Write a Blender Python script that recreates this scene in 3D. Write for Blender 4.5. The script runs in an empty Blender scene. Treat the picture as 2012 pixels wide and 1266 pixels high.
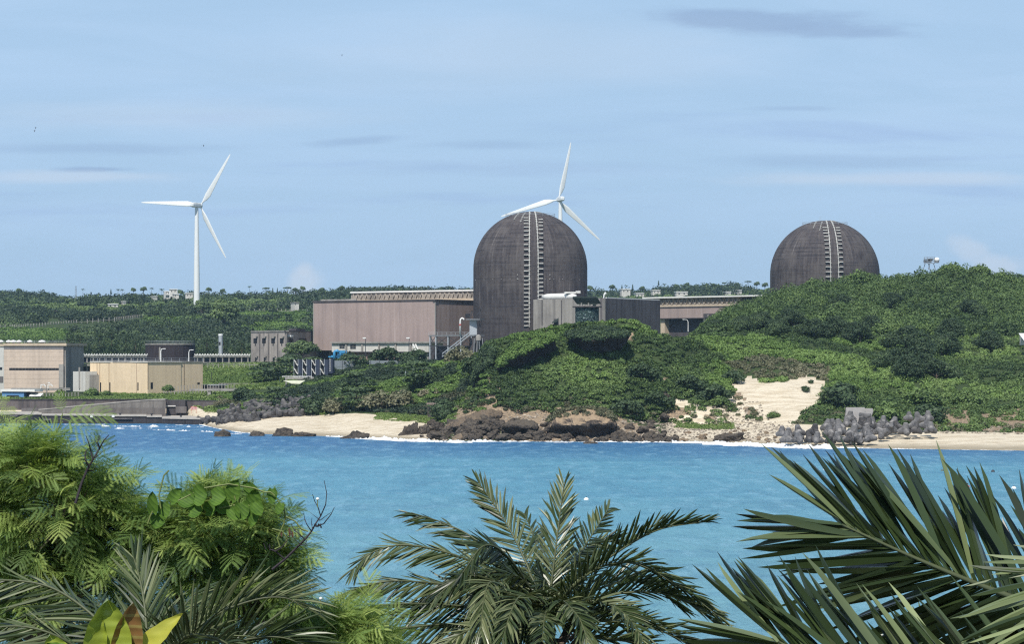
import bpy, math, random
import numpy as np
from mathutils import Vector, Matrix, Euler

# ------------------------------------------------------------------ camera, sky, sun, exposure
F = 4870.0          # focal length in photo pixels (photo is 2012 wide)
HCAM = 22.0         # eye height above the sea
HZ = 690.0          # photo row of the true horizon
scene = bpy.context.scene
C = scene.collection

cam_d = bpy.data.cameras.new("camera")
cam_d.sensor_width = 36.0
cam_d.lens = 36.0 * F / 2012.0
cam_d.shift_y = (HZ - 633.0) / 2012.0
cam_d.clip_start = 0.2
cam_d.clip_end = 9000
cam = bpy.data.objects.new("camera", cam_d)
cam.location = (0, 0, HCAM)
cam.rotation_euler = (math.radians(90), 0, 0)
C.objects.link(cam)
scene.camera = cam

SUN_EL = 50.0
SUN_AZ = 195.0      # clockwise from +Y (the view direction): behind the left shoulder
sx = math.sin(math.radians(SUN_AZ)) * math.cos(math.radians(SUN_EL))
sy = math.cos(math.radians(SUN_AZ)) * math.cos(math.radians(SUN_EL))
sz = math.sin(math.radians(SUN_EL))
SUNV = Vector((sx, sy, sz))
sd = bpy.data.lights.new("sun", 'SUN')
sd.energy = 4.8
sd.angle = math.radians(0.5)
sd.color = (1.0, 0.955, 0.88)
so = bpy.data.objects.new("sun", sd)
so.rotation_euler = SUNV.to_track_quat('Z', 'Y').to_euler()
so.location = (0, 0, 120)
C.objects.link(so)

scene.view_settings.view_transform = 'Standard'
scene.view_settings.look = 'None'
scene.view_settings.exposure = 0.0
scene.view_settings.gamma = 1.0
scene.view_settings.use_curve_mapping = False
scene.cycles.max_bounces = 6
scene.cycles.diffuse_bounces = 2
scene.cycles.glossy_bounces = 2
scene.cycles.transmission_bounces = 2
scene.cycles.volume_bounces = 0
scene.cycles.use_denoising = False
scene.cycles.filter_width = 1.25
scene.cycles.sample_clamp_indirect = 4.0

world = bpy.data.worlds.new("World")
scene.world = world
world.use_nodes = True


class NT:
    """tiny helper to wire shader nodes"""
    def __init__(s, tree):
        s.t = tree
        s.n = tree.nodes
        s.l = tree.links

    def put(s, typ, ins=None, **kw):
        nd = s.n.new(typ)
        for k, v in kw.items():
            setattr(nd, k, v)
        for k, v in (ins or {}).items():
            if isinstance(v, bpy.types.NodeSocket):
                s.l.new(v, nd.inputs[k])
            else:
                nd.inputs[k].default_value = v
        return nd

    def m(s, op, a, b=None, c=None, clamp=False):
        nd = s.n.new('ShaderNodeMath')
        nd.operation = op
        nd.use_clamp = clamp
        for i, v in enumerate((a, b, c)):
            if v is None:
                continue
            if isinstance(v, bpy.types.NodeSocket):
                s.l.new(v, nd.inputs[i])
            else:
                nd.inputs[i].default_value = v
        return nd.outputs[0]

    def vm(s, op, a, b=None):
        nd = s.n.new('ShaderNodeVectorMath')
        nd.operation = op
        for i, v in enumerate((a, b)):
            if v is None:
                continue
            if isinstance(v, bpy.types.NodeSocket):
                s.l.new(v, nd.inputs[i])
            else:
                nd.inputs[i].default_value = v
        return nd.outputs[0]

    def mix(s, fac, a, b, blend='MIX'):
        nd = s.n.new('ShaderNodeMix')
        nd.data_type = 'RGBA'
        nd.blend_type = blend
        for k, v in ((0, fac), (6, a), (7, b)):
            if isinstance(v, bpy.types.NodeSocket):
                s.l.new(v, nd.inputs[k])
            else:
                nd.inputs[k].default_value = (*v, 1) if isinstance(v, tuple) and len(v) == 3 else v
        return nd.outputs[2]

    def ramp(s, fac, lo, hi):
        """smooth 0..1 step between lo and hi"""
        nd = s.n.new('ShaderNodeMapRange')
        nd.interpolation_type = 'SMOOTHSTEP'
        s.l.new(fac, nd.inputs[0])
        nd.inputs[1].default_value = lo
        nd.inputs[2].default_value = hi
        return nd.outputs[0]

    def noise(s, vec, scale, detail=3, rough=0.55, w=None, dist=0.0):
        nd = s.n.new('ShaderNodeTexNoise')
        s.l.new(vec, nd.inputs['Vector'])
        nd.inputs['Scale'].default_value = scale
        nd.inputs['Detail'].default_value = detail
        nd.inputs['Roughness'].default_value = rough
        nd.inputs['Distortion'].default_value = dist
        return nd.outputs['Fac']

    def scl(s, vec, sc, loc=(0, 0, 0)):
        nd = s.n.new('ShaderNodeMapping')
        s.l.new(vec, nd.inputs[0])
        nd.inputs['Location'].default_value = loc
        nd.inputs['Scale'].default_value = sc
        return nd.outputs[0]


def build_world():
    w = NT(world.node_tree)
    w.n.clear()
    sky = w.put('ShaderNodeTexSky', sky_type='NISHITA', sun_disc=False)
    sky.sun_elevation = math.radians(SUN_EL)
    sky.sun_rotation = math.radians(SUN_AZ)
    sky.altitude = 20
    sky.air_density = 1.0
    sky.dust_density = 0.25
    sky.ozone_density = 2.2
    tc = w.put('ShaderNodeTexCoord')
    d = tc.outputs['Generated']
    sep = w.put('ShaderNodeSeparateXYZ', {0: d})
    # az / elevation in photo-pixel-like units (tangent of the angles)
    yy = w.m('MAXIMUM', sep.outputs[1], 0.02)
    u = w.m('DIVIDE', sep.outputs[0], yy)
    v = w.m('DIVIDE', sep.outputs[2], yy)
    uv = w.put('ShaderNodeCombineXYZ', {0: u, 1: v}).outputs[0]
    col = sky.outputs[0]
    # gentle correction: the real sky that day was a paler, more even blue
    low = w.m('SUBTRACT', 1.0, w.ramp(v, 0.12, 0.7))
    col = w.mix(w.m('MULTIPLY', low, 0.92), col, (4.25, 6.2, 8.55))
    # thin veil of high cloud, streaked along the horizon
    st = w.scl(uv, (3.2, 22.0, 1.0), (0.3, 0.1, 0))
    n1 = w.noise(st, 1.6, 6, 0.58, dist=0.6)
    veil = w.m('MULTIPLY', w.ramp(n1, 0.36, 0.70), 0.62)
    col = w.mix(veil, col, (5.0, 6.9, 9.3))
    st2 = w.scl(uv, (5.0, 48.0, 1.0), (2.3, 4.1, 0))
    n2 = w.noise(st2, 1.3, 5, 0.55, dist=0.4)
    lowband = w.m('MULTIPLY', w.ramp(v, 0.045, 0.06), w.m('SUBTRACT', 1.0, w.ramp(v, 0.085, 0.11)))
    dk = w.m('MULTIPLY', w.m('MULTIPLY', w.ramp(n2, 0.5, 0.72), lowband), 0.5)
    col = w.mix(dk, col, (3.5, 5.0, 7.9))

    def blob(px, py, rx, ry, c, amt, nsc, lo, hi, skew=0.0):
        nonlocal col
        u0 = (px - 1006) / F
        v0 = (HZ - py) / F
        du = w.m('DIVIDE', w.m('SUBTRACT', u, u0), rx / F)
        dv = w.m('DIVIDE', w.m('SUBTRACT', w.m('SUBTRACT', v, v0), w.m('MULTIPLY', w.m('SUBTRACT', u, u0), skew)), ry / F)
        r = w.m('SQRT', w.m('ADD', w.m('MULTIPLY', du, du), w.m('MULTIPLY', dv, dv)))
        nn = w.noise(w.scl(uv, nsc, (px * 0.01, py * 0.01, 0)), 1.0, 6, 0.6)
        r = w.m('ADD', r, w.m('MULTIPLY', w.m('SUBTRACT', nn, 0.5), 1.5))
        f = w.m('MULTIPLY', w.m('SUBTRACT', 1.0, w.ramp(r, lo, hi)), amt)
        col = w.mix(f, col, c)
    dark = (3.3, 4.75, 7.0)
    white = (6.7, 7.6, 8.8)
    blob(1500, 42, 250, 26, dark, 0.85, (30, 160, 1), 0.5, 1.25, -0.03)
    blob(1660, 62, 150, 16, dark, 0.65, (30, 160, 1), 0.3, 1.2, -0.05)
    blob(185, 333, 75, 6, dark, 0.8, (40, 200, 1), 0.3, 1.3)
    blob(190, 292, 300, 13, dark, 0.42, (20, 160, 1), 0.2, 1.3)
    blob(700, 276, 130, 10, dark, 0.5, (30, 180, 1), 0.2, 1.3, 0.08)
    blob(960, 285, 140, 10, dark, 0.38, (30, 180, 1), 0.2, 1.3)
    blob(1560, 213, 110, 6, dark, 0.42, (30, 180, 1), 0.2, 1.3)
    blob(1650, 318, 260, 16, dark, 0.36, (20, 160, 1), 0.2, 1.3)
    blob(1000, 330, 330, 18, dark, 0.3, (20, 160, 1), 0.2, 1.3)
    blob(150, 347, 260, 14, white, 0.45, (20, 140, 1), 0.2, 1.3)
    blob(1760, 352, 330, 16, white, 0.45, (20, 140, 1), 0.2, 1.3)
    blob(330, 225, 420, 34, white, 0.26, (14, 90, 1), 0.1, 1.4)
    blob(1000, 110, 520, 80, white, 0.24, (10, 50, 1), 0.1, 1.4)
    blob(597, 556, 46, 42, white, 0.62, (60, 60, 1), 0.35, 0.95)
    blob(600, 530, 20, 20, white, 0.4, (60, 60, 1), 0.3, 1.0)
    blob(1910, 490, 60, 34, white, 0.5, (50, 60, 1), 0.3, 1.0, -0.3)
    blob(1960, 525, 90, 28, white, 0.6, (50, 60, 1), 0.3, 1.0)
    bg = w.put('ShaderNodeBackground', {'Color': col, 'Strength': SKY_STR})
    w.put('ShaderNodeOutputWorld', {'Surface': bg.outputs[0]})


SKY_STR = 0.10
build_world()

# ------------------------------------------------------------------ helpers
rng = np.random.default_rng(7)
random.seed(7)


def P(px, py, Y):
    return np.array(((px - 1006) * Y / F, Y, HCAM + (HZ - py) * Y / F))


def PXZ(px, Y, z):
    return np.array(((px - 1006) * Y / F, Y, z))


def ZP(py, Y):
    return HCAM + (HZ - py) * Y / F


def tag(o, label=None, cat=None, group=None, kind=None):
    if label: o['label'] = label
    if cat: o['category'] = cat
    if group: o['group'] = group
    if kind: o['kind'] = kind
    return o


def chain_offset(p):
    off = np.zeros(3)
    while p is not None:
        off += np.array(p.location)
        p = p.parent
    return off


def thing(name, label, cat, loc=(0, 0, 0), group=None):
    o = bpy.data.objects.new(name, None)
    o.empty_display_size = 0.5
    o.location = tuple(float(v) for v in loc)
    C.objects.link(o)
    return tag(o, label, cat, group)


def mesh_np(name, V, quads=None, tris=None, mat=None, tint=None, smooth=False, mats=None, midx=None):
    V = np.asarray(V, dtype=np.float32)
    me = bpy.data.meshes.new(name)
    q = np.asarray(quads if quads is not None and len(quads) else np.zeros((0, 4)), dtype=np.int32).reshape(-1, 4)
    t = np.asarray(tris if tris is not None and len(tris) else np.zeros((0, 3)), dtype=np.int32).reshape(-1, 3)
    me.vertices.add(len(V))
    me.vertices.foreach_set('co', V.ravel())
    nl = q.size + t.size
    me.loops.add(nl)
    me.loops.foreach_set('vertex_index', np.concatenate([q.ravel(), t.ravel()]).astype(np.int32))
    npoly = len(q) + len(t)
    me.polygons.add(npoly)
    ls = np.concatenate([np.arange(len(q)) * 4, len(q) * 4 + np.arange(len(t)) * 3]).astype(np.int32)
    me.polygons.foreach_set('loop_start', ls)
    me.polygons.foreach_set('use_smooth', np.full(npoly, bool(smooth)))
    if midx is not None:
        me.polygons.foreach_set('material_index', np.asarray(midx, dtype=np.int32))
    if tint is not None:
        a = me.attributes.new('tint', 'FLOAT', 'POINT')
        a.data.foreach_set('value', np.asarray(tint, dtype=np.float32))
    for m_ in (mats or ([mat] if mat else [])):
        me.materials.append(m_)
    me.update(calc_edges=True)
    return me


def link(name, me, parent=None, loc=None):
    o = bpy.data.objects.new(name, me)
    C.objects.link(o)
    if parent is not None:
        o.parent = parent
    if loc is not None:
        o.location = tuple(float(v) for v in loc)
    return o


class MB:
    """collects shapes in world coordinates, builds ONE mesh object"""
    def __init__(s):
        s.v = []; s.q = []; s.t = []; s.n = 0

    def add(s, V, q=None, t=None):
        V = np.asarray(V, dtype=float).reshape(-1, 3)
        if q is not None and len(q): s.q.append(np.asarray(q, int).reshape(-1, 4) + s.n)
        if t is not None and len(t): s.t.append(np.asarray(t, int).reshape(-1, 3) + s.n)
        s.v.append(V); s.n += len(V)
        return s

    def box(s, c, d, rz=0.0):
        hx, hy, hz = d[0] / 2, d[1] / 2, d[2] / 2
        V = np.array([(x, y, z) for z in (-hz, hz) for y in (-hy, hy) for x in (-hx, hx)])
        if rz:
            ca, sa = math.cos(rz), math.sin(rz)
            V = np.stack([V[:, 0] * ca - V[:, 1] * sa, V[:, 0] * sa + V[:, 1] * ca, V[:, 2]], 1)
        s.add(V + np.asarray(c), [(0, 2, 3, 1), (4, 5, 7, 6), (0, 1, 5, 4), (2, 6, 7, 3), (0, 4, 6, 2), (1, 3, 7, 5)])
        return s

    def prism(s, plan, z0, z1, top=True, bot=True):
        """plan: list of (x, y) counter-clockwise; z0/z1 number or list"""
        n = len(plan)
        z0 = [z0] * n if np.isscalar(z0) else z0
        z1 = [z1] * n if np.isscalar(z1) else z1
        V = [(p[0], p[1], z0[i]) for i, p in enumerate(plan)] + [(p[0], p[1], z1[i]) for i, p in enumerate(plan)]
        q = [(i, (i + 1) % n, n + (i + 1) % n, n + i) for i in range(n)]
        t = []
        if n == 4:
            if top: q.append((n, n + 1, n + 2, n + 3))
            if bot: q.append((3, 2, 1, 0))
        else:
            for i in range(1, n - 1):
                if top: t.append((n, n + i, n + i + 1))
                if bot: t.append((0, i + 1, i))
        s.add(V, q, t)
        return s

    def bar(s, a, b, w, h=None):
        """square bar from a to b"""
        a = np.asarray(a, float); b = np.asarray(b, float)
        h = w if h is None else h
        d = b - a; L = np.linalg.norm(d)
        if L < 1e-6: return s
        d /= L
        up = np.array((0, 0, 1.0)) if abs(d[2]) < 0.95 else np.array((0, 1.0, 0))
        x = np.cross(d, up); x /= np.linalg.norm(x)
        y = np.cross(x, d)
        V = []
        for e in (a, b):
            for (i, j) in ((-1, -1), (1, -1), (1, 1), (-1, 1)):
                V.append(e + x * i * w / 2 + y * j * h / 2)
        s.add(V, [(0, 1, 5, 4), (1, 2, 6, 5), (2, 3, 7, 6), (3, 0, 4, 7), (3, 2, 1, 0), (4, 5, 6, 7)])
        return s

    def tube(s, pts, rad, n=8, cap=True):
        pts = np.asarray(pts, float)
        rad = np.full(len(pts), rad) if np.isscalar(rad) else np.asarray(rad, float)
        T = np.gradient(pts, axis=0)
        T /= np.maximum(np.linalg.norm(T, axis=1), 1e-9)[:, None]
        ref = np.array((0, 0, 1.0)) if abs(T[0][2]) < 0.9 else np.array((1.0, 0, 0))
        V = []
        x = None
        for p, t_, r in zip(pts, T, rad):
            x = np.cross(t_, ref) if x is None else x - t_ * np.dot(x, t_)
            x /= max(np.linalg.norm(x), 1e-9)
            y = np.cross(t_, x)
            for k in range(n):
                a = 2 * math.pi * k / n
                V.append(p + r * (math.cos(a) * x + math.sin(a) * y))
        q = [(i * n + k, i * n + (k + 1) % n, (i + 1) * n + (k + 1) % n, (i + 1) * n + k) for i in range(len(pts) - 1) for k in range(n)]
        t = []
        if cap:
            for k in range(1, n - 1):
                t.append((0, k + 1, k)); b = (len(pts) - 1) * n; t.append((b, b + k, b + k + 1))
        s.add(V, q, t)
        return s

    def lathe(s, prof, c=(0, 0, 0), n=32, a0=0, a1=2 * math.pi):
        full = abs(a1 - a0 - 2 * math.pi) < 1e-6
        m_ = n if full else n + 1
        V = [(c[0] + r * math.cos(a0 + (a1 - a0) * k / n), c[1] + r * math.sin(a0 + (a1 - a0) * k / n), c[2] + z) for r, z in prof for k in range(m_)]
        q = [(i * m_ + k, i * m_ + (k + 1) % m_, (i + 1) * m_ + (k + 1) % m_, (i + 1) * m_ + k) for i in range(len(prof) - 1) for k in range(n)]
        s.add(V, q)
        return s

    def build(s, name, mat, parent=None, loc=None, smooth=False, tint=None):
        V = np.concatenate(s.v) if s.v else np.zeros((0, 3))
        off = chain_offset(parent) if parent is not None else np.asarray(loc if loc is not None else (0, 0, 0), float)
        me = mesh_np(name, V - off, np.concatenate(s.q) if s.q else None, np.concatenate(s.t) if s.t else None, mat, tint, smooth)
        return link(name, me, parent, None if parent is not None else off)


def copy_tree(o, parent=None):
    c = o.copy()
    C.objects.link(c)
    c.parent = parent
    for ch in list(o.children):
        copy_tree(ch, c)
    return c


def vnoise(p, seed=0):
    """value noise in 3D, p (N,3) -> 0..1"""
    p = np.asarray(p, float)
    i = np.floor(p).astype(np.int64); f = p - i
    f = f * f * (3 - 2 * f)
    out = np.zeros(len(p))
    for dx in (0, 1):
        for dy in (0, 1):
            for dz in (0, 1):
                h = (i[:, 0] + dx) * 374761393 + (i[:, 1] + dy) * 668265263 + (i[:, 2] + dz) * 2147483647 + seed * 974711
                h = (h ^ (h >> 13)) * 1274126177
                h = h ^ (h >> 16)
                r = (h & 0xFFFFF) / 1048575.0
                out += r * (f[:, 0] if dx else 1 - f[:, 0]) * (f[:, 1] if dy else 1 - f[:, 1]) * (f[:, 2] if dz else 1 - f[:, 2])
    return out


def fbm(p, seed=0, oct=4):
    p = np.asarray(p, float)
    a, s_, out = 0.5, 1.0, np.zeros(len(p))
    for k in range(oct):
        out += a * vnoise(p * s_ + k * 17.3, seed + k)
        a *= 0.5; s_ *= 2.03
    return out / (1 - 0.5 ** oct)


def in_poly(x, y, poly):
    x = np.asarray(x, float); y = np.asarray(y, float)
    c = np.zeros(x.shape, bool)
    n = len(poly)
    j = n - 1
    for i in range(n):
        xi, yi = poly[i]; xj, yj = poly[j]
        cond = ((yi > y) != (yj > y)) & (x < (xj - xi) * (y - yi) / (yj - yi + 1e-12) + xi)
        c ^= cond
        j = i
    return c


# ------------------------------------------------------------------ materials
def new_mat(name):
    m_ = bpy.data.materials.new(name)
    m_.use_nodes = True
    t = NT(m_.node_tree)
    t.n.clear()
    return m_, t


def finish(t, shader, disp=None):
    t.put('ShaderNodeOutputMaterial', {'Surface': shader})


def pbsdf(t, col, rough=0.7, spec=0.4, normal=None, **kw):
    ins = {'Base Color': (*col, 1) if isinstance(col, tuple) else col, 'Roughness': rough, 'Specular IOR Level': spec}
    ins.update(kw)
    if normal is not None: ins['Normal'] = normal
    return t.put('ShaderNodeBsdfPrincipled', ins).outputs[0]


def pos(t):
    return t.put('ShaderNodeNewGeometry').outputs['Position']


def objco(t):
    return t.put('ShaderNodeTexCoord').outputs['Object']


def bump(t, h, strength=0.3, dist=0.1):
    return t.put('ShaderNodeBump', {'Height': h, 'Strength': strength, 'Distance': dist}).outputs[0]


def mat_wall(name, base, stain, streak=0.5, vscale=0.5, bands=0.0, rough=0.85, blot=0.3, ribs=0.0, seed=0.0, light=None):
    """weathered wall: vertical run-off streaks, blotches, optional pour bands or vertical ribs"""
    m_, t = new_mat(name)
    p = t.scl(pos(t), (1, 1, 1), (seed, seed * 2, 0))
    n1 = t.noise(t.scl(p, (vscale, vscale, vscale * 0.06)), 1.0, 5, 0.6)
    n2 = t.noise(p, 0.12, 5, 0.62)
    n3 = t.noise(p, 1.4, 4, 0.6)
    f = t.m('MULTIPLY', t.ramp(n1, 0.42, 0.72), streak)
    f2 = t.m('MULTIPLY', t.ramp(n2, 0.45, 0.75), blot)
    col = t.mix(f, base, stain)
    col = t.mix(f2, col, stain)
    if light is not None:
        n4 = t.noise(t.scl(p, (vscale * 1.7, vscale * 1.7, vscale * 0.05), (9, 3, 1)), 1.0, 4, 0.6)
        col = t.mix(t.m('MULTIPLY', t.ramp(n4, 0.56, 0.74), 0.6), col, light)
    col = t.mix(t.m('MULTIPLY', t.ramp(n3, 0.3, 0.8), 0.18), col, tuple(c * 0.6 for c in stain))
    sep = t.put('ShaderNodeSeparateXYZ', {0: p})
    if bands:
        z = t.m('FRACT', t.m('MULTIPLY', sep.outputs[2], bands))
        line = t.m('LESS_THAN', z, 0.09)
        col = t.mix(t.m('MULTIPLY', line, 0.35), col, tuple(c * 0.45 for c in stain))
    h = n3
    if ribs:
        w_ = t.put('ShaderNodeTexWave', {'Vector': p, 'Scale': ribs, 'Distortion': 0.0}, wave_type='BANDS', bands_direction='X')
        col = t.mix(t.m('MULTIPLY', w_.outputs['Fac'], 0.16), col, tuple(c * 0.6 for c in base))
    finish(t, pbsdf(t, col, rough, 0.25, bump(t, h, 0.35, 0.08)))
    return m_


def mat_plain(name, base, rough=0.6, metal=0.0, var=0.15, scale=1.5, spec=0.4):
    m_, t = new_mat(name)
    n = t.noise(objco(t), scale, 4, 0.6)
    col = t.mix(t.m('MULTIPLY', t.ramp(n, 0.35, 0.75), var * 2), base, tuple(c * 0.55 for c in base))
    finish(t, pbsdf(t, col, rough, spec, Metallic=metal))
    return m_


def mat_leaf(name, c0, c1, c2, trans=0.25, rough=0.6, spec=0.3, sat=None):
    """foliage: colour along the 'tint' attribute, some light passes through"""
    m_, t = new_mat(name)
    a = t.put('ShaderNodeAttribute', attribute_name='tint').outputs['Fac']
    cr = t.put('ShaderNodeValToRGB', {0: a})
    e = cr.color_ramp.elements
    e[0].position = 0.0; e[0].color = (*c0, 1)
    e[1].position = 1.0; e[1].color = (*c2, 1)
    k = e.new(0.5); k.color = (*c1, 1)
    col = cr.outputs[0]
    b = pbsdf(t, col, rough, spec)
    tr = t.put('ShaderNodeBsdfTranslucent', {'Color': t.mix(0.5, col, t.mix(1.0, col, (1.3, 1.35, 0.5), 'MULTIPLY'))}).outputs[0]
    ms = t.put('ShaderNodeMixShader', {0: trans, 1: b, 2: tr}).outputs[0]
    finish(t, ms)
    return m_


def mat_rock(name, c0, c1, c2, scale=0.8, top=None, topamt=0.5):
    m_, t = new_mat(name)
    p = pos(t)
    n1 = t.noise(p, scale, 8, 0.68)
    n2 = t.noise(p, scale * 6, 5, 0.7)
    col = t.mix(t.ramp(n1, 0.35, 0.6), c0, c1)
    col = t.mix(t.m('MULTIPLY', t.ramp(n2, 0.48, 0.72), 0.6), col, c2)
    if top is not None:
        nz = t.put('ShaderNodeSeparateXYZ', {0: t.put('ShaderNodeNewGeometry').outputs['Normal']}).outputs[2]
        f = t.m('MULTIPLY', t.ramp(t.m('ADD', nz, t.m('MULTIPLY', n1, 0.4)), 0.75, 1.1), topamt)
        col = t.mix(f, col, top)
    hh = t.m('ADD', n1, t.m('MULTIPLY', n2, 0.5))
    finish(t, pbsdf(t, col, 0.9, 0.2, bump(t, hh, 0.9, 0.5)))
    return m_


M = {}
M['pink_wall'] = mat_wall('pink_cladding', (0.37, 0.29, 0.262), (0.22, 0.175, 0.168), 0.5, 0.45, 0.0, light=(0.55, 0.47, 0.45), ribs=1.1)
M['beige_wall'] = mat_wall('beige_concrete', (0.55, 0.45, 0.33), (0.24, 0.20, 0.16), 0.30, 0.5, 0.0, blot=0.15)
M['tan_panel'] = mat_wall('tan_panel', (0.76, 0.60, 0.40), (0.42, 0.33, 0.24), 0.2, 0.6, 0.0, blot=0.08)
M['grey_conc'] = mat_wall('grey_concrete', (0.17, 0.155, 0.15), (0.06, 0.058, 0.062), 0.8, 0.5, 0.0, blot=0.5, light=(0.25, 0.235, 0.225))
M['dark_conc'] = mat_wall('dark_concrete', (0.09, 0.082, 0.085), (0.035, 0.033, 0.037), 0.8, 0.45, 0.0, blot=0.5)
M['pale_conc'] = mat_wall('pale_concrete', (0.36, 0.34, 0.31), (0.13, 0.125, 0.12), 0.6, 0.6, 0.0, blot=0.5)
M['mottled'] = mat_wall('mottled_concrete', (0.42, 0.37, 0.31), (0.10, 0.095, 0.09), 0.75, 1.6, 0.0, blot=0.6)
M['camo_base'] = None
M['white_paint'] = mat_plain('white_paint', (0.74, 0.76, 0.75), 0.35, 0, 0.05, 0.3)
M['white_roof'] = mat_plain('white_roof', (0.75, 0.74, 0.70), 0.6, 0, 0.12, 0.4)
M['off_white'] = mat_wall('off_white_wall', (0.62, 0.60, 0.55), (0.3, 0.28, 0.25), 0.4, 0.6, 0.0)
M['steel'] = mat_plain('grey_steel', (0.24, 0.25, 0.26), 0.5, 0.3, 0.25, 0.8)
M['light_steel'] = mat_plain('light_steel', (0.44, 0.47, 0.50), 0.45, 0.2, 0.15, 0.6)
M['dark_void'] = mat_plain('dark_opening', (0.015, 0.015, 0.018), 0.6, 0, 0.1)
M['glass'] = mat_plain('dark_glass', (0.03, 0.035, 0.04), 0.15, 0, 0.1)
M['navy'] = mat_plain('navy_panel', (0.035, 0.045, 0.075), 0.55, 0, 0.3, 0.5)
M['blue'] = mat_plain('blue_machine_paint', (0.06, 0.28, 0.52), 0.4, 0, 0.15)
M['shed_blue'] = mat_plain('blue_shed_wall', (0.12, 0.27, 0.50), 0.6, 0, 0.15)
M['red'] = mat_plain('red_paint', (0.45, 0.08, 0.07), 0.6, 0, 0.2)
M['white'] = mat_plain('white_plain', (0.8, 0.8, 0.78), 0.5, 0, 0.05)
M['foam'] = mat_plain('sea_foam', (0.85, 0.87, 0.87), 0.8, 0, 0.05)
M['trunk'] = mat_plain('bark', (0.13, 0.10, 0.075), 0.9, 0, 0.4, 3)
M['twig'] = mat_plain('dark_twig', (0.035, 0.028, 0.035), 0.8, 0, 0.3, 6)
M['stem'] = mat_plain('green_stem', (0.16, 0.20, 0.06), 0.6, 0, 0.3, 4)
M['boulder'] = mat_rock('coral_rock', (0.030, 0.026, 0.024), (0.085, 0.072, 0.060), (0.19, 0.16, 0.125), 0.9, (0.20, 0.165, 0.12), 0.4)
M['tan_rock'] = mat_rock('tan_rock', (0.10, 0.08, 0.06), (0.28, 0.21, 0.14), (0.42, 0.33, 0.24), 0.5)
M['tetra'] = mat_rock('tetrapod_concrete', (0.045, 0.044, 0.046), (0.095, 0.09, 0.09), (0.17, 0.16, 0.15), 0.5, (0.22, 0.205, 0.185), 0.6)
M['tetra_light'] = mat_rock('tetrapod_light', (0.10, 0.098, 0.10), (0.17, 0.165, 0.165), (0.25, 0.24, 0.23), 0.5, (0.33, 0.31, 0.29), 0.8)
M['far_leaf'] = mat_leaf('far_foliage', (0.040, 0.062, 0.034), (0.10, 0.148, 0.058), (0.19, 0.265, 0.088), 0.15)
M['dark_leaf'] = mat_leaf('dark_foliage', (0.030, 0.050, 0.029), (0.064, 0.102, 0.046), (0.125, 0.18, 0.075), 0.15)
M['scrub_leaf'] = mat_leaf('scrub_foliage', (0.038, 0.066, 0.026), (0.105, 0.165, 0.05), (0.21, 0.295, 0.095), 0.18)
M['bright_leaf'] = mat_leaf('bright_creeper', (0.065, 0.115, 0.03), (0.14, 0.225, 0.055), (0.23, 0.33, 0.10), 0.2)
M['grass_leaf'] = mat_leaf('grass_blades', (0.10, 0.16, 0.04), (0.17, 0.25, 0.065), (0.26, 0.32, 0.12), 0.25)
M['dry_leaf'] = mat_leaf('dry_scrub', (0.075, 0.08, 0.045), (0.15, 0.155, 0.085), (0.27, 0.25, 0.16), 0.15)
M['leuc_leaf'] = mat_leaf('feathery_leaf', (0.05, 0.10, 0.045), (0.21, 0.32, 0.09), (0.47, 0.57, 0.17), 0.40, 0.5)
M['vine_leaf'] = mat_leaf('vine_leaf', (0.08, 0.16, 0.02), (0.15, 0.27, 0.03), (0.25, 0.38, 0.06), 0.35, 0.35, 0.5)
M['palm_leaf'] = mat_leaf('palm_leaflet', (0.016, 0.028, 0.009), (0.050, 0.076, 0.026), (0.24, 0.26, 0.135), 0.12, 0.36, 0.5)
M['palm_near'] = mat_leaf('near_palm_leaflet', (0.009, 0.017, 0.006), (0.042, 0.066, 0.022), (0.25, 0.30, 0.14), 0.10, 0.34, 0.5)
M['rachis'] = mat_plain('palm_rachis', (0.085, 0.10, 0.045), 0.5, 0, 0.3, 3)
M['shade_toned_rock'] = mat_rock('shade_painted_rock', (0.022, 0.020, 0.020), (0.05, 0.045, 0.042), (0.11, 0.095, 0.08), 0.6)  # rock colour darkened to deepen the shade in the hollows

# ------------------------------------------------------------------ terrain
def row(*pts):
    a = np.array(pts, float)
    return a[:, 0], a[:, 1], a[:, 2]


def rp(*pts):
    """row given as (px, Y, py)"""
    a = np.array(pts, float)
    return a[:, 0], a[:, 1], HCAM + (HZ - a[:, 2]) * a[:, 1] / F


WL = np.array([(-500, 776), (0, 776), (370, 772), (400, 735), (430, 702), (470, 672), (520, 655), (600, 645), (700, 630), (790, 612),
               (900, 603), (1000, 602), (1100, 601), (1200, 600), (1300, 597), (1400, 590), (1500, 582), (1560, 574), (1600, 567),
               (1700, 560), (1850, 553), (2012, 546), (2500, 530)], float)


def wl(px):
    return np.interp(px, WL[:, 0], WL[:, 1])


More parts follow.
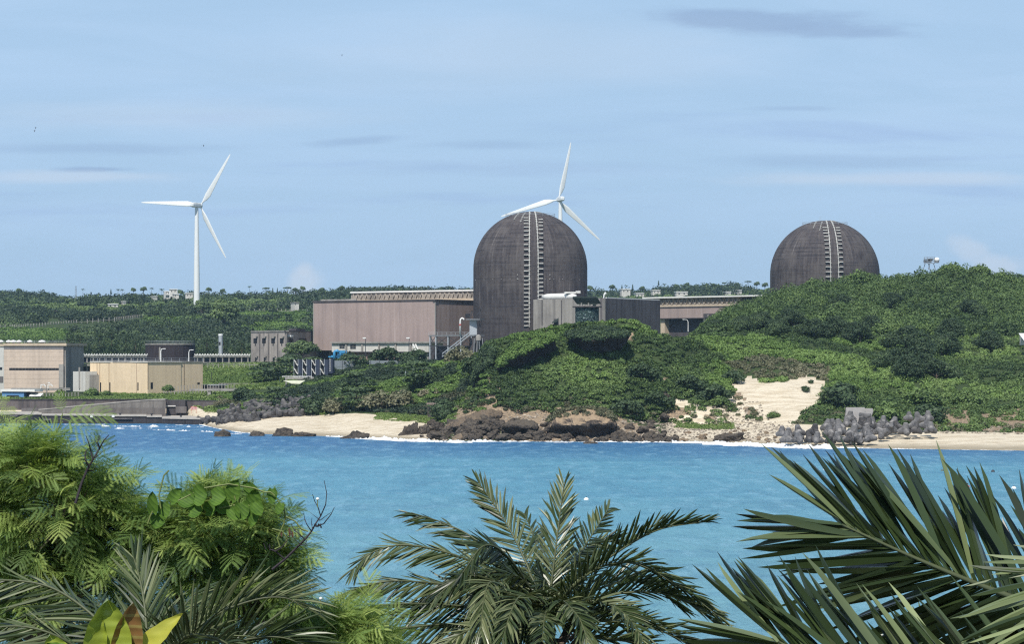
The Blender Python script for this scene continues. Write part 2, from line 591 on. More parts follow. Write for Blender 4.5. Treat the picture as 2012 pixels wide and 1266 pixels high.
ROWS = [
    (WL[:, 0], WL[:, 1] - 30, np.full(len(WL), -4.0)),
    (WL[:, 0], WL[:, 1], np.full(len(WL), 0.0)),
    # C: back of the beach / foot of the rocks
    rp((-500, 786, 785), (0, 786, 786), (360, 786, 788), (400, 765, 808), (430, 745, 812), (470, 722, 815), (560, 700, 815), (640, 690, 816), (700, 672, 814), (760, 662, 818),
       (860, 650, 826), (900, 630, 822), (960, 625, 812), (1100, 625, 812), (1200, 625, 822), (1300, 628, 832), (1400, 622, 838), (1500, 614, 835), (1600, 606, 838),
       (1700, 595, 846), (1830, 588, 850), (2012, 584, 853), (2500, 575, 855)),
    # D: mid slope
    rp((-500, 832, 776), (0, 832, 776), (400, 835, 772), (450, 800, 779), (500, 760, 782), (600, 725, 782), (700, 710, 772), (800, 702, 762), (900, 678, 756),
       (960, 637, 742), (1000, 633, 738), (1100, 633, 732), (1200, 633, 735), (1300, 633, 745), (1400, 642, 765), (1440, 652, 752), (1540, 655, 742), (1620, 655, 752),
       (1700, 640, 782), (1830, 632, 795), (2012, 625, 800), (2500, 620, 800)),
    # E: first crest
    rp((-500, 905, 770), (0, 905, 766), (400, 880, 755), (550, 850, 756), (600, 790, 757), (655, 782, 750), (700, 775, 736), (800, 772, 722), (900, 720, 714), (930, 662, 715), (960, 653, 672),
       (1000, 655, 658), (1060, 656, 647), (1120, 656, 642), (1180, 656, 637), (1230, 656, 634), (1280, 657, 648), (1320, 662, 663), (1400, 690, 675), (1500, 700, 680),
       (1600, 700, 690), (1700, 700, 708), (1800, 692, 712), (2012, 690, 710), (2500, 690, 710)),
    # F: behind the crest / plant level
    row((-500, 960, 9), (380, 960, 9.5), (410, 930, 17), (550, 930, 17.2), (600, 850, 17.6), (900, 830, 18), (940, 722, 18), (1300, 722, 18),
        (1345, 745, 23), (1400, 762, 29), (1500, 775, 32), (1600, 785, 30.5), (1800, 795, 31.5), (2012, 805, 31), (2500, 805, 30)),
    # G: plant plateau / right hill crest
    row((-500, 985, 17), (400, 985, 17.5), (1000, 995, 18.5), (1290, 985, 18.5), (1330, 905, 20), (1360, 860, 25), (1400, 850, 30.5), (1440, 850, 34.5), (1500, 862, 38.5),
        (1560, 865, 41.5), (1640, 870, 44.3), (1720, 872, 45.5), (1800, 873, 47.3), (1880, 873, 48.5), (1940, 873, 47.8), (2012, 873, 45.0), (2500, 873, 40)),
    # H: foot of the far hill
    row((-500, 1060, 19), (600, 1060, 20), (1300, 1080, 19), (1500, 1010, 19), (1750, 1010, 19.5), (1850, 1000, 28), (2500, 1000, 30)),
    # I: mid hill
    rp((-500, 1350, 648), (0, 1350, 648), (300, 1330, 645), (480, 1300, 650), (620, 1300, 650), (800, 1350, 660), (1200, 1400, 640), (1800, 1400, 640), (2012, 1300, 640), (2500, 1300, 640)),
    # J
    rp((-500, 1660, 606), (0, 1660, 608), (300, 1640, 604), (380, 1620, 604), (500, 1620, 606), (700, 1650, 604), (1200, 1750, 602), (1500, 1750, 600), (2012, 1700, 600), (2500, 1700, 600)),
    # K ridge
    rp((-500, 2200, 586), (0, 2200, 584), (100, 2200, 589), (150, 2200, 591), (300, 2150, 585), (400, 2150, 584), (600, 2250, 584), (700, 2250, 579), (900, 2250, 581),
       (1150, 2300, 587), (1250, 2300, 585), (1300, 2300, 580), (1400, 2300, 574), (1500, 2300, 571), (1800, 2300, 572), (1950, 2300, 556), (2012, 2300, 556), (2500, 2300, 560)),
    row((-500, 3500, 40), (2500, 3500, 40)),
]
NSUB = [3, 12, 16, 14, 6, 4, 5, 6, 8, 8, 3]


def terr(px, t, rough=True):
    """px array, t array (row index, float) -> X, Y, Z"""
    px = np.asarray(px, float); t = np.asarray(t, float)
    px, t = np.broadcast_arrays(px, t)
    Ys = np.stack([np.interp(px, r[0], r[1]) for r in ROWS])
    Zs = np.stack([np.interp(px, r[0], r[2]) for r in ROWS])
    i = np.clip(np.floor(t).astype(int), 0, len(ROWS) - 2)
    f = t - i
    ii = np.indices(px.shape)
    g = lambda A, k: np.take_along_axis(A, k[None], 0)[0]
    Y = g(Ys, i) * (1 - f) + g(Ys, i + 1) * f
    # a little convexity between rows
    Z = g(Zs, i) * (1 - f) + g(Zs, i + 1) * f
    X = (px - 1006) * Y / F
    if rough:
        pts = np.stack([X.ravel(), Y.ravel(), np.zeros(X.size)], 1)
        n = (fbm(pts * 0.07, 3, 4) - 0.5).reshape(X.shape)
        n2 = (fbm(pts * 0.35, 9, 4) - 0.5).reshape(X.shape)
        amp = np.clip((t - 2) / 1.0, 0, 1) * 2.6
        amp = np.where((t > 4.6) & (px < 1330) & (t < 7.3), 0.3, amp)
        amp = np.where((px < 560) & (t > 2) & (t < 7.3), 0.5, amp)
        amp = np.where((px > 540) & (px < 900) & (t > 3.3) & (t < 7.3), 0.6, amp)
        amp = np.where(t > 8, 5.0, amp)
        rocky = np.exp(-((px - 1090) / 260.0) ** 4) * np.clip(1 - np.abs(t - 1.9) / 1.0, 0, 1)
        Z = Z + n * amp + n2 * (0.12 + 2.2 * rocky)
    return X, Y, Z


SAND_BOWL = [(1438, 748), (1470, 740), (1500, 752), (1545, 752), (1575, 735), (1600, 742), (1626, 752), (1622, 770), (1596, 800), (1560, 828), (1548, 842), (1500, 836), (1480, 800), (1455, 776)]
TAN_SOIL = [[(1330, 782), (1375, 800), (1420, 796), (1445, 765), (1480, 800), (1505, 838), (1400, 842), (1320, 830), (1300, 810)],
            [(985, 800), (1040, 808), (1090, 800), (1130, 808), (1195, 805), (1230, 830), (1280, 838), (1150, 850), (1000, 846), (960, 820)],
            [(900, 790), (960, 770), (1000, 795), (985, 830), (890, 838)],
            [(1850, 800), (1905, 806), (1915, 835), (1850, 842)], [(1925, 812), (2060, 795), (2060, 848), (1930, 848)],
            [(1228, 652), (1246, 656), (1246, 668), (1230, 664)], [(955, 742), (975, 738), (988, 760), (965, 790), (955, 765)],
            [(1270, 750), (1310, 745), (1312, 780), (1275, 785)]]


def scene_px(X, Y, Z):
    return 1006 + X / Y * F, HZ - (Z - HCAM) / Y * F


def soil_zone(X, Y, Z, t, px):
    """0..1 sand, 0..1 tan soil"""
    u, v = scene_px(X, Y, Z)
    pts = np.stack([X.ravel() * 0.3, Y.ravel() * 0.3, Z.ravel() * 0.3], 1)
    j = (fbm(pts, 21, 3).reshape(X.shape) - 0.5) * 22
    sand = (t > 0.5) & (t < 2.02)
    sand &= ~((px > 860) & (px < 1310))
    bowl = in_poly(u + j, v + j * 0.5, SAND_BOWL) & (t > 1.8) & (t < 4)
    bowl |= in_poly(u + j, v + j, TAN_SOIL[0]) & (j > -1.5) & (t > 1.8)
    tan = np.zeros(X.shape, bool)
    for pl in TAN_SOIL:
        tan |= in_poly(u + j * 0.7, v - j * 0.4, pl) & (t > 1.3) & (t < 5)
    tan |= (t > 0.5) & (t < 1.7) & (px > 1000) & (px < 1290)
    return sand | bowl, tan & ~bowl


def build_terrain():
    us = np.concatenate([np.arange(-500, -40, 30), np.arange(-40, 380, 7), np.arange(380, 2060, 3.5), np.arange(2060, 2501, 30)])
    ts = np.concatenate([i + np.arange(n) / n for i, n in enumerate(NSUB)] + [[float(len(NSUB))]])
    U, T = np.meshgrid(us, ts)
    X, Y, Z = terr(U, T)
    nr, nc = U.shape
    V = np.stack([X.ravel(), Y.ravel(), Z.ravel()], 1)
    idx = np.arange(nr * nc).reshape(nr, nc)
    q = np.stack([idx[:-1, :-1], idx[:-1, 1:], idx[1:, 1:], idx[1:, :-1]], -1).reshape(-1, 4)
    sand, tan = soil_zone(X, Y, Z, T, U)
    m_, t = new_mat('coast_ground')
    p = pos(t)
    n1 = t.noise(p, 0.25, 6, 0.65)
    n2 = t.noise(p, 1.6, 5, 0.7)
    n3 = t.noise(t.scl(p, (0.15, 0.5, 1.2)), 1.0, 5, 0.65)
    under = t.mix(n1, (0.030, 0.045, 0.020), (0.085, 0.12, 0.045))
    sa = t.put('ShaderNodeAttribute', attribute_name='sand').outputs['Fac']
    ta = t.put('ShaderNodeAttribute', attribute_name='soil').outputs['Fac']
    sandc = t.mix(t.ramp(n3, 0.4, 0.72), (0.74, 0.65, 0.50), (0.52, 0.43, 0.30))
    sandc = t.mix(t.m('MULTIPLY', t.ramp(n2, 0.55, 0.72), 0.75), sandc, (0.27, 0.22, 0.15))
    z = t.put('ShaderNodeSeparateXYZ', {0: p}).outputs[2]
    wet = t.m('SUBTRACT', 1.0, t.ramp(t.m('ADD', z, t.m('MULTIPLY', n1, 0.5)), 0.45, 1.3))
    sandc = t.mix(t.m('MULTIPLY', wet, 0.75), sandc, t.mix(n2, (0.16, 0.14, 0.09), (0.42, 0.35, 0.25)))
    tanc = t.mix(t.ramp(n2, 0.35, 0.7), (0.40, 0.30, 0.20), (0.15, 0.12, 0.09))
    tanc = t.mix(t.m('MULTIPLY', t.ramp(n1, 0.55, 0.75), 0.7), tanc, (0.48, 0.38, 0.27))
    col = t.mix(t.ramp(ta, 0.3, 0.7), under, tanc)
    col = t.mix(t.ramp(sa, 0.3, 0.7), col, sandc)
    finish(t, pbsdf(t, col, 0.95, 0.1, bump(t, t.m('ADD', n2, n1), 0.8, 0.5)))
    me = mesh_np('terrain', V, q, None, m_, smooth=True)
    for nm, a in (('sand', sand), ('soil', tan)):
        at = me.attributes.new(nm, 'FLOAT', 'POINT')
        at.data.foreach_set('value', a.ravel().astype(np.float32))
    tag(link('terrain', me), kind='structure')
    # ground the camera stands on: a slope falling to the bay
    xs = np.linspace(-90, 90, 40); ys = np.linspace(-40, 120, 40)
    A, B = np.meshgrid(xs, ys)
    zz = near_ground(A, B)
    V = np.stack([A.ravel(), B.ravel(), zz.ravel()], 1)
    idx = np.arange(1600).reshape(40, 40)
    q = np.stack([idx[:-1, :-1], idx[:-1, 1:], idx[1:, 1:], idx[1:, :-1]], -1).reshape(-1, 4)
    m2, t = new_mat('near_slope_soil')
    col = t.mix(t.noise(pos(t), 0.8, 6, 0.7), (0.03, 0.045, 0.018), (0.09, 0.10, 0.045))
    finish(t, pbsdf(t, col, 0.95, 0.1))
    tag(link('near_slope', mesh_np('near_slope', V, q, None, m2, smooth=True)), kind='structure')


def near_ground(x, y):
    x = np.asarray(x, float); y = np.asarray(y, float)
    return np.interp(y, [-40, 0, 6, 12, 40, 95, 120], [20.3, 20.2, 19.3, 17.5, 10.0, -0.5, -3.0]) + 0.3 * np.sin(x * 0.3 + 1) * np.clip(y / 20, 0, 1)


def build_sea():
    m_, t = new_mat('bay_water')
    p = pos(t)
    sep = t.put('ShaderNodeSeparateXYZ', {0: p})
    y = sep.outputs[1]; x = sep.outputs[0]
    big = t.noise(t.scl(p, (0.004, 0.012, 1)), 1.0, 4, 0.55)
    med = t.noise(t.scl(p, (0.02, 0.09, 1)), 1.0, 5, 0.6)
    # sandy shallows near us, deeper and weedy reef water towards the far shore
    near_c = (0.195, 0.435, 0.515)
    mid_c = (0.13, 0.36, 0.49)
    far_c = (0.050, 0.18, 0.36)
    yy = t.m('ADD', y, t.m('MULTIPLY', t.m('SUBTRACT', big, 0.5), 260.0))
    c = t.mix(t.ramp(yy, 200, 420), near_c, mid_c)
    yn = t.m('ADD', t.m('ADD', y, t.m('MULTIPLY', t.m('SUBTRACT', big, 0.5), 120.0)), t.m('MULTIPLY', x, 0.22))
    c = t.mix(t.ramp(yn, 470, 590), c, far_c)
    c = t.mix(t.m('MULTIPLY', t.ramp(med, 0.45, 0.75), 0.35), c, far_c)
    w1 = t.noise(t.scl(p, (0.30, 0.075, 1)), 1.0, 9, 0.72)
    w2 = t.noise(t.scl(p, (0.10, 0.03, 1), (4, 2, 0)), 1.0, 8, 0.66)
    w3 = t.noise(t.scl(p, (2.2, 4.0, 1)), 1.0, 3, 0.6)
    h = t.m('ADD', t.m('ADD', w1, t.m('MULTIPLY', w2, 1.6)), t.m('MULTIPLY', w3, 0.3))
    # bumped wavelets, with their light and dark faces also painted into the colour
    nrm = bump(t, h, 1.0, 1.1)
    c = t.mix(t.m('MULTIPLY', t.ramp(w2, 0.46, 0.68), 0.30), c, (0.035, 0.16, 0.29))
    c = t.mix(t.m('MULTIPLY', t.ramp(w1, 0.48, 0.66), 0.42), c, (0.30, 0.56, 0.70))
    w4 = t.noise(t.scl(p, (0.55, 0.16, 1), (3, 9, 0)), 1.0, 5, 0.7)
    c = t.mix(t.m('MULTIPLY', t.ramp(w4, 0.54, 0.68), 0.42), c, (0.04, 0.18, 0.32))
    body = t.put('ShaderNodeBsdfDiffuse', {'Color': c, 'Normal': nrm}).outputs[0]
    gl = t.put('ShaderNodeBsdfGlossy', {'Color': (1, 1, 1, 1), 'Roughness': 0.22, 'Normal': nrm}).outputs[0]
    fr = t.put('ShaderNodeFresnel', {'IOR': 1.333, 'Normal': nrm}).outputs[0]
    fr = t.m('MINIMUM', t.m('MULTIPLY', fr, 0.8), 0.30)
    sh = t.put('ShaderNodeMixShader', {0: fr, 1: body, 2: gl}).outputs[0]
    finish(t, sh)
    V = [(-1200, -80, 0), (1200, -80, 0), (1200, 1000, 0), (-1200, 1000, 0)]
    tag(link('sea', mesh_np('sea', V, [(0, 1, 2, 3)], None, m_)), kind='structure')


# ------------------------------------------------------------------ foliage clouds
def quads_from(pos_, nrm, size, aspect=1.0, seed=1):
    """one leaf-spray quad per point, facing nrm, random spin"""
    r = np.random.default_rng(seed)
    n = nrm / np.maximum(np.linalg.norm(nrm, axis=1), 1e-9)[:, None]
    a = r.normal(size=n.shape)
    x = np.cross(n, a); x /= np.maximum(np.linalg.norm(x, axis=1), 1e-9)[:, None]
    y = np.cross(n, x)
    s = np.asarray(size).reshape(-1, 1) * np.ones((len(n), 1)) * 0.5
    sy = s * aspect
    k = r.uniform(0.2, 0.6, (len(n), 1))
    V = np.stack([pos_ - x * s, pos_ - y * sy + x * s * (k - 0.4), pos_ + x * s, pos_ + y * sy - x * s * (k - 0.4)], 1).reshape(-1, 3)
    q = np.arange(len(V)).reshape(-1, 4)
    return V, q


def cloud(cent, rad, n_each, leaf, seed=1, tint=None, tvar=0.25, jit=0.55, low=-0.35, shell=0.3, lump=0.35, aspect=0.8):
    """leafy clumps. cent (N,3), rad (N,3). returns V, q, tint per vertex"""
    r = np.random.default_rng(seed)
    cent = np.asarray(cent, float); rad = np.asarray(rad, float)
    N = len(cent)
    k = np.repeat(np.arange(N), n_each)
    d = r.normal(size=(len(k), 3))
    d /= np.linalg.norm(d, axis=1)[:, None]
    d[:, 2] = np.where(d[:, 2] < low, -d[:, 2], d[:, 2])
    base = cent[k]
    ln = vnoise(d * 2.3 + base * 0.71, seed + 5)
    rr = (1 - shell * r.random(len(k)) ** 1.5) * (1 - lump + 2 * lump * ln)
    p = base + d * rad[k] * rr[:, None]
    nn = d / rad[k]
    nn /= np.linalg.norm(nn, axis=1)[:, None]
    nn += r.normal(size=d.shape) * jit
    lf = np.asarray(leaf, float)
    lf = lf[k] if lf.ndim else np.full(len(k), float(lf))
    V, q = quads_from(p, nn, lf * r.uniform(0.7, 1.3, len(k)), aspect, seed + 1)
    tt = (r.uniform(0.3, 0.7, N) if tint is None else np.asarray(tint))[k] + r.normal(size=len(k)) * tvar * 0.5
    return V, q, np.repeat(np.clip(tt, 0, 1), 4)


def build_cloud(name, parts, mat, kind=None, label=None, cat=None, group=None, parent=None, loc=None):
    V = np.concatenate([p[0] for p in parts]); T_ = np.concatenate([p[2] for p in parts])
    n = 0; Q = []
    for p in parts:
        Q.append(p[1] + n); n += len(p[0])
    off = chain_offset(parent) if parent is not None else np.asarray(loc if loc is not None else (0, 0, 0), float)
    me = mesh_np(name, V - off, np.concatenate(Q), None, mat, T_)
    o = link(name, me, parent, None if parent is not None else off)
    return tag(o, label, cat, group, kind)


# footprints (photo coordinates of the ground point) where nothing grows
BARE = [SAND_BOWL, TAN_SOIL[0], TAN_SOIL[1], TAN_SOIL[2], TAN_SOIL[3], TAN_SOIL[4]]


def scatter(n, u0, u1, t0, t1, seed, bare=True, dens=None, upow=None):
    r = np.random.default_rng(seed)
    u = r.uniform(u0, u1, n); t = r.uniform(t0, t1, n)
    X, Y, Z = terr(u, t)
    if bare:
        pu, pv = scene_px(X, Y, Z)
        j = (fbm(np.stack([X * 0.3, Y * 0.3, Z * 0.3], 1), 21, 3) - 0.5) * 22
        ok = np.ones(n, bool)
        for k, pl in enumerate(BARE):
            inside = in_poly(pu + j, pv + j * 0.4, pl)
            keep = 0.0 if k == 0 else (0.30, .25, .65, .5, .3, .3)[k]
            ok &= ~(inside & (r.random(n) > keep))
        u, t, X, Y, Z = u[ok], t[ok], X[ok], Y[ok], Z[ok]
    return u, t, np.stack([X, Y, Z], 1)


def patch_tint(c, scale=0.05, seed=4, lo=0.1, hi=0.95):
    f = fbm(c * scale, seed, 3)
    return np.clip((f - 0.3) / 0.4, 0, 1) * (hi - lo) + lo


def gauss(u, a, b):
    return np.exp(-((u - a) / b) ** 2)


# things that stand clear of the wood: (px0, px1, top row, bottom row, distance)
CLEAR = [(322, 336, 570, 584, 1900), (333, 350, 567, 577, 1960), (341, 353, 576, 585, 1890), (364, 381, 575, 585, 1880), (211, 233, 596, 603, 1650), (242, 248, 591, 597, 1690), (302, 310, 581, 587, 1850),
         (578, 589, 593, 603, 1560), (1219, 1241, 566, 578, 2150), (1248, 1268, 574, 580, 2050), (1279, 1301, 567, 576, 2150), (1325, 1355, 570, 579, 2100), (1451, 1459, 569, 576, 2150), (1427, 1437, 572, 578, 2120),
         (378, 395, 575, 594, 1620), (-60, 60, 635, 643, 1400), (55, 110, 631, 641, 1390), (110, 175, 625, 637, 1400), (175, 240, 621, 630, 1420), (240, 305, 614, 625, 1450), (385, 415, 607, 614, 1500), (468, 615, 604, 611, 1500),
         (98, 116, 609, 625, 1450), (1998, 2040, 654, 668, 705)]


MEADOWS = [[(465, 614), (635, 608), (635, 662), (465, 668)], [(-60, 646), (60, 644), (140, 650), (130, 682), (-60, 690)], [(300, 622), (380, 616), (420, 640), (330, 650), (250, 640)]]


def clear_view(cc, R3):
    pu = 1006 + cc[:, 0] / cc[:, 1] * F
    top = HZ - (cc[:, 2] + R3[:, 2] * 1.15 - HCAM) / cc[:, 1] * F
    bot = HZ - (cc[:, 2] - HCAM) / cc[:, 1] * F
    rp_ = R3[:, 0] / cc[:, 1] * F * .8
    ok = np.ones(len(cc), bool)
    for (a, b, t0, t1, Y) in CLEAR:
        ok &= ~((pu + rp_ > a) & (pu - rp_ < b) & (top < t1) & (bot > t0 - 2) & (cc[:, 1] < Y + 12))
    return ok


def build_vegetation():
    # --- far hillside wood (one mass), crowns get smaller marks with distance
    parts = []
    specs = [(1900, -60, 930, 7.05, 8.0, 2.6, 0.95, 170), (3000, -60, 940, 8.0, 9.0, 3.0, 1.15, 130), (3300, -60, 1000, 9.0, 10.0, 3.6, 1.5, 100),
             (2000, 1140, 2060, 9.2, 10.05, 4.0, 1.6, 100), (900, -60, 1000, 9.85, 10.05, 3.6, 1.6, 90)]
    for k, (n, u0, u1, t0, t1, r0, lf, ne) in enumerate(specs):
        u, t, c = scatter(n, u0, u1, t0, t1, 50 + k, bare=False)
        # a mown green field behind the block with the small windows, and fence clearings
        pu, pv = scene_px(c[:, 0], c[:, 1], c[:, 2])
        field = in_poly(pu, pv, MEADOWS[0]) | in_poly(pu, pv, MEADOWS[1]) | in_poly(pu, pv, MEADOWS[2])
        r_ = np.random.default_rng(k)
        ok = ~(field & (r_.random(len(u)) > 0.06))
        c = c[ok]; u = u[ok]; t = t[ok]
        # woods and open scrub alternate in patches: tall dark crowns or low pale growth
        wood = np.clip((fbm(c * (.012, .006, 0), 41, 4) - .47) / .06, 0, 1)
        rad = r0 * r_.uniform(0.6, 1.2, len(c)) * (.8 + .75 * wood)
        R3 = np.stack([rad, rad, rad * (.35 + .6 * wood) * r_.uniform(0.8, 1.1, len(c))], 1)
        cc = c + np.array((0, 0, 1)) * (R3[:, 2] * 0.3)[:, None]
        tt = np.clip(.85 - .78 * wood + r_.normal(size=len(c)) * .13 + (patch_tint(c, .02, 4) - .5) * .3, 0, 1)
        ok = clear_view(cc, R3)
        cc, R3, tt = cc[ok], R3[ok], tt[ok]
        parts.append(cloud(cc, R3, ne, lf, 60 + k, tt, jit=0.5))
    build_cloud('hillside_forest', parts, M['far_leaf'], kind='stuff')
    # bright meadow on the far slope
    u, t, c = scatter(9000, -60, 640, 7.0, 8.9, 77, bare=False)
    pu, pv = scene_px(c[:, 0], c[:, 1], c[:, 2])
    ok = in_poly(pu, pv, MEADOWS[0]) | in_poly(pu, pv, MEADOWS[1]) | in_poly(pu, pv, MEADOWS[2])
    c = c[ok]
    build_cloud('far_meadow_scrub', [cloud(c, np.tile((2.4, 2.4, 0.8), (len(c), 1)), 60, 1.0, 78, patch_tint(c, 0.03) * .7)], M['bright_leaf'], kind='stuff')

    # --- right hill woodland
    parts = []
    for k, (n, u0, u1, t0, t1, r0, lf, ne) in enumerate([(1250, 1345, 2080, 4.6, 6.15, 2.9, 0.56, 420), (160, 1500, 2100, 6.1, 6.5, 2.7, 1.0, 120)]):
        u, t, c = scatter(n, u0, u1, t0, t1, 90 + k)
        r_ = np.random.default_rng(k + 5)
        rad = r0 * r_.uniform(0.55, 1.3, len(c)) * np.clip((u - 1300) / 120, 0.45, 1)
        R3 = np.stack([rad, rad, rad * r_.uniform(0.8, 1.15, len(c))], 1)
        cc = c + np.array((0, 0, 1)) * (rad * 0.1)[:, None]
        tt = patch_tint(c, 0.035, 8, 0.05, 0.7) * 0.6 + r_.uniform(0, 0.35, len(c))
        ok = clear_view(cc, R3)
        cc, R3, tt, c = cc[ok], R3[ok], tt[ok], c[ok]
        parts.append(cloud(cc, R3, ne, lf, 95 + k, tt, jit=0.55, lump=0.4))
    build_cloud('hill_woodland', parts, M['scrub_leaf'], kind='stuff')

    # --- headland creepers and scrub
    parts = []; bright = []; dry = []
    u, t, c = scatter(6000, 905, 2080, 2.05, 4.85, 120)
    r_ = np.random.default_rng(9)
    rad = np.where(u < 1350, 1.15, 1.4) * r_.uniform(0.45, 1.4, len(c))
    R3 = np.stack([rad, rad, rad * r_.uniform(0.45, 0.75, len(c))], 1)
    cc = c + np.array((0, 0, 1)) * (rad * 0.1)[:, None]
    base = patch_tint(c, 0.055, 14, 0.0, 1.0)
    pu, pv = scene_px(c[:, 0], c[:, 1], c[:, 2])
    isb = ((pu > 1380) & (pu < 1830) & (pv < 770) & (pv > 660) & (base > 0.25)) | ((pu > 930) & (pu < 1120) & (pv < 672)) | ((pu > 1180) & (pu < 1400) & (pv < 672) & (base > 0.3))
    isb |= (base > 0.78) & (r_.random(len(u)) < 0.5)
    isd = (t < 2.35) & (r_.random(len(u)) < 0.35) | in_poly(pu, pv, [(1420, 715), (1500, 700), (1630, 722), (1625, 760), (1560, 745), (1440, 748)])
    isd |= in_poly(pu, pv, [(1430, 770), (1480, 800), (1505, 838), (1430, 842), (1420, 800)]) & (r_.random(len(u)) < 0.6)
    for sel, dst in ((isb & ~isd, bright), (isd, dry), (~isb & ~isd, parts)):
        dst.append(cloud(cc[sel], R3[sel] * (0.7 if dst is dry else 1), 150, 0.46, 130, base[sel] * 0.7 + r_.uniform(0, .3, sel.sum()), jit=0.6, lump=0.3))
    build_cloud('headland_scrub', parts, M['scrub_leaf'], kind='stuff')
    build_cloud('creeper_mat', bright, M['bright_leaf'], kind='stuff')

    # --- bluff between the beach and the turbine hall
    u, t, c = scatter(1500, 430, 960, 2.1, 4.6, 150)
    r_ = np.random.default_rng(12)
    keep = ~((u < 560) & (t > 3.0))
    u, t, c = u[keep], t[keep], c[keep]
    rad = 1.6 * r_.uniform(0.5, 1.3, len(c))
    R3 = np.stack([rad, rad, rad * r_.uniform(0.4, 0.75, len(c))], 1)
    cc = c + np.array((0, 0, 1)) * (rad * 0.15)[:, None]
    base = patch_tint(c, 0.05, 24, 0.0, 1.0)
    isg = base > 0.42
    isd = (t < 2.8) & (r_.random(len(u)) < 0.3)
    dry.append(cloud(cc[isd], R3[isd], 150, 0.5, 152, base[isd]))
    build_cloud('bluff_scrub', [cloud(cc[~isd & ~isg], R3[~isd & ~isg], 190, 0.52, 151, base[~isd & ~isg])], M['dark_leaf'], kind='stuff')
    build_cloud('bluff_grass', [cloud(cc[isg & ~isd], R3[isg & ~isd] * (1.1, 1.1, 0.6), 190, 0.5, 153, base[isg & ~isd] * 0.6)], M['bright_leaf'], kind='stuff')
    build_cloud('dry_scrub', dry, M['dry_leaf'], kind='stuff')

    # --- grass around the works: slope behind, verge on the sea wall
    parts = []
    for (n, u0, u1, t0, t1, s) in [(1600, 395, 620, 3.6, 5.05, 1), (1100, 195, 640, 2.02, 3.25, 2), (260, -60, 200, 2.05, 2.4, 3)]:
        u, t, c = scatter(n, u0, u1, t0, t1, 170 + s, bare=False)
        R3 = np.tile((1.8, 1.8, 0.55), (len(c), 1))
        parts.append(cloud(c, R3, 60, 0.55, 180 + s, patch_tint(c, 0.06, 31, 0.1, 0.9), jit=0.8))
    build_cloud('grass', parts, M['grass_leaf'], kind='stuff')
    # weeds at the top of the beaches
    u, t, c = scatter(260, 740, 900, 1.8, 2.1, 191, bare=False)
    u2, t2, c2 = scatter(120, 1330, 1440, 1.8, 2.05, 192, bare=False)
    c = np.concatenate([c, c2])
    build_cloud('beach_grass', [cloud(c, np.tile((0.9, 0.9, 0.35), (len(c), 1)), 50, 0.35, 193, jit=0.8)], M['grass_leaf'], kind='stuff')


# ------------------------------------------------------------------ single trees (templates copied)
def crown_template(seed, lobes, leaf, n, mat, name='crown', **kw):
    """lobes: list of (x,y,z,rx,ry,rz)"""
    a = np.array(lobes, float)
    V, q, T_ = cloud(a[:, :3], a[:, 3:], n, leaf, seed, np.random.default_rng(seed).uniform(0.25, 0.75, len(a)), **kw)
    return mesh_np(name, V, q, None, mat, T_)


def trunk_mesh(h, r, lean=0.0, limbs=(), seed=0):
    b = MB()
    r_ = np.random.default_rng(seed)
    top = np.array((lean, 0, h))
    pts = [np.array((0, 0, -1.0)), np.array((lean * 0.2, 0, h * 0.4)), top]
    b.tube(pts, [r * 1.3, r, r * 0.6], 7)
    for (x, y, z) in limbs:
        b.tube([np.array((lean * 0.3, 0, h * 0.5)), np.array((x * 0.5, y * 0.5, (h * 0.6 + z) / 2)), np.array((x, y, z))], [r * 0.6, r * 0.4, r * 0.15], 5)
    V = np.concatenate(b.v)
    return mesh_np('trunk', V, np.concatenate(b.q), np.concatenate(b.t), M['trunk'])


def coconut_template(seed):
    """crown mesh of arching fronds and trunk mesh, height 8"""
    r_ = np.random.default_rng(seed)
    V = []; n = 0
    for k in range(16):
        a = k * 2.399 + r_.uniform(-.2, .2); L = r_.uniform(2.6, 3.4); el = r_.uniform(0.1, 1.15)
        d = np.array((math.cos(a), math.sin(a), 0))
        s = np.array((-math.sin(a), math.cos(a), 0))
        pts = []
        for f in np.linspace(0, 1, 7):
            pts.append(np.array((0, 0, 8)) + d * L * f * math.cos(el * (1 - f)) + np.array((0, 0, 1)) * (L * math.sin(el) * f - 1.9 * f * f))
        for i in range(6):
            w0 = 0.55 * math.sin(math.pi * (0.12 + 0.8 * i / 6)); w1 = 0.55 * math.sin(math.pi * (0.12 + 0.8 * (i + 1) / 6))
            for sg in (-1, 1):
                V += [pts[i], pts[i + 1], pts[i + 1] + sg * s * w1 + (0, 0, -w1 * 0.6), pts[i] + sg * s * w0 * 0.5 + (0, 0, -w0 * 0.3)]
    V = np.array(V)
    q = np.arange(len(V)).reshape(-1, 4)
    return mesh_np('crown', V, q, None, M['dark_leaf'], r_.uniform(0.3, 0.8, len(V)))


TREE_T = {}


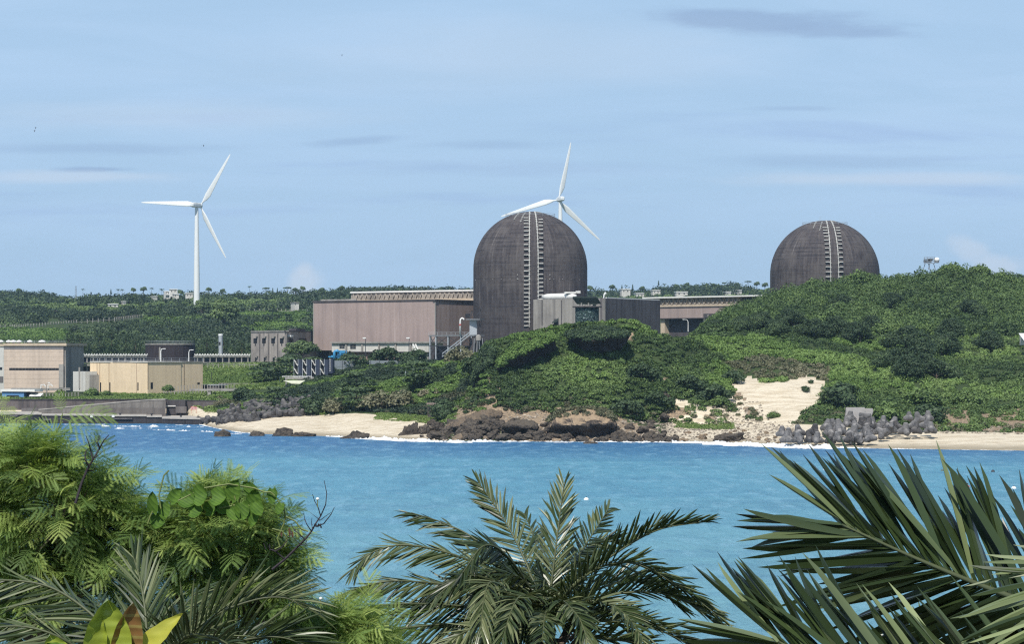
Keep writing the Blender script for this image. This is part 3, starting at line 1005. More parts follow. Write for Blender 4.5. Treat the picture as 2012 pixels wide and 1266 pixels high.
def make_templates():
    TREE_T['round'] = (crown_template(1, [(0, 0, 5.2, 3.2, 3.2, 2.2), (-1.8, .5, 4.4, 2.2, 2, 1.6), (2, -.3, 4.7, 2.2, 2.1, 1.7), (.5, 1, 6.2, 2, 2, 1.5), (-.6, -1.2, 3.9, 2.0, 1.9, 1.5), (1.3, -1.3, 5.4, 1.7, 1.6, 1.3)], .55, 420, M['far_leaf'], jit=.5),
                       trunk_mesh(4.5, .28, 0, [(-1.5, .4, 4.2), (1.7, -.2, 4.6)]))
    TREE_T['umbrella'] = (crown_template(2, [(0, 0, 6.2, 4.2, 3.2, 1.1), (-2.6, 0, 5.8, 2.2, 2, .9), (2.8, .4, 6.0, 2.4, 2, .9)], .9, 150, M['far_leaf'], jit=.5),
                          trunk_mesh(5.6, .25, .4, [(-2.4, 0, 5.7), (2.5, .3, 5.8)]))
    TREE_T['cedar'] = (crown_template(3, [(0, 0, 2.4, 1.5, 1.5, 1.6), (0, 0, 4.4, 1.15, 1.15, 1.5), (0, 0, 6.3, .75, .75, 1.4), (0, 0, 8.0, .35, .35, 1.3)], .7, 120, M['dark_leaf'], jit=.5, low=-.9),
                       trunk_mesh(8, .22))
    TREE_T['casuarina'] = (crown_template(4, [(0, 0, 6.5, 2.6, 2.6, 3.0), (-1.6, 0, 4.2, 1.9, 1.9, 2.6), (1.7, .4, 4.6, 2.0, 1.9, 2.6), (.2, -.4, 9.0, 1.6, 1.6, 2.0), (-.8, .2, 2.4, 2.4, 2.2, 1.8), (1.2, -.2, 2.2, 2.2, 2.1, 1.8)], .75, 260, M['dark_leaf'], jit=.8, low=-.9, lump=.5, aspect=.35),
                           trunk_mesh(9, .3, .2, [(-1.5, 0, 5), (1.5, .3, 6)]))
    TREE_T['bush'] = (crown_template(5, [(0, 0, 1.3, 1.9, 1.8, 1.5), (-1.1, -.2, 1.0, 1.3, 1.3, 1.1), (1.2, .1, .95, 1.4, 1.3, 1.1), (.2, -.7, 1.7, 1.0, 1.0, .8)], .42, 330, M['scrub_leaf'], jit=.6),
                      trunk_mesh(1.2, .12, 0, [(-.8, 0, 1.2), (.8, .2, 1.3)]))
    TREE_T['darkbush'] = (crown_template(6, [(0, 0, 1.6, 2.1, 1.9, 1.5), (-1.5, -.2, 1.0, 1.4, 1.3, 1.1), (1.5, .1, 1.1, 1.5, 1.4, 1.2), (.4, -.7, 2.2, 1.2, 1.1, .9)], .45, 380, M['dark_leaf'], jit=.6),
                          trunk_mesh(1.4, .14, 0, [(-1, 0, 1.3), (1, .2, 1.5)]))
    TREE_T['greybush'] = (crown_template(7, [(0, 0, 1.4, 2.2, 1.9, 1.5), (-1.5, -.2, 1.0, 1.5, 1.3, 1.2), (1.6, .1, 1.0, 1.5, 1.4, 1.2)], .38, 420, M['dry_leaf'], jit=.75),
                          trunk_mesh(1.3, .14, 0, [(-1, 0, 1.2), (1, .2, 1.3)]))
    TREE_T['layered'] = (crown_template(8, [(0, 0, 2.6, 2.6, 2.2, .5), (-1.6, -.3, 1.7, 2.0, 1.6, .45), (1.8, .1, 1.8, 2.2, 1.6, .45), (.2, -.6, 3.4, 1.6, 1.4, .45), (-.6, -.8, 1.0, 2.2, 1.5, .4), (2.4, -.4, 1.0, 1.8, 1.2, .4)], .42, 240, M['dark_leaf'], jit=.45),
                         trunk_mesh(2.8, .15, 0, [(-1.4, 0, 1.7), (1.6, .1, 1.8)]))
    TREE_T['grove'] = (crown_template(12, [(0, 0, 2.2, 1.5, 1.4, 1.1), (-1.4, -.3, 1.7, 1.2, 1.2, 1.0), (1.5, -.2, 1.8, 1.3, 1.2, 1.0), (-.6, -1.1, 1.2, 1.1, 1.0, .9), (.8, -1.2, 1.3, 1.2, 1.0, .9), (.4, -.5, 2.8, 1.0, 1.0, .8), (-2.3, 0, .9, .9, .9, .8), (2.4, -.4, 1.0, 1.0, .9, .8)], .19, 900, M['dark_leaf'], jit=.65, lump=.45),
                       trunk_mesh(1.4, .1, 0, [(-1, 0, 1.3), (1, .2, 1.5)]))
    TREE_T['coconut'] = (coconut_template(9), trunk_mesh(8, .18, 0.0))


def plant_tree(kind, name, cat, label, loc, s=1.0, sz=None, rz=None, group=None, tl=(0, 0)):
    cm, tm = TREE_T[kind]
    t = thing(name, label, cat, loc, group)
    t.scale = (s, s, sz if sz else s)
    t.rotation_euler = (tl[0], tl[1], random.uniform(0, 6.28) if rz is None else rz)
    link('crown', cm, t); link('trunk', tm, t)
    return t


def ground_at(px, t):
    X, Y, Z = terr(np.array([float(px)]), np.array([float(t)]))
    return np.array((X[0], Y[0], Z[0]))


def ground_py(px, py, t0=2.0, t1=10.0):
    """first terrain point on column px that lands on row py"""
    ts = np.linspace(t0, t1, 300)
    X, Y, Z = terr(np.full(300, float(px)), ts)
    v = HZ - (Z - HCAM) / Y * F
    k = np.argmax(v <= py)
    return np.array((X[k], Y[k], Z[k]))


ORD = ['first', 'second', 'third', 'fourth', 'fifth', 'sixth', 'seventh', 'eighth', 'ninth', 'tenth', 'eleventh', 'twelfth', 'thirteenth', 'fourteenth', 'fifteenth', 'sixteenth', 'seventeenth', 'eighteenth', 'nineteenth', 'twentieth',
       'twenty-first', 'twenty-second', 'twenty-third', 'twenty-fourth', 'twenty-fifth', 'twenty-sixth', 'twenty-seventh', 'twenty-eighth', 'twenty-ninth', 'thirtieth', 'thirty-first', 'thirty-second', 'thirty-third', 'thirty-fourth', 'thirty-fifth', 'thirty-sixth', 'thirty-seventh', 'thirty-eighth', 'thirty-ninth', 'fortieth']
ORD += ['forty-' + o for o in ORD[:9]] + ['fiftieth'] + ['fifty-' + o for o in ORD[:9]] + ['sixtieth'] + ['sixty-' + o for o in ORD[:9]] + ['seventieth'] + ['seventy-' + o for o in ORD[:9]] + ['eightieth'] + ['eighty-' + o for o in ORD[:9]] + ['ninetieth'] + ['ninety-' + o for o in ORD[:9]]


def nth(i, n, what, from_left=True):
    """ordinal phrase from the nearer end"""
    if i == 0: return 'leftmost ' + what
    if i == n - 1: return 'rightmost ' + what
    if i < (n + 1) // 2: return ORD[i] + ' ' + what + ' from the left'
    return ORD[n - 1 - i] + ' ' + what + ' from the right'


def build_trees():
    make_templates()
    # skyline trees on the far ridge: (px, top py, kind)
    sky = [(37, 567, 'round'), (68, 571, 'coconut'), (80, 571, 'coconut'), (163, 566, 'coconut'), (218, 568, 'cedar'), (232, 567, 'coconut'), (240, 567, 'coconut'),
           (262, 566, 'round'), (282, 564, 'round'), (298, 564, 'coconut'), (318, 566, 'coconut'), (355, 570, 'round'), (410, 565, 'round'), (437, 568, 'round'), (490, 561, 'coconut'),
           (523, 565, 'umbrella'), (536, 566, 'cedar'), (545, 566, 'cedar'), (565, 564, 'umbrella'), (580, 566, 'round'), (595, 563, 'round'), (632, 566, 'round'), (672, 562, 'round'), (712, 565, 'round'),
           (737, 567, 'round'), (775, 560, 'casuarina'), (800, 566, 'umbrella'), (823, 565, 'umbrella'), (868, 564, 'umbrella'), (920, 566, 'round'),
           (1160, 562, 'round'), (1203, 560, 'round'), (1222, 560, 'cedar'), (1243, 559, 'cedar'), (1262, 563, 'round'), (1294, 551, 'cedar'), (1305, 556, 'coconut'), (1330, 559, 'round'), (1350, 556, 'round'),
           (1368, 561, 'round'), (1388, 558, 'round'), (1400, 557, 'umbrella'), (1423, 555, 'umbrella'), (1447, 556, 'round'), (1470, 552, 'umbrella'), (1487, 554, 'round'), (1503, 556, 'round'),
           (1975, 540, 'umbrella'), (1990, 539, 'umbrella'), (2005, 539, 'round')]
    kn = {'round': ('broadleaf_tree', 'round-crowned tree'), 'coconut': ('palm_tree', 'small palm'), 'cedar': ('conifer_tree', 'narrow conifer'), 'umbrella': ('flat_topped_tree', 'flat-topped tree'), 'casuarina': ('casuarina_tree', 'tall wispy casuarina')}
    H = {'round': 7.6, 'coconut': 9.8, 'cedar': 9.2, 'umbrella': 7.3, 'casuarina': 11}
    cnt = {}
    for a in sky: cnt[a[2]] = cnt.get(a[2], 0) + 1
    seen = {}
    for (px, top, kd) in sky:
        g = ground_at(px, 9.95)
        ztop = ZP(top, g[1])
        s = {'round': .8, 'umbrella': .8, 'cedar': .7, 'coconut': .75, 'casuarina': .7}[kd] * random.uniform(.85, 1.15) * (1.5 if px > 1960 else 1)
        g = np.array((g[0], g[1], ztop - H[kd] * s))
        i = seen.get(kd, 0); seen[kd] = i + 1
        nm, what = kn[kd]
        lab = (nth(i, cnt[kd], what) + ' on the far ridge skyline') if cnt[kd] > 1 else what + ' sticking up on the far ridge skyline'
        plant_tree(kd, nm, 'tree', lab, g, s, s, group='trees on the far ridge skyline')
    # the big dark tree beside the meadow
    plant_tree('round', 'broadleaf_tree', 'tree', 'big dark dense tree standing left of the bright far meadow', ground_py(440, 652, 7.2, 9.5) + (0, 0, -2), 2.2, 2.4)
    plant_tree('round', 'broadleaf_tree', 'tree', 'dark low tree beside the foot of the left wind turbine', ground_py(398, 618, 7.5, 9.5) + (0, 0, -1), 1.6, 1.2)
    # casuarina belt behind the works on the left
    n = 13
    for i in range(n):
        px = 138 + i * 26.5 + random.uniform(-6, 6)
        if i >= 11: px += 15
        g = PXZ(px, 1035 + random.uniform(-12, 12), 18.5)
        s = random.uniform(0.85, 1.2)
        plant_tree('casuarina', 'casuarina_tree', 'tree', nth(i, n, 'dark casuarina') + ' in the belt behind the tan works building', g, s * 1.15, s * (1.0 if i < 6 else 0.85), group='casuarinas behind the works')
    # bush in front of the small-windowed block
    plant_tree('round', 'broadleaf_tree', 'tree', 'large dark spreading tree in front of the small-windowed concrete block', PXZ(592, 935, 17.0), 1.75, 1.15, rz=0.4)
    plant_tree('darkbush', 'round_bush', 'bush', 'dark bush below the corner of the small-windowed block', PXZ(572, 925, 16.8), 1.7, 1.4)
    # layered trees and grey bushes of the bluff above the left beach
    ly = [(520, 752, 2.6, 'layered', 'layered dark tree at the left end of the bluff'), (570, 748, 2.9, 'layered', 'layered dark tree below the yellow awning'),
          (610, 745, 2.6, 'layered', 'dark layered tree below the row of louvre racks'), (690, 725, 2.4, 'darkbush', 'dark shrub in front of the pale grey fence panels'),
          (760, 716, 2.6, 'darkbush', 'dark shrub on the bluff below the red-brown annex base'), (700, 775, 2.4, 'layered', 'layered dark tree in the middle of the bluff'),
          (830, 760, 2.6, 'layered', 'dark layered tree on the bluff right of the grey bushes'), (870, 705, 2.2, 'darkbush', 'dark shrub under the steel platform stairs'),
          (905, 715, 2.3, 'greybush', 'grey-green bush below the steel platform'), (815, 716, 2.2, 'darkbush', 'dark shrub at the foot of the pale beam stairs'),
          (655, 812, 2.0, 'greybush', 'grey-green bush at the top of the left beach'), (750, 805, 2.4, 'greybush', 'wide grey bush above the left beach sand'),
          (612, 815, 2.2, 'darkbush', 'dark bush at the right end of the left tetrapods'), (700, 808, 2.4, 'layered', 'dark low tree leaning over the left beach'),
          (790, 800, 2.2, 'greybush', 'grey bush left of the concrete block on the bluff'), (878, 812, 1.7, 'darkbush', 'dark bush right of the small bluff concrete block'),
          (440, 800, 1.3, 'greybush', 'grey scrub bush above the left end of tetrapods'), (480, 790, 2.0, 'darkbush', 'dark bush above the left tetrapods'), (545, 796, 2.0, 'layered', 'dark low tree above the middle of left tetrapods'),
          (935, 738, 2.2, 'darkbush', 'dark shrub at the left edge of the headland')]
    for (px, py, s, kd, lab) in ly:
        g = ground_py(px, py, 2.0, 4.9)
        plant_tree(kd, {'layered': 'layered_tree', 'darkbush': 'dark_bush', 'greybush': 'grey_bush'}[kd], 'tree' if kd == 'layered' else 'bush', lab, g + (0, 0, -0.4), s * 0.85, s * 0.75)
    # shrubs on the right side
    rs = [(1583, 770, 0.62, 'darkbush', 'small round shrub alone on the sand scar'), (1593, 753, 0.42, 'darkbush', 'tiny shrub at the upper edge of the sand scar'),
          (1520, 822, 0.75, 'bush', 'low olive shrub at the foot of the sand scar'), (1440, 752, 1.3, 'darkbush', 'dark bush at the left rim of the sand scar'),
          (1400, 790, 1.8, 'darkbush', 'dark bush on the headland left of the sand scar'), (1415, 800, 1.2, 'bush', 'green bush on tan soil left of the sand scar'),
          (1650, 800, 2.3, 'darkbush', 'dark bush above the left end of right tetrapods'), (1740, 830, 2.1, 'bush', 'green bush right of the concrete slab above tetrapods'),
          (1830, 835, 2.0, 'darkbush', 'dark bush at the right end of the right tetrapods'), (1810, 800, 2.0, 'bush', 'pale green bush above the right tetrapods'),
          (1230, 815, 1.6, 'darkbush', 'dark bush right of the big overhanging rock'), (1290, 800, 1.5, 'darkbush', 'dark bush on the headland lower right slope'),
          (1350, 770, 1.7, 'darkbush', 'dark bush at the middle of headland right slope'), (1260, 745, 1.6, 'darkbush', 'dark bush in the centre of the headland slope'),
          (1900, 800, 1.7, 'bush', 'green bush on the low cliff above the right beach')]
    for (px, py, s, kd, lab) in rs:
        g = ground_py(px, py, 2.0, 6.0)
        plant_tree(kd, {'darkbush': 'dark_bush', 'grove': 'tree_clump'}.get(kd, 'green_bush'), 'tree' if kd == 'grove' else 'bush', lab, g + (0, 0, -0.3), s, s * 0.85)
    # darker trees that stand out of the hill woodland
    dk = sorted([(1455, 655, 1.5), (1490, 650, 1.7), (1525, 662, 1.6), (1560, 650, 1.9), (1598, 665, 1.7), (1640, 668, 2.0), (1690, 675, 1.8), (1715, 655, 1.6), (1780, 690, 2.1), (1815, 720, 2.2), (1850, 700, 2.0), (1790, 745, 1.9), (1840, 750, 1.8), (1870, 668, 1.8), (1750, 725, 1.7), (1945, 690, 1.7), (1400, 655, 1.2), (1760, 610, 1.7), (1905, 625, 1.8), (1660, 610, 1.5)])
    for i, (px, py, s) in enumerate(dk):
        plant_tree('grove', 'dark_tree', 'tree', nth(i, len(dk), 'darker tree') + ' standing out of the right hill woodland', ground_py(px, py, 2.0, 6.0) + (0, 0, -.2), s * 1.25, s, group='darker trees in the hill woodland')
    # hill-crest trees that stick up
    for (px, h, lab) in [(1690, 6.0, 'round tree in front of the right dome base'), (1870, 5.5, 'tree at the very top of the right hill'), (1925, 5.0, 'tree on the right shoulder of the right hill'), (1600, 4.5, 'tree below the left side of the right dome')]:
        g = ground_at(px, 5.95)
        c = plant_tree('bush', 'broadleaf_tree', 'tree', lab, g, h / 3.2, h / 3.0)
    # yard bushes near the tan building
    for (px, py, s, lab) in [(120, 783, 1.2, 'low bush behind the sea wall beside the tan building'), (180, 783, 1.4, 'bush in front of the left corner of tan building'), (208, 782, 1.0, 'small bush before the tan building left face'), (330, 772, 1.1, 'bush at the foot of the tan building right face')]:
        plant_tree('bush', 'green_bush', 'bush', lab, PXZ(px, 812, ZP(py, 812)), s, s * 0.8)

# ------------------------------------------------------------------ buildings
class Face:
    """a vertical facade through two photo columns at given distances"""
    def __init__(s, a, b):
        s.a = np.array(((a[0] - 1006) * a[1] / F, a[1])); s.b = np.array(((b[0] - 1006) * b[1] / F, b[1]))
        d = s.b - s.a
        s.u = d / np.linalg.norm(d)
        s.n = np.array((s.u[1], -s.u[0]))          # outward, towards the eye
        if s.n[1] > 0: s.n = -s.n
        s.rz = math.atan2(s.u[1], s.u[0])

    def at(s, px, off=0.0):
        k = (px - 1006) / F
        o = s.a + s.n * off
        # solve o + u*t = (k*Y, Y)
        t = (k * o[1] - o[0]) / (s.u[0] - k * s.u[1])
        return o + s.u * t

    def panel(s, mb, px0, px1, py0, py1, off, thick=0.3):
        A = s.at(px0, off); B = s.at(px1, off)
        Y = (A[1] + B[1]) / 2
        z1, z0 = ZP(py0, Y), ZP(py1, Y)
        return s.slab(mb, px0, px1, z0, z1, off, thick)

    def slab(s, mb, px0, px1, z0, z1, off, thick=0.3):
        A = s.at(px0, off); B = s.at(px1, off)
        c = (A + B) / 2 - s.n * thick / 2
        mb.box((c[0], c[1], (z0 + z1) / 2), (np.linalg.norm(B - A), thick, abs(z1 - z0)), s.rz)
        return mb


def block(mb, corners, z0, z1):
    """corners: (px, Y) going left back -> ...; any order ccw from above"""
    plan = [((p - 1006) * Y / F, Y) for p, Y in corners]
    a = sum(plan[i][0] * plan[(i + 1) % len(plan)][1] - plan[(i + 1) % len(plan)][0] * plan[i][1] for i in range(len(plan)))
    if a < 0: plan = plan[::-1]
    mb.prism(plan, z0, z1)
    return mb


def fourth(l, c, r):
    """complete the rectangle whose near corner is c"""
    X = lambda q: np.array(((q[0] - 1006) * q[1] / F, q[1]))
    d = X(l) + X(r) - X(c)
    return (d[0] / d[1] * F + 1006, d[1])


def dome_mat():
    m_, t = new_mat('weathered_dome_concrete')
    p = objco(t)
    sep = t.put('ShaderNodeSeparateXYZ', {0: p})
    ang = t.m('MULTIPLY', t.m('ARCTAN2', sep.outputs[0], t.m('MULTIPLY', sep.outputs[1], -1.0)), 23.0)
    cyl = t.put('ShaderNodeCombineXYZ', {0: ang, 1: sep.outputs[2]}).outputs[0]
    s1 = t.noise(t.scl(cyl, (0.75, 0.05, 1)), 1.0, 5, 0.65)
    s2 = t.noise(t.scl(cyl, (0.25, 0.02, 1), (5, 2, 0)), 1.0, 4, 0.6)
    hb = t.noise(t.scl(cyl, (0.03, 0.8, 1), (1, 7, 0)), 1.0, 4, 0.65)
    fine = t.noise(p, 1.1, 5, 0.7)
    col = t.mix(t.ramp(s1, 0.3, 0.7), (0.046, 0.040, 0.043), (0.105, 0.092, 0.090))
    gate = t.ramp(t.noise(t.scl(cyl, (0.05, 0.07, 1), (8, 1, 0)), 1.0, 4, 0.6), 0.40, 0.62)
    col = t.mix(t.m('MULTIPLY', t.m('MULTIPLY', t.ramp(s2, 0.55, 0.72), gate), 0.85), col, (0.165, 0.148, 0.14))
    col = t.mix(t.m('MULTIPLY', t.m('MULTIPLY', t.ramp(s1, 0.60, 0.72), gate), 0.85), col, (0.24, 0.215, 0.20))
    col = t.mix(t.m('MULTIPLY', t.ramp(hb, 0.50, 0.66), 0.65), col, (0.035, 0.032, 0.036))
    col = t.mix(t.m('MULTIPLY', t.ramp(fine, 0.42, 0.7), 0.5), col, (0.028, 0.025, 0.029))
    blot = t.noise(p, 0.16, 5, 0.6)
    col = t.mix(t.m('MULTIPLY', t.ramp(blot, 0.45, 0.65), 0.45), col, (0.13, 0.115, 0.108))
    zz = t.m('FRACT', t.m('DIVIDE', sep.outputs[2], 1.55))
    ln = t.m('MULTIPLY', t.m('LESS_THAN', zz, 0.13), t.m('MULTIPLY', t.ramp(hb, 0.3, 0.7), 0.4))
    col = t.mix(ln, col, (0.16, 0.145, 0.14))
    # darker band round the cylinder, paler cap
    zn = t.m('ADD', sep.outputs[2], t.m('MULTIPLY', t.m('SUBTRACT', s1, 0.5), 14.0))
    col = t.mix(t.m('MULTIPLY', t.m('SUBTRACT', 1.0, t.ramp(zn, 24, 33)), 0.35), col, (0.040, 0.037, 0.042))
    finish(t, pbsdf(t, col, 0.9, 0.2, bump(t, t.m('ADD', fine, s1), 0.4, 0.15)))
    return m_


def build_dome(px, Y, rpx, zb, ztop, label, grp, ladder_bottom, right_bottom):
    R = rpx * Y / F
    zs = ztop - R - zb
    t = thing('containment_dome', label, 'reactor dome', PXZ(px, Y, zb), grp)
    o3 = np.array(t.location)
    prof = [(R, -3), (R, zs * 0.5), (R, zs)] + [(R * math.cos(a), zs + R * math.sin(a)) for a in np.linspace(0.06, math.pi / 2 - 0.002, 26)]
    b = MB(); b.lathe(prof, o3, 96)
    sh = b.build('dome_shell', M['dome'], t, smooth=True)

    def surf(x, z, out=0.0):
        r = R + out if z <= zs else math.sqrt(max((R + out) ** 2 - (z - zs) ** 2, 0.01))
        y = -math.sqrt(max(r * r - x * x, 0.0))
        return o3 + np.array((x, y, z))

    def path(x, z0, z1, n=40, out=0.15):
        """points from low to high along the face"""
        pts = []
        tot = zs + R * math.pi / 2
        for k in range(n + 1):
            s_ = z0 + (z1 - z0) * k / n
            if s_ <= zs: zz = s_
            else: zz = zs + R * math.sin((s_ - zs) / R)
            pts.append(surf(x * (1 if s_ <= zs else math.cos((s_ - zs) / R) * 0.5 + 0.5), zz, out))
        return pts
    smax = zs + R * 1.42
    # central pilaster between the ladders
    b = MB()
    L = path(-0.35, 2, smax, 36, 0.55); Rr = path(2.6, 2, smax, 36, 0.55)
    L0 = path(-0.35, 2, smax, 36, -0.3); R0 = path(2.6, 2, smax, 36, -0.3)
    V = np.array(L + Rr + L0 + R0); n = 37
    q = []
    for i in range(n - 1):
        q += [(i, n + i, n + i + 1, i + 1), (2 * n + i, i, i + 1, 2 * n + i + 1), (n + i, 3 * n + i, 3 * n + i + 1, n + i + 1)]
    b.add(V, q)
    b.build('pilaster', M['dome'], t, smooth=False)
    for sgn, xr, x0, x1, zbot in ((0, -0.55, -2.6, -0.8, ladder_bottom), (1, 2.8, 3.0, 4.7, right_bottom)):
        b = MB()
        pts = path(xr, zbot, smax, 60, 0.75)
        b.tube(pts, 0.17, 6)
        for i in range(2, 60, 2):
            b.box(pts[i], (0.6, 0.5, 0.35))
        rail = b.build('ladder_rail', M['ladder'], t)
        s_ = zbot + 0.5
        send = zs + R * 1.05
        while s_ < send:
            zz = s_ if s_ <= zs else zs + R * math.sin((s_ - zs) / R)
            pL = surf(x0, zz, 0.0); pR = surf(x1, zz, 0.0)
            c = (pL + pR) / 2
            dep = 1.0 if s_ > zs - 4 else 0.55
            b = MB(); b.box(c + (0, -dep / 2, 0), (x1 - x0, dep, 0.34))
            b.build('rung', M['ladder'], rail)
            b = MB()
            p_ = c; hw = (x1 - x0) * .36
            b.add([p_ + (-hw, 0, -.19), p_ + (hw, 0, -.19), p_ + (-hw, -dep * .9, -.19), p_ + (hw, -dep * .9, -.19), p_ + (-hw, 0, -1.1), p_ + (-hw * .2, 0, -1.1)],
                  [(0, 1, 3, 2), (2, 3, 5, 4), (0, 4, 5, 1)], [(0, 2, 4), (1, 5, 3)])
            b.build('bracket', M['dark_steel'], rail)  # dark wedge builds the rung's triangular shadow into its bracket
            s_ += 2.05 if s_ > zs - 4 else 1.55
    # two pale cable runs on the upper left of the cap
    for (xa, xb, sa, sb) in ((-6.3, -4.0, zs + R * 0.98, zs + R * 1.36), (-3.9, -1.8, zs + R * 0.9, zs + R * 1.33), (4.0, 2.2, zs + R * 1.3, zs + R * 1.4)):
        pts = []
        for k in range(14):
            f = k / 13
            s_ = sa + (sb - sa) * f
            pts.append(surf(xa + (xb - xa) * f, zs + R * math.sin((s_ - zs) / R), 0.25))
        b = MB(); b.tube(pts, 0.16, 5)
        for i in range(1, 13, 2): b.box(pts[i], (0.7, 0.5, 0.35))
        b.build('cable_run', M['ladder_dim'], t)
    # railing round the cap
    b = MB()
    for hh in (0.6, 1.2):
        rr = 9.5
        pts = [o3 + (rr * math.cos(a), rr * math.sin(a), zs + math.sqrt(R * R - rr * rr) + hh) for a in np.linspace(0, 2 * math.pi, 49)]
        b.tube(pts, 0.05, 4, cap=False)
    for a in np.linspace(0, 2 * math.pi, 24, endpoint=False):
        p0 = o3 + (9.5 * math.cos(a), 9.5 * math.sin(a), zs + math.sqrt(R * R - 90.2))
        b.bar(p0, p0 + (0, 0, 1.25), 0.07)
    b.bar(o3 + (-2.0, 0, zs + R - 0.2), o3 + (-2.0, 0, zs + R + 1.6), 0.1)
    b.bar(o3 + (-3.0, 0, zs + R - 0.2), o3 + (-1.0, 0, zs + R + 0.9), 0.08)
    b.build('cap_railing', M['light_steel'], t)
    # small ring of pale anchor plates below the spring line
    b = MB()
    for xx in (-5.0, 7.2):
        for dz in (-3.0, -4.6):
            p_ = surf(xx, zs + dz, 0.05); b.box(p_, (0.45, 0.4, 0.4))
    for xx in np.arange(-21, 22, 3.3):
        p_ = surf(xx, zs - 4.6, 0.02); b.box(p_, (0.22, 0.25, 0.22))
    b.build('anchor_plates', M['ladder_dim'], t)
    return t


def build_turbine(px, Yt, hub_py, base_z, label, tips, nac_dir, nac_len):
    """wind turbine; tips: photo positions of the blade tips; rotor seen nearly edge-on or face-on"""
    hub = P(px, hub_py, Yt)
    base = np.array((hub[0] - 0.0, Yt, base_z))
    t = thing('wind_turbine', label, 'wind turbine', base, 'wind turbines behind the works')
    b = MB()
    hgt = hub[2] - 1.6 - base_z
    b.lathe([(2.15, -2), (2.1, 0), (1.9, hgt * 0.4), (1.45, hgt * 0.8), (1.15, hgt)], base, 28)
    b.build('tower', M['white_paint'], t, smooth=True)
    # nacelle: tapered box
    b = MB()
    nd = np.array(nac_dir, float); nd /= np.linalg.norm(nd)
    sd_ = np.array((-nd[1], nd[0], 0))
    secs = [(-nac_len * 0.35, 1.2, 1.3), (-nac_len * 0.3, 1.55, 1.6), (nac_len * 0.35, 1.55, 1.7), (nac_len * 0.6, 1.3, 1.35), (nac_len * 0.66, 0.9, 0.9)]
    V = []
    for (u, w, h) in secs:
        c = hub - nd * (u) * 1.0 + np.array((0, 0, 0.15))
        for a in np.linspace(0, 2 * math.pi, 12, endpoint=False):
            ca, sa = math.cos(a), math.sin(a)
            ex = math.copysign(abs(ca) ** 0.5, ca) * w; ez = math.copysign(abs(sa) ** 0.5, sa) * h
            V.append(c + sd_ * ex + np.array((0, 0, ez)))
    q = [(i * 12 + k, i * 12 + (k + 1) % 12, (i + 1) * 12 + (k + 1) % 12, (i + 1) * 12 + k) for i in range(len(secs) - 1) for k in range(12)]
    tr = [(0, k + 1, k) for k in range(1, 11)] + [(48, 48 + k, 49 + k) for k in range(1, 11)]
    b.add(V, q, tr)
    b.build('nacelle', M['white_paint'], t, smooth=False)
    # hub spinner
    hc = hub + nd * (nac_len * 0.35 + 1.2)
    b = MB()
    prof = []
    V = []
    for k, (s_, r_) in enumerate([(-1.4, 1.35), (-0.6, 1.6), (0.3, 1.55), (1.1, 1.15), (1.6, 0.5), (1.75, 0.05)]):
        for a in np.linspace(0, 2 * math.pi, 16, endpoint=False):
            V.append(hc + nd * s_ + sd_ * r_ * math.cos(a) + np.array((0, 0, r_ * math.sin(a))))
    q = [(i * 16 + k, i * 16 + (k + 1) % 16, (i + 1) * 16 + (k + 1) % 16, (i + 1) * 16 + k) for i in range(5) for k in range(16)]
    b.add(V, q)
    b.build('hub', M['white_paint'], t, smooth=True)
    # blades: chord profile along the span, aerofoil section, twist
    for (tx_, ty_) in tips:
        ray = P(tx_, ty_, 1000.0) - np.array((0, 0, HCAM))
        tip = np.array((0, 0, HCAM)) + ray * (np.dot(hc - np.array((0, 0, HCAM)), nd) / np.dot(ray, nd))
        d = tip - hc
        k_ = np.linalg.norm(d)
        d /= k_
        L = k_
        w = np.cross(nd, d)
        b = MB(); V = []
        st = [(0.03, 1.0, 1.0, 0), (0.08, 1.1, 0.9, 8), (0.14, 2.7, 0.7, 14), (0.22, 3.8, 0.55, 12), (0.4, 3.2, 0.42, 9), (0.6, 2.4, 0.30, 6), (0.8, 1.7, 0.2, 3), (0.93, 1.15, 0.12, 2), (0.985, 0.7, 0.07, 1), (1.0, 0.1, 0.02, 0)]
        for (s_, ch, th, tw) in st:
            tw = math.radians(tw + 4)
            cx = w * math.cos(tw) + nd * math.sin(tw)
            cy = -w * math.sin(tw) + nd * math.cos(tw)
            c = hc + d * L * s_ + nd * 0.8 * s_ * s_
            for a in np.linspace(0, 2 * math.pi, 12, endpoint=False):
                e = math.cos(a)
                xx = (e * 0.5 + (0.22 if ch > th * 1.2 else 0)) * ch
                yy = math.sin(a) * 0.5 * th * (1.0 if ch <= th * 1.2 else (0.35 + 0.65 * (0.5 - e * 0.5)) * 1.3)
                V.append(c + cx * xx + cy * yy)
        q = [(i * 12 + k, i * 12 + (k + 1) % 12, (i + 1) * 12 + (k + 1) % 12, (i + 1) * 12 + k) for i in range(len(st) - 1) for k in range(12)]
        b.add(V, q)
        b.build('blade', M['white_paint'], t, smooth=True)
    return t


def rail(mb, pts, h=1.1, step=3.0, w=0.07, rails=2):
    pts = [np.asarray(p, float) for p in pts]
    for a, b in zip(pts[:-1], pts[1:]):
        for k in range(rails):
            hh = h * (k + 1) / rails
            mb.bar(a + (0, 0, hh), b + (0, 0, hh), w)
        n = max(int(np.linalg.norm(b - a) / step), 1)
        for i in range(n + 1):
            p = a + (b - a) * i / n
            mb.bar(p, p + (0, 0, h), w)
    return mb


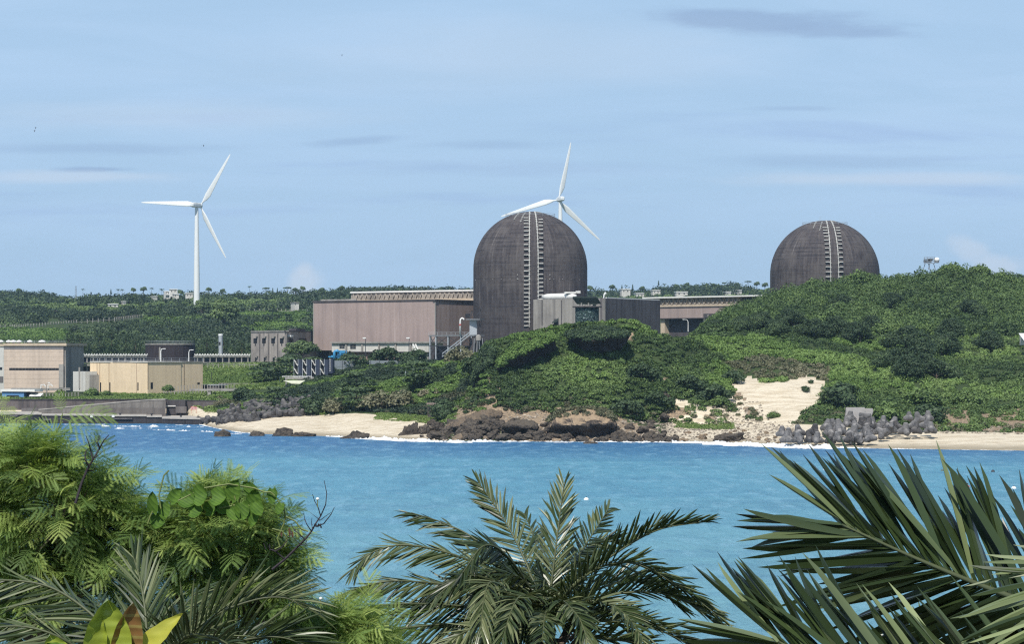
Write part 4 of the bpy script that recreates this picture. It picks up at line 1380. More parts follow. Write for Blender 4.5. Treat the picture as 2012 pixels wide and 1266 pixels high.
def build_works():
    # ---------------- turbine hall beside the first dome
    t = thing('turbine_hall', 'long pinkish-brown clad turbine hall left of the nearer dome', 'industrial building', PXZ(855, 950, 18))
    l, c, r = (615, 984), (855, 950), (955, 981)
    k = fourth(l, c, r)
    f = Face(l, c); g = Face(c, r)
    zr = 41.3
    zc = ZP(689, 970)
    b = MB(); block(b, [l, c, r, k], zc, zr); b.build('clad_wall', M['pink_wall'], t)
    b = MB(); f.slab(b, 614, 855.8, zr, zr + 0.55, 0.35, 1.2); g.slab(b, 854.6, 955, zr, zr + 0.55, 0.35, 1.2)
    b.build('roof_coping', M['dark_conc'], t)
    b = MB(); f.slab(b, 854.0, 855.6, zc, zr - 0.05, 0.12, 0.2); f.slab(b, 615.2, 616.5, zc, zr - 0.05, 0.12, 0.2); b.build('corner_trim', M['pale_conc'], t)
    # recessed base
    b = MB(); block(b, [(622, 988), (855, 955), (950, 984), (k[0], k[1])], 15, zc - 0.01); b.build('base_wall', M['dark_conc'], t)
    for px in (622.5, 648):
        b = MB(); f.panel(b, px - 1, px + 1, 690, 709, -2.4, 0.8); b.build('column', M['pale_conc'], t)
    # upper lattice storey
    l2, c2 = (690, 1012), (940, 974)
    h = Face(l2, c2)
    b = MB(); X0 = h.at(690, 0); X1 = h.at(945, 0)
    bk0 = X0 - h.n * 40; bk1 = X1 - h.n * 40
    b.prism([tuple(X0), tuple(X1), tuple(bk1), tuple(bk0)], zr - 0.2, 45.6); b.build('upper_wall', M['mottled'], t)
    b = MB(); h.slab(b, 688, 946, 45.6, 46.2, 0.7, 42); b.build('upper_roof', M['white_roof'], t)
    b = MB()
    for px in np.arange(694, 940, 9.0):
        A = h.at(px, 0.35); B = h.at(px + 4.5, 0.35); D = h.at(px + 9, 0.35)
        b.bar((A[0], A[1], 45.2), (B[0], B[1], 42.4), 0.4); b.bar((B[0], B[1], 42.4), (D[0], D[1], 45.2), 0.4)
    b.build('roof_truss', M['mottled'], t)
    b = MB(); h.slab(b, 690, 944, zr + 0.6, zr + 1.5, 0.6, 0.5); b.build('ledge', M['beige_wall'], t)
    # low wall between lattice storey and left end of the hall roof
    b = MB(); f.slab(b, 630, 700, zr + 0.55, zr + 1.2, -4.0, 0.6); b.build('parapet', M['pale_conc'], t)

    # ---------------- annex along the hall foot
    t = thing('annex_building', 'low cream annex with red-brown base along the turbine hall foot', 'annex building', PXZ(750, 930, 16))
    a = Face((652, 962), (842, 934))
    b = MB(); a.panel(b, 652, 842, 674.5, 692, 2.0, 9); b.build('upper_wall', M['off_white'], t)
    b = MB(); a.panel(b, 648, 846, 672, 674.6, 2.9, 11); b.build('flat_roof', M['pale_conc'], t)
    b = MB(); a.panel(b, 676, 808, 692.5, 712, 1.2, 8); b.build('base_wall', M['brick'], t)
    b = MB(); a.panel(b, 676, 808, 691.3, 692.8, 2.5, 4); b.build('dark_ledge', M['dark_conc'], t)
    b = MB(); a.panel(b, 808, 842, 692.5, 712, 0.6, 6); b.build('end_wall', M['pale_conc'], t)
    for px in (679.5, 711, 744, 776.5, 806):
        b = MB(); a.panel(b, px - 1.3, px + 1.3, 674.7, 691.5, 2.5, 0.5); b.build('pier', M['pale_conc'], t)
    for (p0, p1, y0, y1) in ((667, 677, 677, 685.5), (688, 699, 677, 686)):
        b = MB(); a.panel(b, p0, p1, y0, y1, 2.06, 0.3); w_ = b.build('window', M['glass'], t)
        b = MB(); a.panel(b, (p0 + p1) / 2 - .3, (p0 + p1) / 2 + .3, y0, y1, 2.14, 0.1); a.panel(b, p0, p1, (y0 + y1) / 2 - .25, (y0 + y1) / 2 + .25, 2.14, 0.1)
        b.build('window_bar', M['pale_conc'], w_)
    for p0 in (812, 817.5, 834):
        b = MB(); a.panel(b, p0, p0 + 3.2, 696, 709, 0.68, 0.2); b.build('doorway', M['dark_void'], t)

    # ---------------- small-windowed concrete block
    t = thing('concrete_block_building', 'grey stained concrete block with small hooded windows', 'concrete building', PXZ(563, 960, 17))
    l, c, r = (493, 984), (563, 960), (626, 992)
    f = Face(l, c); g = Face(c, r); k = fourth(l, c, r)
    zt = ZP(652, 960); zt2 = zt - 0.2
    b = MB(); block(b, [l, c, r, k], 14, zt); b.build('wall', M['blockwall'], t)
    b = MB(); f.slab(b, 492.5, 563.4, zt, zt + 0.45, 0.3, 1.0); b.build('parapet', M['pale_conc'], t)
    b = MB(); g.slab(b, 563, 626, zt + 0.0, zt + 0.4, 0.2, 1.0); b.build('parapet', M['dark_conc'], t)
    b = MB(); g.slab(b, 582, 600, zt + 0.4, zt + 1.3, -1.5, 3.0); b.build('roof_hatch', M['dark_conc'], t)
    for i, px in enumerate((501.5, 518.5, 536.5, 553.5)):
        b = MB(); f.panel(b, px - 3.6, px + 3.6, 665, 675, 0.04, 0.3); w_ = b.build('window', M['dark_void'], t)
        b = MB(); f.panel(b, px - 1.6, px + 1.6, 660.5, 662.2, 0.9, 0.9); b.build('hood', M['pale_conc'], w_)
        b = MB(); f.panel(b, px - 0.9, px + 0.9, 675, 680, 0.05, 0.1); b.build('stain', M['dark_void'], w_)
    for px in (502.5, 519.5, 537):
        b = MB(); f.panel(b, px - 1.3, px + 1.3, 703, 712, 0.04, 0.3); f.panel(b, px - 4, px + 4, 711, 714.5, 0.04, 0.3); w_ = b.build('window', M['dark_void'], t)
        b = MB(); f.panel(b, px - 1.0, px + 1.0, 699.5, 701, 0.9, 0.9); b.build('hood', M['pale_conc'], w_)
    for px in (510, 528, 545.5):
        b = MB(); f.panel(b, px - 0.5, px + 0.5, 656, 714, 0.12, 0.2); b.build('downpipe', M['dark_conc'], t)
    for (p0, p1) in ((567, 576), (587, 602)):
        b = MB(); g.panel(b, p0, p1, 665, 675, 0.04, 0.3); b.build('window', M['dark_void'], t)
    b = MB(); g.panel(b, 572, 576.5, 659, 662, 1.3, 1.3); b.build('wall_lamp', M['white'], t)

    # ---------------- auxiliary building right of the first dome
    t = thing('auxiliary_building', 'tall plain grey concrete building at the right of the nearer dome', 'industrial building', PXZ(1182, 900, 18))
    l, c, r = (1048, 925), (1185, 898), (1297, 940)
    f = Face(l, c); g = Face(c, r); k = fourth(l, c, r)
    zt = ZP(587.5, 910)
    b = MB(); f.slab(b, 1048, 1185, 16, zt, 0, 1.2); b.build('painted_lit_wall', M['aux_painted_lit'], t)  # sunlit facet gets its own lighter wall colour
    b = MB(); g.slab(b, 1185.2, 1297, 16, zt, 0, 1.2); b.build('painted_shade_wall', M['aux_painted_shade'], t)  # facet away from the sun gets a darker copy of the wall colour
    b = MB(); block(b, [(1050, 927), (1185, 901), (1293, 940), (1160, 985)], zt - 1.0, zt + 0.1); b.build('roof_deck', M['pale_conc'], t)
    b = MB(); g.slab(b, 1192, 1296, zt + .02, zt + 0.4, -.2, .9); b.build('roof_edge', M['white_roof'], t)
    for px in (1065, 1103):
        b = MB(); f.panel(b, px - .7, px + .7, 590, 640, 0.08, 0.2); b.build('drain_pipe', M['dark_conc'], t)
    b = MB()
    A = f.at(1067, -3); B = f.at(1131, -3)
    pts = [np.array((A[0] + (B[0] - A[0]) * s_, A[1] + (B[1] - A[1]) * s_, zt + 1.0)) for s_ in np.linspace(0, 1, 9)]
    b.tube(pts, [0.8, 1.15, 1.2, 1.2, 1.2, 1.2, 1.2, 1.1, 0.7], 12)
    o = b.build('roof_duct', M['white_roof'], None, loc=pts[0], smooth=True)
    tag(o, 'long white rounded duct lying on the auxiliary building roof', 'roof duct')
    b = MB(); q_ = f.at(1122, -3)
    b.box((q_[0], q_[1], zt + 2.4), (3.6, 2, 0.5)); b.box((q_[0] + 2.6, q_[1], zt + 2.6), (1.2, 1.6, 0.9), 0.4); b.box((q_[0] - 2, q_[1], zt + 2.3), (1.0, 1.2, 0.7), 0.2)
    o = b.build('roof_ventilator', M['white_roof'], None, loc=(q_[0], q_[1], zt + 2)); tag(o, 'white flared ventilator at the end of the roof duct', 'ventilator')
    q_ = g.at(1186, -1); b = MB(); b.tube([(q_[0], q_[1], zt), (q_[0] + .2, q_[1], zt + 1.2), (q_[0] + .9, q_[1], zt + 2.0)], [0.2, .3, .55], 8)
    o = b.build('roof_vent', M['white'], None, loc=(q_[0], q_[1], zt)); tag(o, 'small white vent pipe on the roof behind the guard tower', 'vent pipe')

    # ---------------- second turbine hall
    t = thing('turbine_hall', 'second pinkish turbine hall with lattice top, partly behind the right hill', 'industrial building', PXZ(1297, 1090, 18))
    l, c = (1270, 1098), (1520, 1046)
    f = Face(l, c)
    zt = 45.8
    Y0 = 1090
    b = MB(); f.slab(b, 1270, 1452, ZP(602, Y0), zt - 0.6, -1.5, 45); b.build('upper_wall', M['mottled'], t)
    b = MB(); f.slab(b, 1262, 1500, zt - 0.6, zt, 0.5, 48); b.build('upper_roof', M['white_roof'], t)
    b = MB()
    for px in np.arange(1298, 1450, 9.0):
        A = f.at(px, -1.2); B = f.at(px + 4.5, -1.2); D = f.at(px + 9, -1.2)
        b.bar((A[0], A[1], zt - .8), (B[0], B[1], zt - 3.4), 0.4); b.bar((B[0], B[1], zt - 3.4), (D[0], D[1], zt - .8), 0.4)
    b.build('roof_truss', M['mottled'], t)
    b = MB(); f.slab(b, 1270, 1462, ZP(603.5, Y0), ZP(600, Y0), 0.0, 4.0); b.build('ledge', M['beige_wall'], t)
    b = MB(); f.slab(b, 1270, 1462, ZP(605, Y0), ZP(603.5, Y0), 0.3, 4.0); b.build('dark_line', M['dark_conc'], t)
    b = MB(); f.slab(b, 1270, 1462, ZP(625.5, Y0), ZP(605, Y0), 0.0, 40.0); b.build('clad_wall', M['pink_wall'], t)
    b = MB(); f.slab(b, 1270, 1462, ZP(627, Y0), ZP(625.5, Y0), 0.3, 6.0); b.build('dark_sill', M['dark_conc'], t)
    b = MB(); f.slab(b, 1310, 1462, 14, ZP(627, Y0), -4.0, 30.0); b.build('base_wall', M['dark_conc'], t)
    b = MB(); f.slab(b, 1298, 1306, 14, ZP(627, Y0), -1.0, 3.0); b.build('column', M['beige_wall'], t)
    b = MB(); f.slab(b, 1382, 1425, ZP(634, Y0), ZP(618, Y0), 3.0, 3.0); b.build('canopy', M['dark_conc'], t)
    b = MB(); f.slab(b, 1390, 1392.5, ZP(634, Y0), ZP(620, Y0), 3.2, 0.3); b.build('post', M['pale_conc'], t)
    lamp(PXZ(1352, 1010, ZP(652, 1010)), 5.0, -1.6, 'lamp post with bent arm in front of the second turbine hall')

    # ---------------- tan works building
    t = thing('tan_building', 'flat-roofed tan panelled building with tall slit openings', 'industrial building', PXZ(290, 820, 7))
    l, c, r = (177, 838), (290, 820), (398.5, 840)
    f = Face(l, c); g = Face(c, r); k = fourth(l, c, r)
    zt = ZP(712.5, 825)
    b = MB(); f.slab(b, 177, 290, 5, zt, 0, 15); b.build('front_wall', M['tan_panel'], t)
    b = MB(); g.slab(b, 290.2, 398.5, 5, zt - 0.003, 0, 18); b.build('side_wall', M['tan_side'], t)
    b = MB(); f.slab(b, 176.6, 290.2, zt, zt + 0.35, 0.25, 15.3); b.build('roof_edge', M['off_white'], t)
    b = MB(); g.slab(b, 290.4, 399, zt + 0.003, zt + 0.32, 0.22, 17); b.build('roof_edge', M['pale_conc'], t)
    for px in (190.5, 196, 214, 232, 250, 268.5):
        b = MB(); f.panel(b, px - .35, px + .35, 713.5, 773, 0.06, 0.1); b.build('panel_joint', M['tan_line'], t)
    for px, y0, y1 in ((197.5, 752, 774), (216, 752, 772), (234, 752, 776), (252.5, 752, 768), (271, 752, 768)):
        b = MB(); f.panel(b, px - 1.1, px + 1.1, y0, y1, 0.05, 0.3); b.build('slit_opening', M['dark_void'], t)
    for px in (289.2, 362):
        b = MB(); g.panel(b, px - .5 + (1.6 if px < 290 else 0), px + .5 + (1.6 if px < 290 else 0), 713.5, 765, 0.06, 0.1); b.build('panel_joint', M['tan_line'], t)
    b = MB(); g.panel(b, 314, 318, 713, 762, 0.05, 0.1); b.build('water_stain', M['tan_stain'], t)
    b = MB(); g.panel(b, 325.5, 327.5, 713, 762, 0.05, 0.1); b.build('water_stain', M['tan_stain'], t)
    for (p0, p1, y0, y1) in ((296, 300.5, 752, 765), (388, 392.5, 752, 756)):
        b = MB(); g.panel(b, p0, p1, y0, y1, 0.05, 0.3); b.build('door_opening', M['dark_void'], t)
    b = MB()
    P0, P1, P2 = f.at(178, -0.5), f.at(290, -0.5), g.at(398, -0.5)
    rail(b, [(P0[0], P0[1], zt + .3), (P1[0], P1[1], zt + .3), (P2[0], P2[1], zt + .3)], 1.1, 3.2, 0.07)
    b.build('roof_railing', M['light_steel'], t)
    for (px, hh) in ((316, 4.6), (371, 4.2)):
        q_ = g.at(px, -2.0)
        lamp((q_[0], q_[1], zt), hh, 0.9, 'white hooked lamp on the ' + ('middle' if px < 350 else 'right end') + ' of the tan building roof')

    # ---------------- far left building
    t = thing('left_building', 'large buff tiled building with a long dark window strip at left edge', 'industrial building', PXZ(65, 850, 8))
    l, c, r = (-240, 905), (7.5, 853), (130, 850)
    zt = ZP(680, 852)
    f = Face(c, r); e = Face(l, c)
    b = MB(); f.slab(b, 7.7, 124.5, 6, zt, 0, 22); b.build('front_wall', M['buff'], t)
    b = MB(); e.slab(b, -240, 7.5, 6, zt - 0.2, 0, 20); b.build('side_wall', M['off_white'], t)
    b = MB(); f.slab(b, 124.6, 129.5, 6, zt, -0.8, 20); b.build('end_bay', M['pale_conc'], t)
    b = MB(); f.panel(b, 7.7, 124.4, 680.5, 687, 0.07, 0.1); b.build('painted_parapet_shade', M['painted_parapet_shade'], t)  # cast shadow of the parapet painted on the wall as a grey strip
    b = MB(); f.slab(b, 6.8, 130.5, zt, zt + 0.9, 0.45, 23); b.build('parapet', M['beige_wall'], t)
    b = MB(); e.slab(b, -240, 6.6, zt - 0.2, zt + 0.7, 0.3, 21); b.build('parapet', M['beige_wall'], t)
    b = MB(); f.panel(b, 18, 116, 723.5, 728, 0.06, 0.4); w_ = b.build('window', M['dark_void'], t)
    b = MB()
    for px in np.arange(24, 114, 6.5): f.panel(b, px - .25, px + .25, 723.5, 728, 0.12, 0.1)
    b.build('mullion', M['grey_conc'], w_)
    b = MB(); f.panel(b, 115.5, 124.6, 716, 762, 0.25, 0.5); b.build('stained_pier', M['pale_conc'], t)
    b = MB(); e.panel(b, -3, 4, 722, 727, 0.1, 0.3); b.build('window', M['dark_void'], t)
    b = MB(); e.panel(b, -40, 6, 740, 752, 0.1, 0.3); b.build('door_opening', M['grey_conc'], t)
    b = MB(); A = f.at(8, -1); B = f.at(128, -1); rail(b, [(A[0], A[1], zt + .9), (B[0], B[1], zt + .9)], 0.9, 3.5, 0.06); b.build('roof_railing', M['light_steel'], t)
    vs = [2, 17, 26, 37.5, 58.5, 82.5]
    for i, px in enumerate(vs):
        q_ = f.at(px, -3)
        s_ = 1.35 if px in (26, 82.5) else 1.0
        v = thing('roof_vent', nth(i, 6, 'white dome vent') + ' on the buff building roof', 'roof vent', (q_[0], q_[1], zt + .9), 'dome vents on the buff building roof')
        b = MB(); b.lathe([(0.55, 0), (0.55, 0.35)], (q_[0], q_[1], zt + .9), 14); b.build('collar', M['pale_conc'], v)
        b = MB(); b.lathe([(0.02, 1.15), (0.6 * s_, 0.98), (0.95 * s_, 0.65), (1.0 * s_, 0.4), (0.5, 0.36)], (q_[0], q_[1], zt + .9), 16); b.build('cap', M['white'], v, smooth=True)
    # small white tower block between the two buildings
    t = thing('white_block', 'small off-white windowless block left of the tan building', 'utility building', PXZ(155, 835, 7))
    f = Face((143.5, 838), (168, 832))
    b = MB(); f.panel(b, 143.5, 168, 730.5, 770, 0, 4.5); b.build('wall', M['off_white'], t)
    b = MB(); f.panel(b, 154.3, 155.9, 722, 764, 0.35, 0.3); b.build('pipe', M['pale_conc'], t)
    b = MB(); f.panel(b, 168.2, 176.5, 737, 770, -1.5, 4); b.build('side_shed', M['pale_conc'], t)
    # gantry linking left building and tan building
    t = thing('pipe_gantry', 'grey elevated pipe gantry behind the small white block', 'pipe gantry', PXZ(150, 870, 9))
    f = Face((116, 880), (180, 868))
    b = MB(); f.panel(b, 110, 182, 716, 719, 0, 1.6); f.panel(b, 118, 182, 712.5, 713.3, 0, 0.3); b.build('deck', M['pale_conc'], t)
    for px in (126, 140, 154, 170):
        b = MB(); f.panel(b, px - .6, px + .6, 719, 764, -0.3, 0.4); b.build('leg', M['pale_conc'], t)
    b = MB(); f.panel(b, 148, 178, 720, 748, -1.6, 0.6); b.build('screen', M['camo_green'], t)

    # ---------------- dark tank behind
    t = thing('storage_tank', 'round black-stained tank with rusty roof railing behind the tan building', 'storage tank', PXZ(334.5, 1000, 16.5))
    R_ = 48.5 * 1000 / F; o3 = np.array(t.location)
    z1 = ZP(677, 990)
    b = MB(); b.lathe([(R_, -1), (R_, z1 - 16.5)], o3, 64); b.build('tank_shell', M['tank'], t, smooth=True)
    b = MB(); b.lathe([(R_ + .25, z1 - 16.7), (R_ + .25, z1 - 16.25), (0.05, z1 - 16.3)], o3, 64); b.build('roof', M['pale_conc'], t)
    b = MB()
    ring = [o3 + (R_ * math.cos(a), R_ * math.sin(a), z1 - 16.3) for a in np.linspace(0, 2 * math.pi, 41)]
    rail(b, ring, 1.1, 2.5, 0.07); b.build('roof_railing', M['light_steel'], t)
    b = MB(); b.box(o3 + (-R_ * .28, -R_ - 0.1, 4.5), (.7, .3, 5)); b.build('ladder', M['pale_conc'], t)
    # ---------------- slim metal stack
    t = thing('exhaust_stack', 'slim grey metal stack with white cap left of the small-windowed block', 'exhaust stack', PXZ(433.5, 1000, 17))
    o3 = np.array(t.location)
    b = MB(); b.lathe([(0.85, 2), (0.85, ZP(660, 1000) - 17)], o3, 16); b.build('pipe', M['light_steel'], t, smooth=True)
    b = MB(); b.lathe([(0.95, ZP(660, 1000) - 17.02), (0.95, ZP(656.5, 1000) - 17), (0.02, ZP(656.3, 1000) - 17)], o3, 16); b.build('cap', M['white'], t)
    for hh in (12.5, 7.5, 4.5):
        b = MB(); b.box(o3 + (-0.3, -.85, hh - 4.5), (0.7, .2, 1.2)); b.build('access_hatch', M['dark_void'], t)
    for (dx, dy) in ((-.6, -.5), (.6, -.5)):
        b = MB(); b.bar(o3 + (dx, dy, -1), o3 + (dx * .8, dy, 3.2), 0.3); b.build('leg', M['pale_conc'], t)
    b = MB(); b.box(o3 + (2.2, 0, 3.3), (3.4, 1.6, 0.25)); rail(b, [o3 + (.6, -.8, 3.4), o3 + (3.9, -.8, 3.4)], 1, 1.1, .07); b.build('service_platform', M['steel'], t)

    # ---------------- raised channel with V posts behind the works
    for (p0, p1, Y0, Y1, side) in ((128, 288, 948, 962, 'left'), (382, 492, 966, 972, 'right')):
        t = thing('raised_channel', 'raised concrete channel with a row of V posts %s of the black tank' % side, 'raised channel', PXZ((p0 + p1) / 2, Y0, 16))
        f = Face((p0, Y0), (p1, Y1))
        b = MB(); f.panel(b, p0, p1, 699.5, 702.5, 0, 2.5); b.build('channel_beam', M['pale_conc'], t)
        b = MB(); f.panel(b, p0, p1, 703, 712, -1.8, 0.5); b.build('painted_shadow_backing', M['navy'], t)  # dark sheet standing in for the shade beneath the channel
        for px in np.arange(p0 + 2, p1, 5.2):
            A = f.at(px, 0.2); B = f.at(px + 2.2, 0.2)
            b = MB(); b.bar((A[0], A[1], ZP(699.6, Y0)), (A[0] - .25, A[1], ZP(695.3, Y0)), 0.28); b.bar((B[0], B[1], ZP(699.6, Y0)), (B[0] + .25, B[1], ZP(695.3, Y0)), 0.28)
            b.build('v_post', M['white_roof'], t)
        b = MB(); f.panel(b, p0, p1, 697.4, 698, 0.15, 0.15); b.build('wire_rail', M['white_roof'], t)
        for px in np.arange(p0 + 6, p1, 12.4):
            b = MB(); f.panel(b, px - .9, px + .9, 702.5, 715, -0.2, 0.6); b.build('leg', M['pale_conc'], t)
        b = MB(); f.panel(b, p0, p1, 712.2, 713.4, 0.2, 1.0); b.build('kerb_beam', M['pale_conc'], t)
    fence('pale post fence along the grass slope below the small-windowed block', [(398, 716.5, 905), (470, 716, 915), (560, 717.5, 905)], 2.2, 0.1, M['pale_conc'], .2)
    fence('pale fence winding across the far hillside at left', [(-60, 642, 0), (20, 642, 0), (55, 641, 0), (100, 637, 0), (150, 632.5, 0), (225, 627, 0), (300, 620, 0)], 3.2, .9, M['pale_conc'], .32)
    fence('short pale fence below the left wind turbine', [(385, 613.5, 0), (412, 612, 0)], 3.2, .9, M['pale_conc'], .32)
    fence('pale fence along the top edge of the bright far meadow', [(470, 612, 0), (520, 610, 0), (612, 611, 0)], 3.2, .9, M['pale_conc'], .32)
    fence('slanting post fence right of the tan building foot', [(322, 771, 818), (350, 769, 818), (385, 766, 822), (430, 764, 826), (466, 763, 830)], 1.0, 1.5, M['pale_conc'], .22)
    fence('slanting post fence between the blue shed and bushes', [(72, 785, 806), (110, 784, 806), (160, 782, 806)], 1.0, 1.6, M['pale_conc'], .22)
    # low sheds by the fence
    t = thing('low_shed', 'low flat grey shed right of the tan building', 'shed', PXZ(413, 845, 7.5))
    f = Face((397, 846), (430, 842)); b = MB(); f.panel(b, 397, 428, 758, 768, 0, 4); b.build('wall', M['grey_conc'], t)
    b = MB(); f.panel(b, 396, 430, 756.5, 758, 0.4, 5); b.build('roof', M['light_steel'], t)
    t = thing('long_low_wall', 'long low dark wall at the foot of the grass slope', 'wall', PXZ(450, 852, 8))
    f = Face((430, 860), (560, 850)); b = MB(); f.panel(b, 430, 560, 755, 763, 0, 0.6); b.build('wall', M['grey_conc'], t)
    b = MB(); f.panel(b, 430, 560, 753.8, 755, 0.1, 0.8); b.build('coping', M['pale_conc'], t)
    t = thing('pump_platform', 'small raised grey platform on a column beside the sea-wall verge', 'platform', PXZ(412, 812, 6))
    f = Face((370, 815), (465, 812)); b = MB(); f.panel(b, 372, 465, 765, 768.5, 0, 3.0); b.build('deck', M['pale_conc'], t)
    b = MB(); f.panel(b, 408, 414, 768.5, 778, -0.3, 1.2); b.build('column', M['pale_conc'], t)

    # ---------------- blue shed
    t = thing('blue_shed', 'small light blue shed with white roof behind the sea wall', 'shed', PXZ(36, 795, 7))
    f = Face((3, 798), (48, 795))
    b = MB(); f.panel(b, 4, 47, 770, 786, 0, 4); b.build('wall', M['shed_blue'], t)
    b = MB(); f.panel(b, 1, 68, 765.5, 770, 0.6, 5); b.build('roof', M['white_roof'], t)
    b = MB(); f.panel(b, 13, 37, 777, 780.5, 0.05, 0.2); b.build('window', M['glass'], t)
    b = MB(); f.panel(b, 47.2, 68, 771, 784, -1.5, 2); b.build('open_bay', M['navy'], t)
    t = thing('pale_awning', 'low pale awning right of the blue shed', 'awning', PXZ(68, 795, 7))
    b = MB(); A = PXZ(57, 793, ZP(779.5, 793)); B = PXZ(80, 793, ZP(779.5, 793))
    b.add([A, B, B + (0.3, 3, 0.9), A + (0, 3, .9), A + (0, 0, .12), B + (0, 0, .12), B + (.3, 3, 1.02), A + (0, 3, 1.02)], [(0, 1, 2, 3), (7, 6, 5, 4), (0, 4, 5, 1), (1, 5, 6, 2), (2, 6, 7, 3), (3, 7, 4, 0)])
    b.build('sheet', M['white_roof'], t)
    b = MB()
    for A_ in (A, B): b.bar(A_ + (0, .2, -1.2), A_ + (0, .2, 0), .12)
    b.build('posts', M['steel'], t)
    # pipe clutter in the yard
    t = thing('yard_pipework', 'low pale pipework and valves in front of the buff building', 'pipework', PXZ(80, 835, 8))
    f = Face((20, 836), (140, 833))
    b = MB()
    A = f.at(22, 0); B = f.at(138, 0)
    for hh in (766.5, 764.0): b.tube([(A[0], A[1], ZP(hh, 835)), (B[0], B[1], ZP(hh, 835))], 0.22, 6)
    b.build('pipe_run', M['pale_conc'], t)
    for px in (40, 62, 92, 120):
        b = MB(); f.panel(b, px - .5, px + .5, 766, 771, -0.2, .3); b.build('support', M['pale_conc'], t)
    for px in (84, 98):
        b = MB(); q_ = f.at(px, 0.4); b.tube([(q_[0] - .6, q_[1], ZP(764, 835)), (q_[0] - .6, q_[1], ZP(757, 835)), (q_[0] + .5, q_[1], ZP(756, 835)), (q_[0] + .9, q_[1], ZP(760, 835))], .18, 6); b.build('valve_loop', M['white'], t)
    lamp(PXZ(91.5, 815, ZP(780, 815)), 4.6, 0.5, 'thin pole standing before the buff building', thin=True)

    # ---------------- gear between hall and bluff
    f = Face((577, 800), (656, 795))
    racks = [577, 594, 611.5, 628.5]
    for i, p0 in enumerate(racks):
        t = thing('louvre_rack', nth(i, 4, 'tall louvre rack') + ' with navy side panel on the slab', 'louvre rack', (*f.at(p0 + 8, 0), ZP(741, 798)), 'louvre racks on the slab')
        b = MB(); f.panel(b, p0, p0 + .8, 706, 742, 0, .2); f.panel(b, p0 + 8.2, p0 + 9.0, 706, 742, 0, .2); f.panel(b, p0, p0 + 9, 741, 742, 0, .2); b.build('frame', M['light_steel'], t)
        b = MB(); f.panel(b, p0 + 9.4, p0 + 16, 707, 741, -.2, 1.8); b.build('side_panel', M['navy'], t)
        for y0 in (708, 724.5):
            for k_ in (0, 1):
                b = MB()
                A = f.at(p0 + .8 + k_ * 3.6, .2); B = f.at(p0 + 4.8 + k_ * 3.6, .2)
                z0_, z1_ = ZP(y0 + k_ * 6, 798), ZP(y0 + 5 + k_ * 6, 798)
                b.bar((A[0], A[1], z0_), (B[0], B[1], z1_), .34, .25)
                b.build('louvre', M['off_white'], t)
        b = MB(); f.panel(b, p0 + 1, p0 + 8.2, 707, 741, -1.2, .1); b.build('dark_back', M['dark_void'], t)
    t = thing('hose_cabinet', 'dark cabinet with pale brackets at the right end of the louvre racks', 'cabinet', (*f.at(650, 0), ZP(738, 798)))
    b = MB(); f.panel(b, 645.5, 653.5, 706, 734, 0, 1.5); b.build('body', M['navy'], t)
    b = MB()
    for py in range(708, 732, 4): f.panel(b, 647, 650, py, py + 1, .25, .25)
    b.build('brackets', M['white_roof'], t)
    t = thing('concrete_slab_platform', 'railed concrete slab carrying the louvre racks', 'platform', (*f.at(600, 0), ZP(746, 798)))
    b = MB(); f.panel(b, 560, 660, 742.5, 745.5, 1.6, 6); b.build('slab', M['pale_conc'], t)
    b = MB(); A = f.at(555, 1.4); B = f.at(612, 1.4); rail(b, [(A[0], A[1], ZP(742.5, 797)), (B[0], B[1], ZP(742.5, 797))], .5, 2, .1); b.build('rail', M['white_roof'], t)
    b = MB()
    for px in (562, 590, 620, 650): f.panel(b, px - 1, px + 1, 745.5, 760, 0, .6)
    b.build('supports', M['pale_conc'], t)
    t = thing('yellow_awning', 'small pale yellow awning under the concrete slab', 'awning', PXZ(580, 785, ZP(752, 785)))
    A, B = PXZ(557, 786, ZP(749, 786)), PXZ(600, 786, ZP(748.5, 786))
    b = MB(); Cc, D = PXZ(573, 781, ZP(754.5, 781)), PXZ(590, 781, ZP(755, 781))
    b.add([A, B, D, Cc, A + (0, 0, .15), B + (0, 0, .15), D + (0, 0, .15), Cc + (0, 0, .15)], [(3, 2, 1, 0), (4, 5, 6, 7), (0, 1, 5, 4), (1, 2, 6, 5), (2, 3, 7, 6), (3, 0, 4, 7)])
    b.build('sheet', M['pale_yellow'], t)
    t = thing('panel_fence', 'pale grey metal panel fence right of the louvre racks', 'fence', PXZ(672, 805, ZP(733, 805)))
    f2 = Face((653, 806), (800, 830))
    for (p0, p1) in ((653.5, 672), (673, 690.5), (691.5, 709), (710, 727), (728, 745), (746, 763), (764, 790)):
        b = MB(); f2.panel(b, p0, p1, 709, 721, 0, .15); f2.panel(b, p0, p1, 721.4, 733, 0, .15); b.build('panel', M['light_steel'], t)
    b = MB()
    for px in (653, 672.5, 691, 709.5, 727.5, 745.5, 763.5): f2.panel(b, px - .5, px + .5, 707.5, 735, .1, .2)
    b.build('posts', M['steel'], t)
    # blue pump
    t = thing('blue_pump_unit', 'bright blue pump unit with curved pipes before the hall foot', 'pump', PXZ(665, 900, ZP(709, 900)))
    b = MB()
    o = P(665, 700, 900)
    b.tube([P(651, 701.5, 900), P(662, 701.5, 900)], 0.5, 10); b.tube([P(645, 701.8, 900), P(652, 701.8, 900)], 0.25, 8)
    b.build('horizontal_pipe', M['blue'], t, smooth=True)
    b = MB(); b.tube([P(657, 708, 899), P(657, 695, 899), P(658, 691, 899), P(663, 689.5, 899), P(665, 693, 899)], 0.55, 10); b.build('elbow_pipe', M['blue'], t, smooth=True)
    b = MB(); b.box(P(671, 699, 901), (2.6, 2, 3.4)); b.box(P(677, 701, 901), (2.2, 2, 2.6)); b.build('pump_body', M['blue'], t)
    b = MB()
    for px in (664, 668, 674, 681): b.bar(P(px, 708, 898.8), P(px, 689, 898.8), .18)
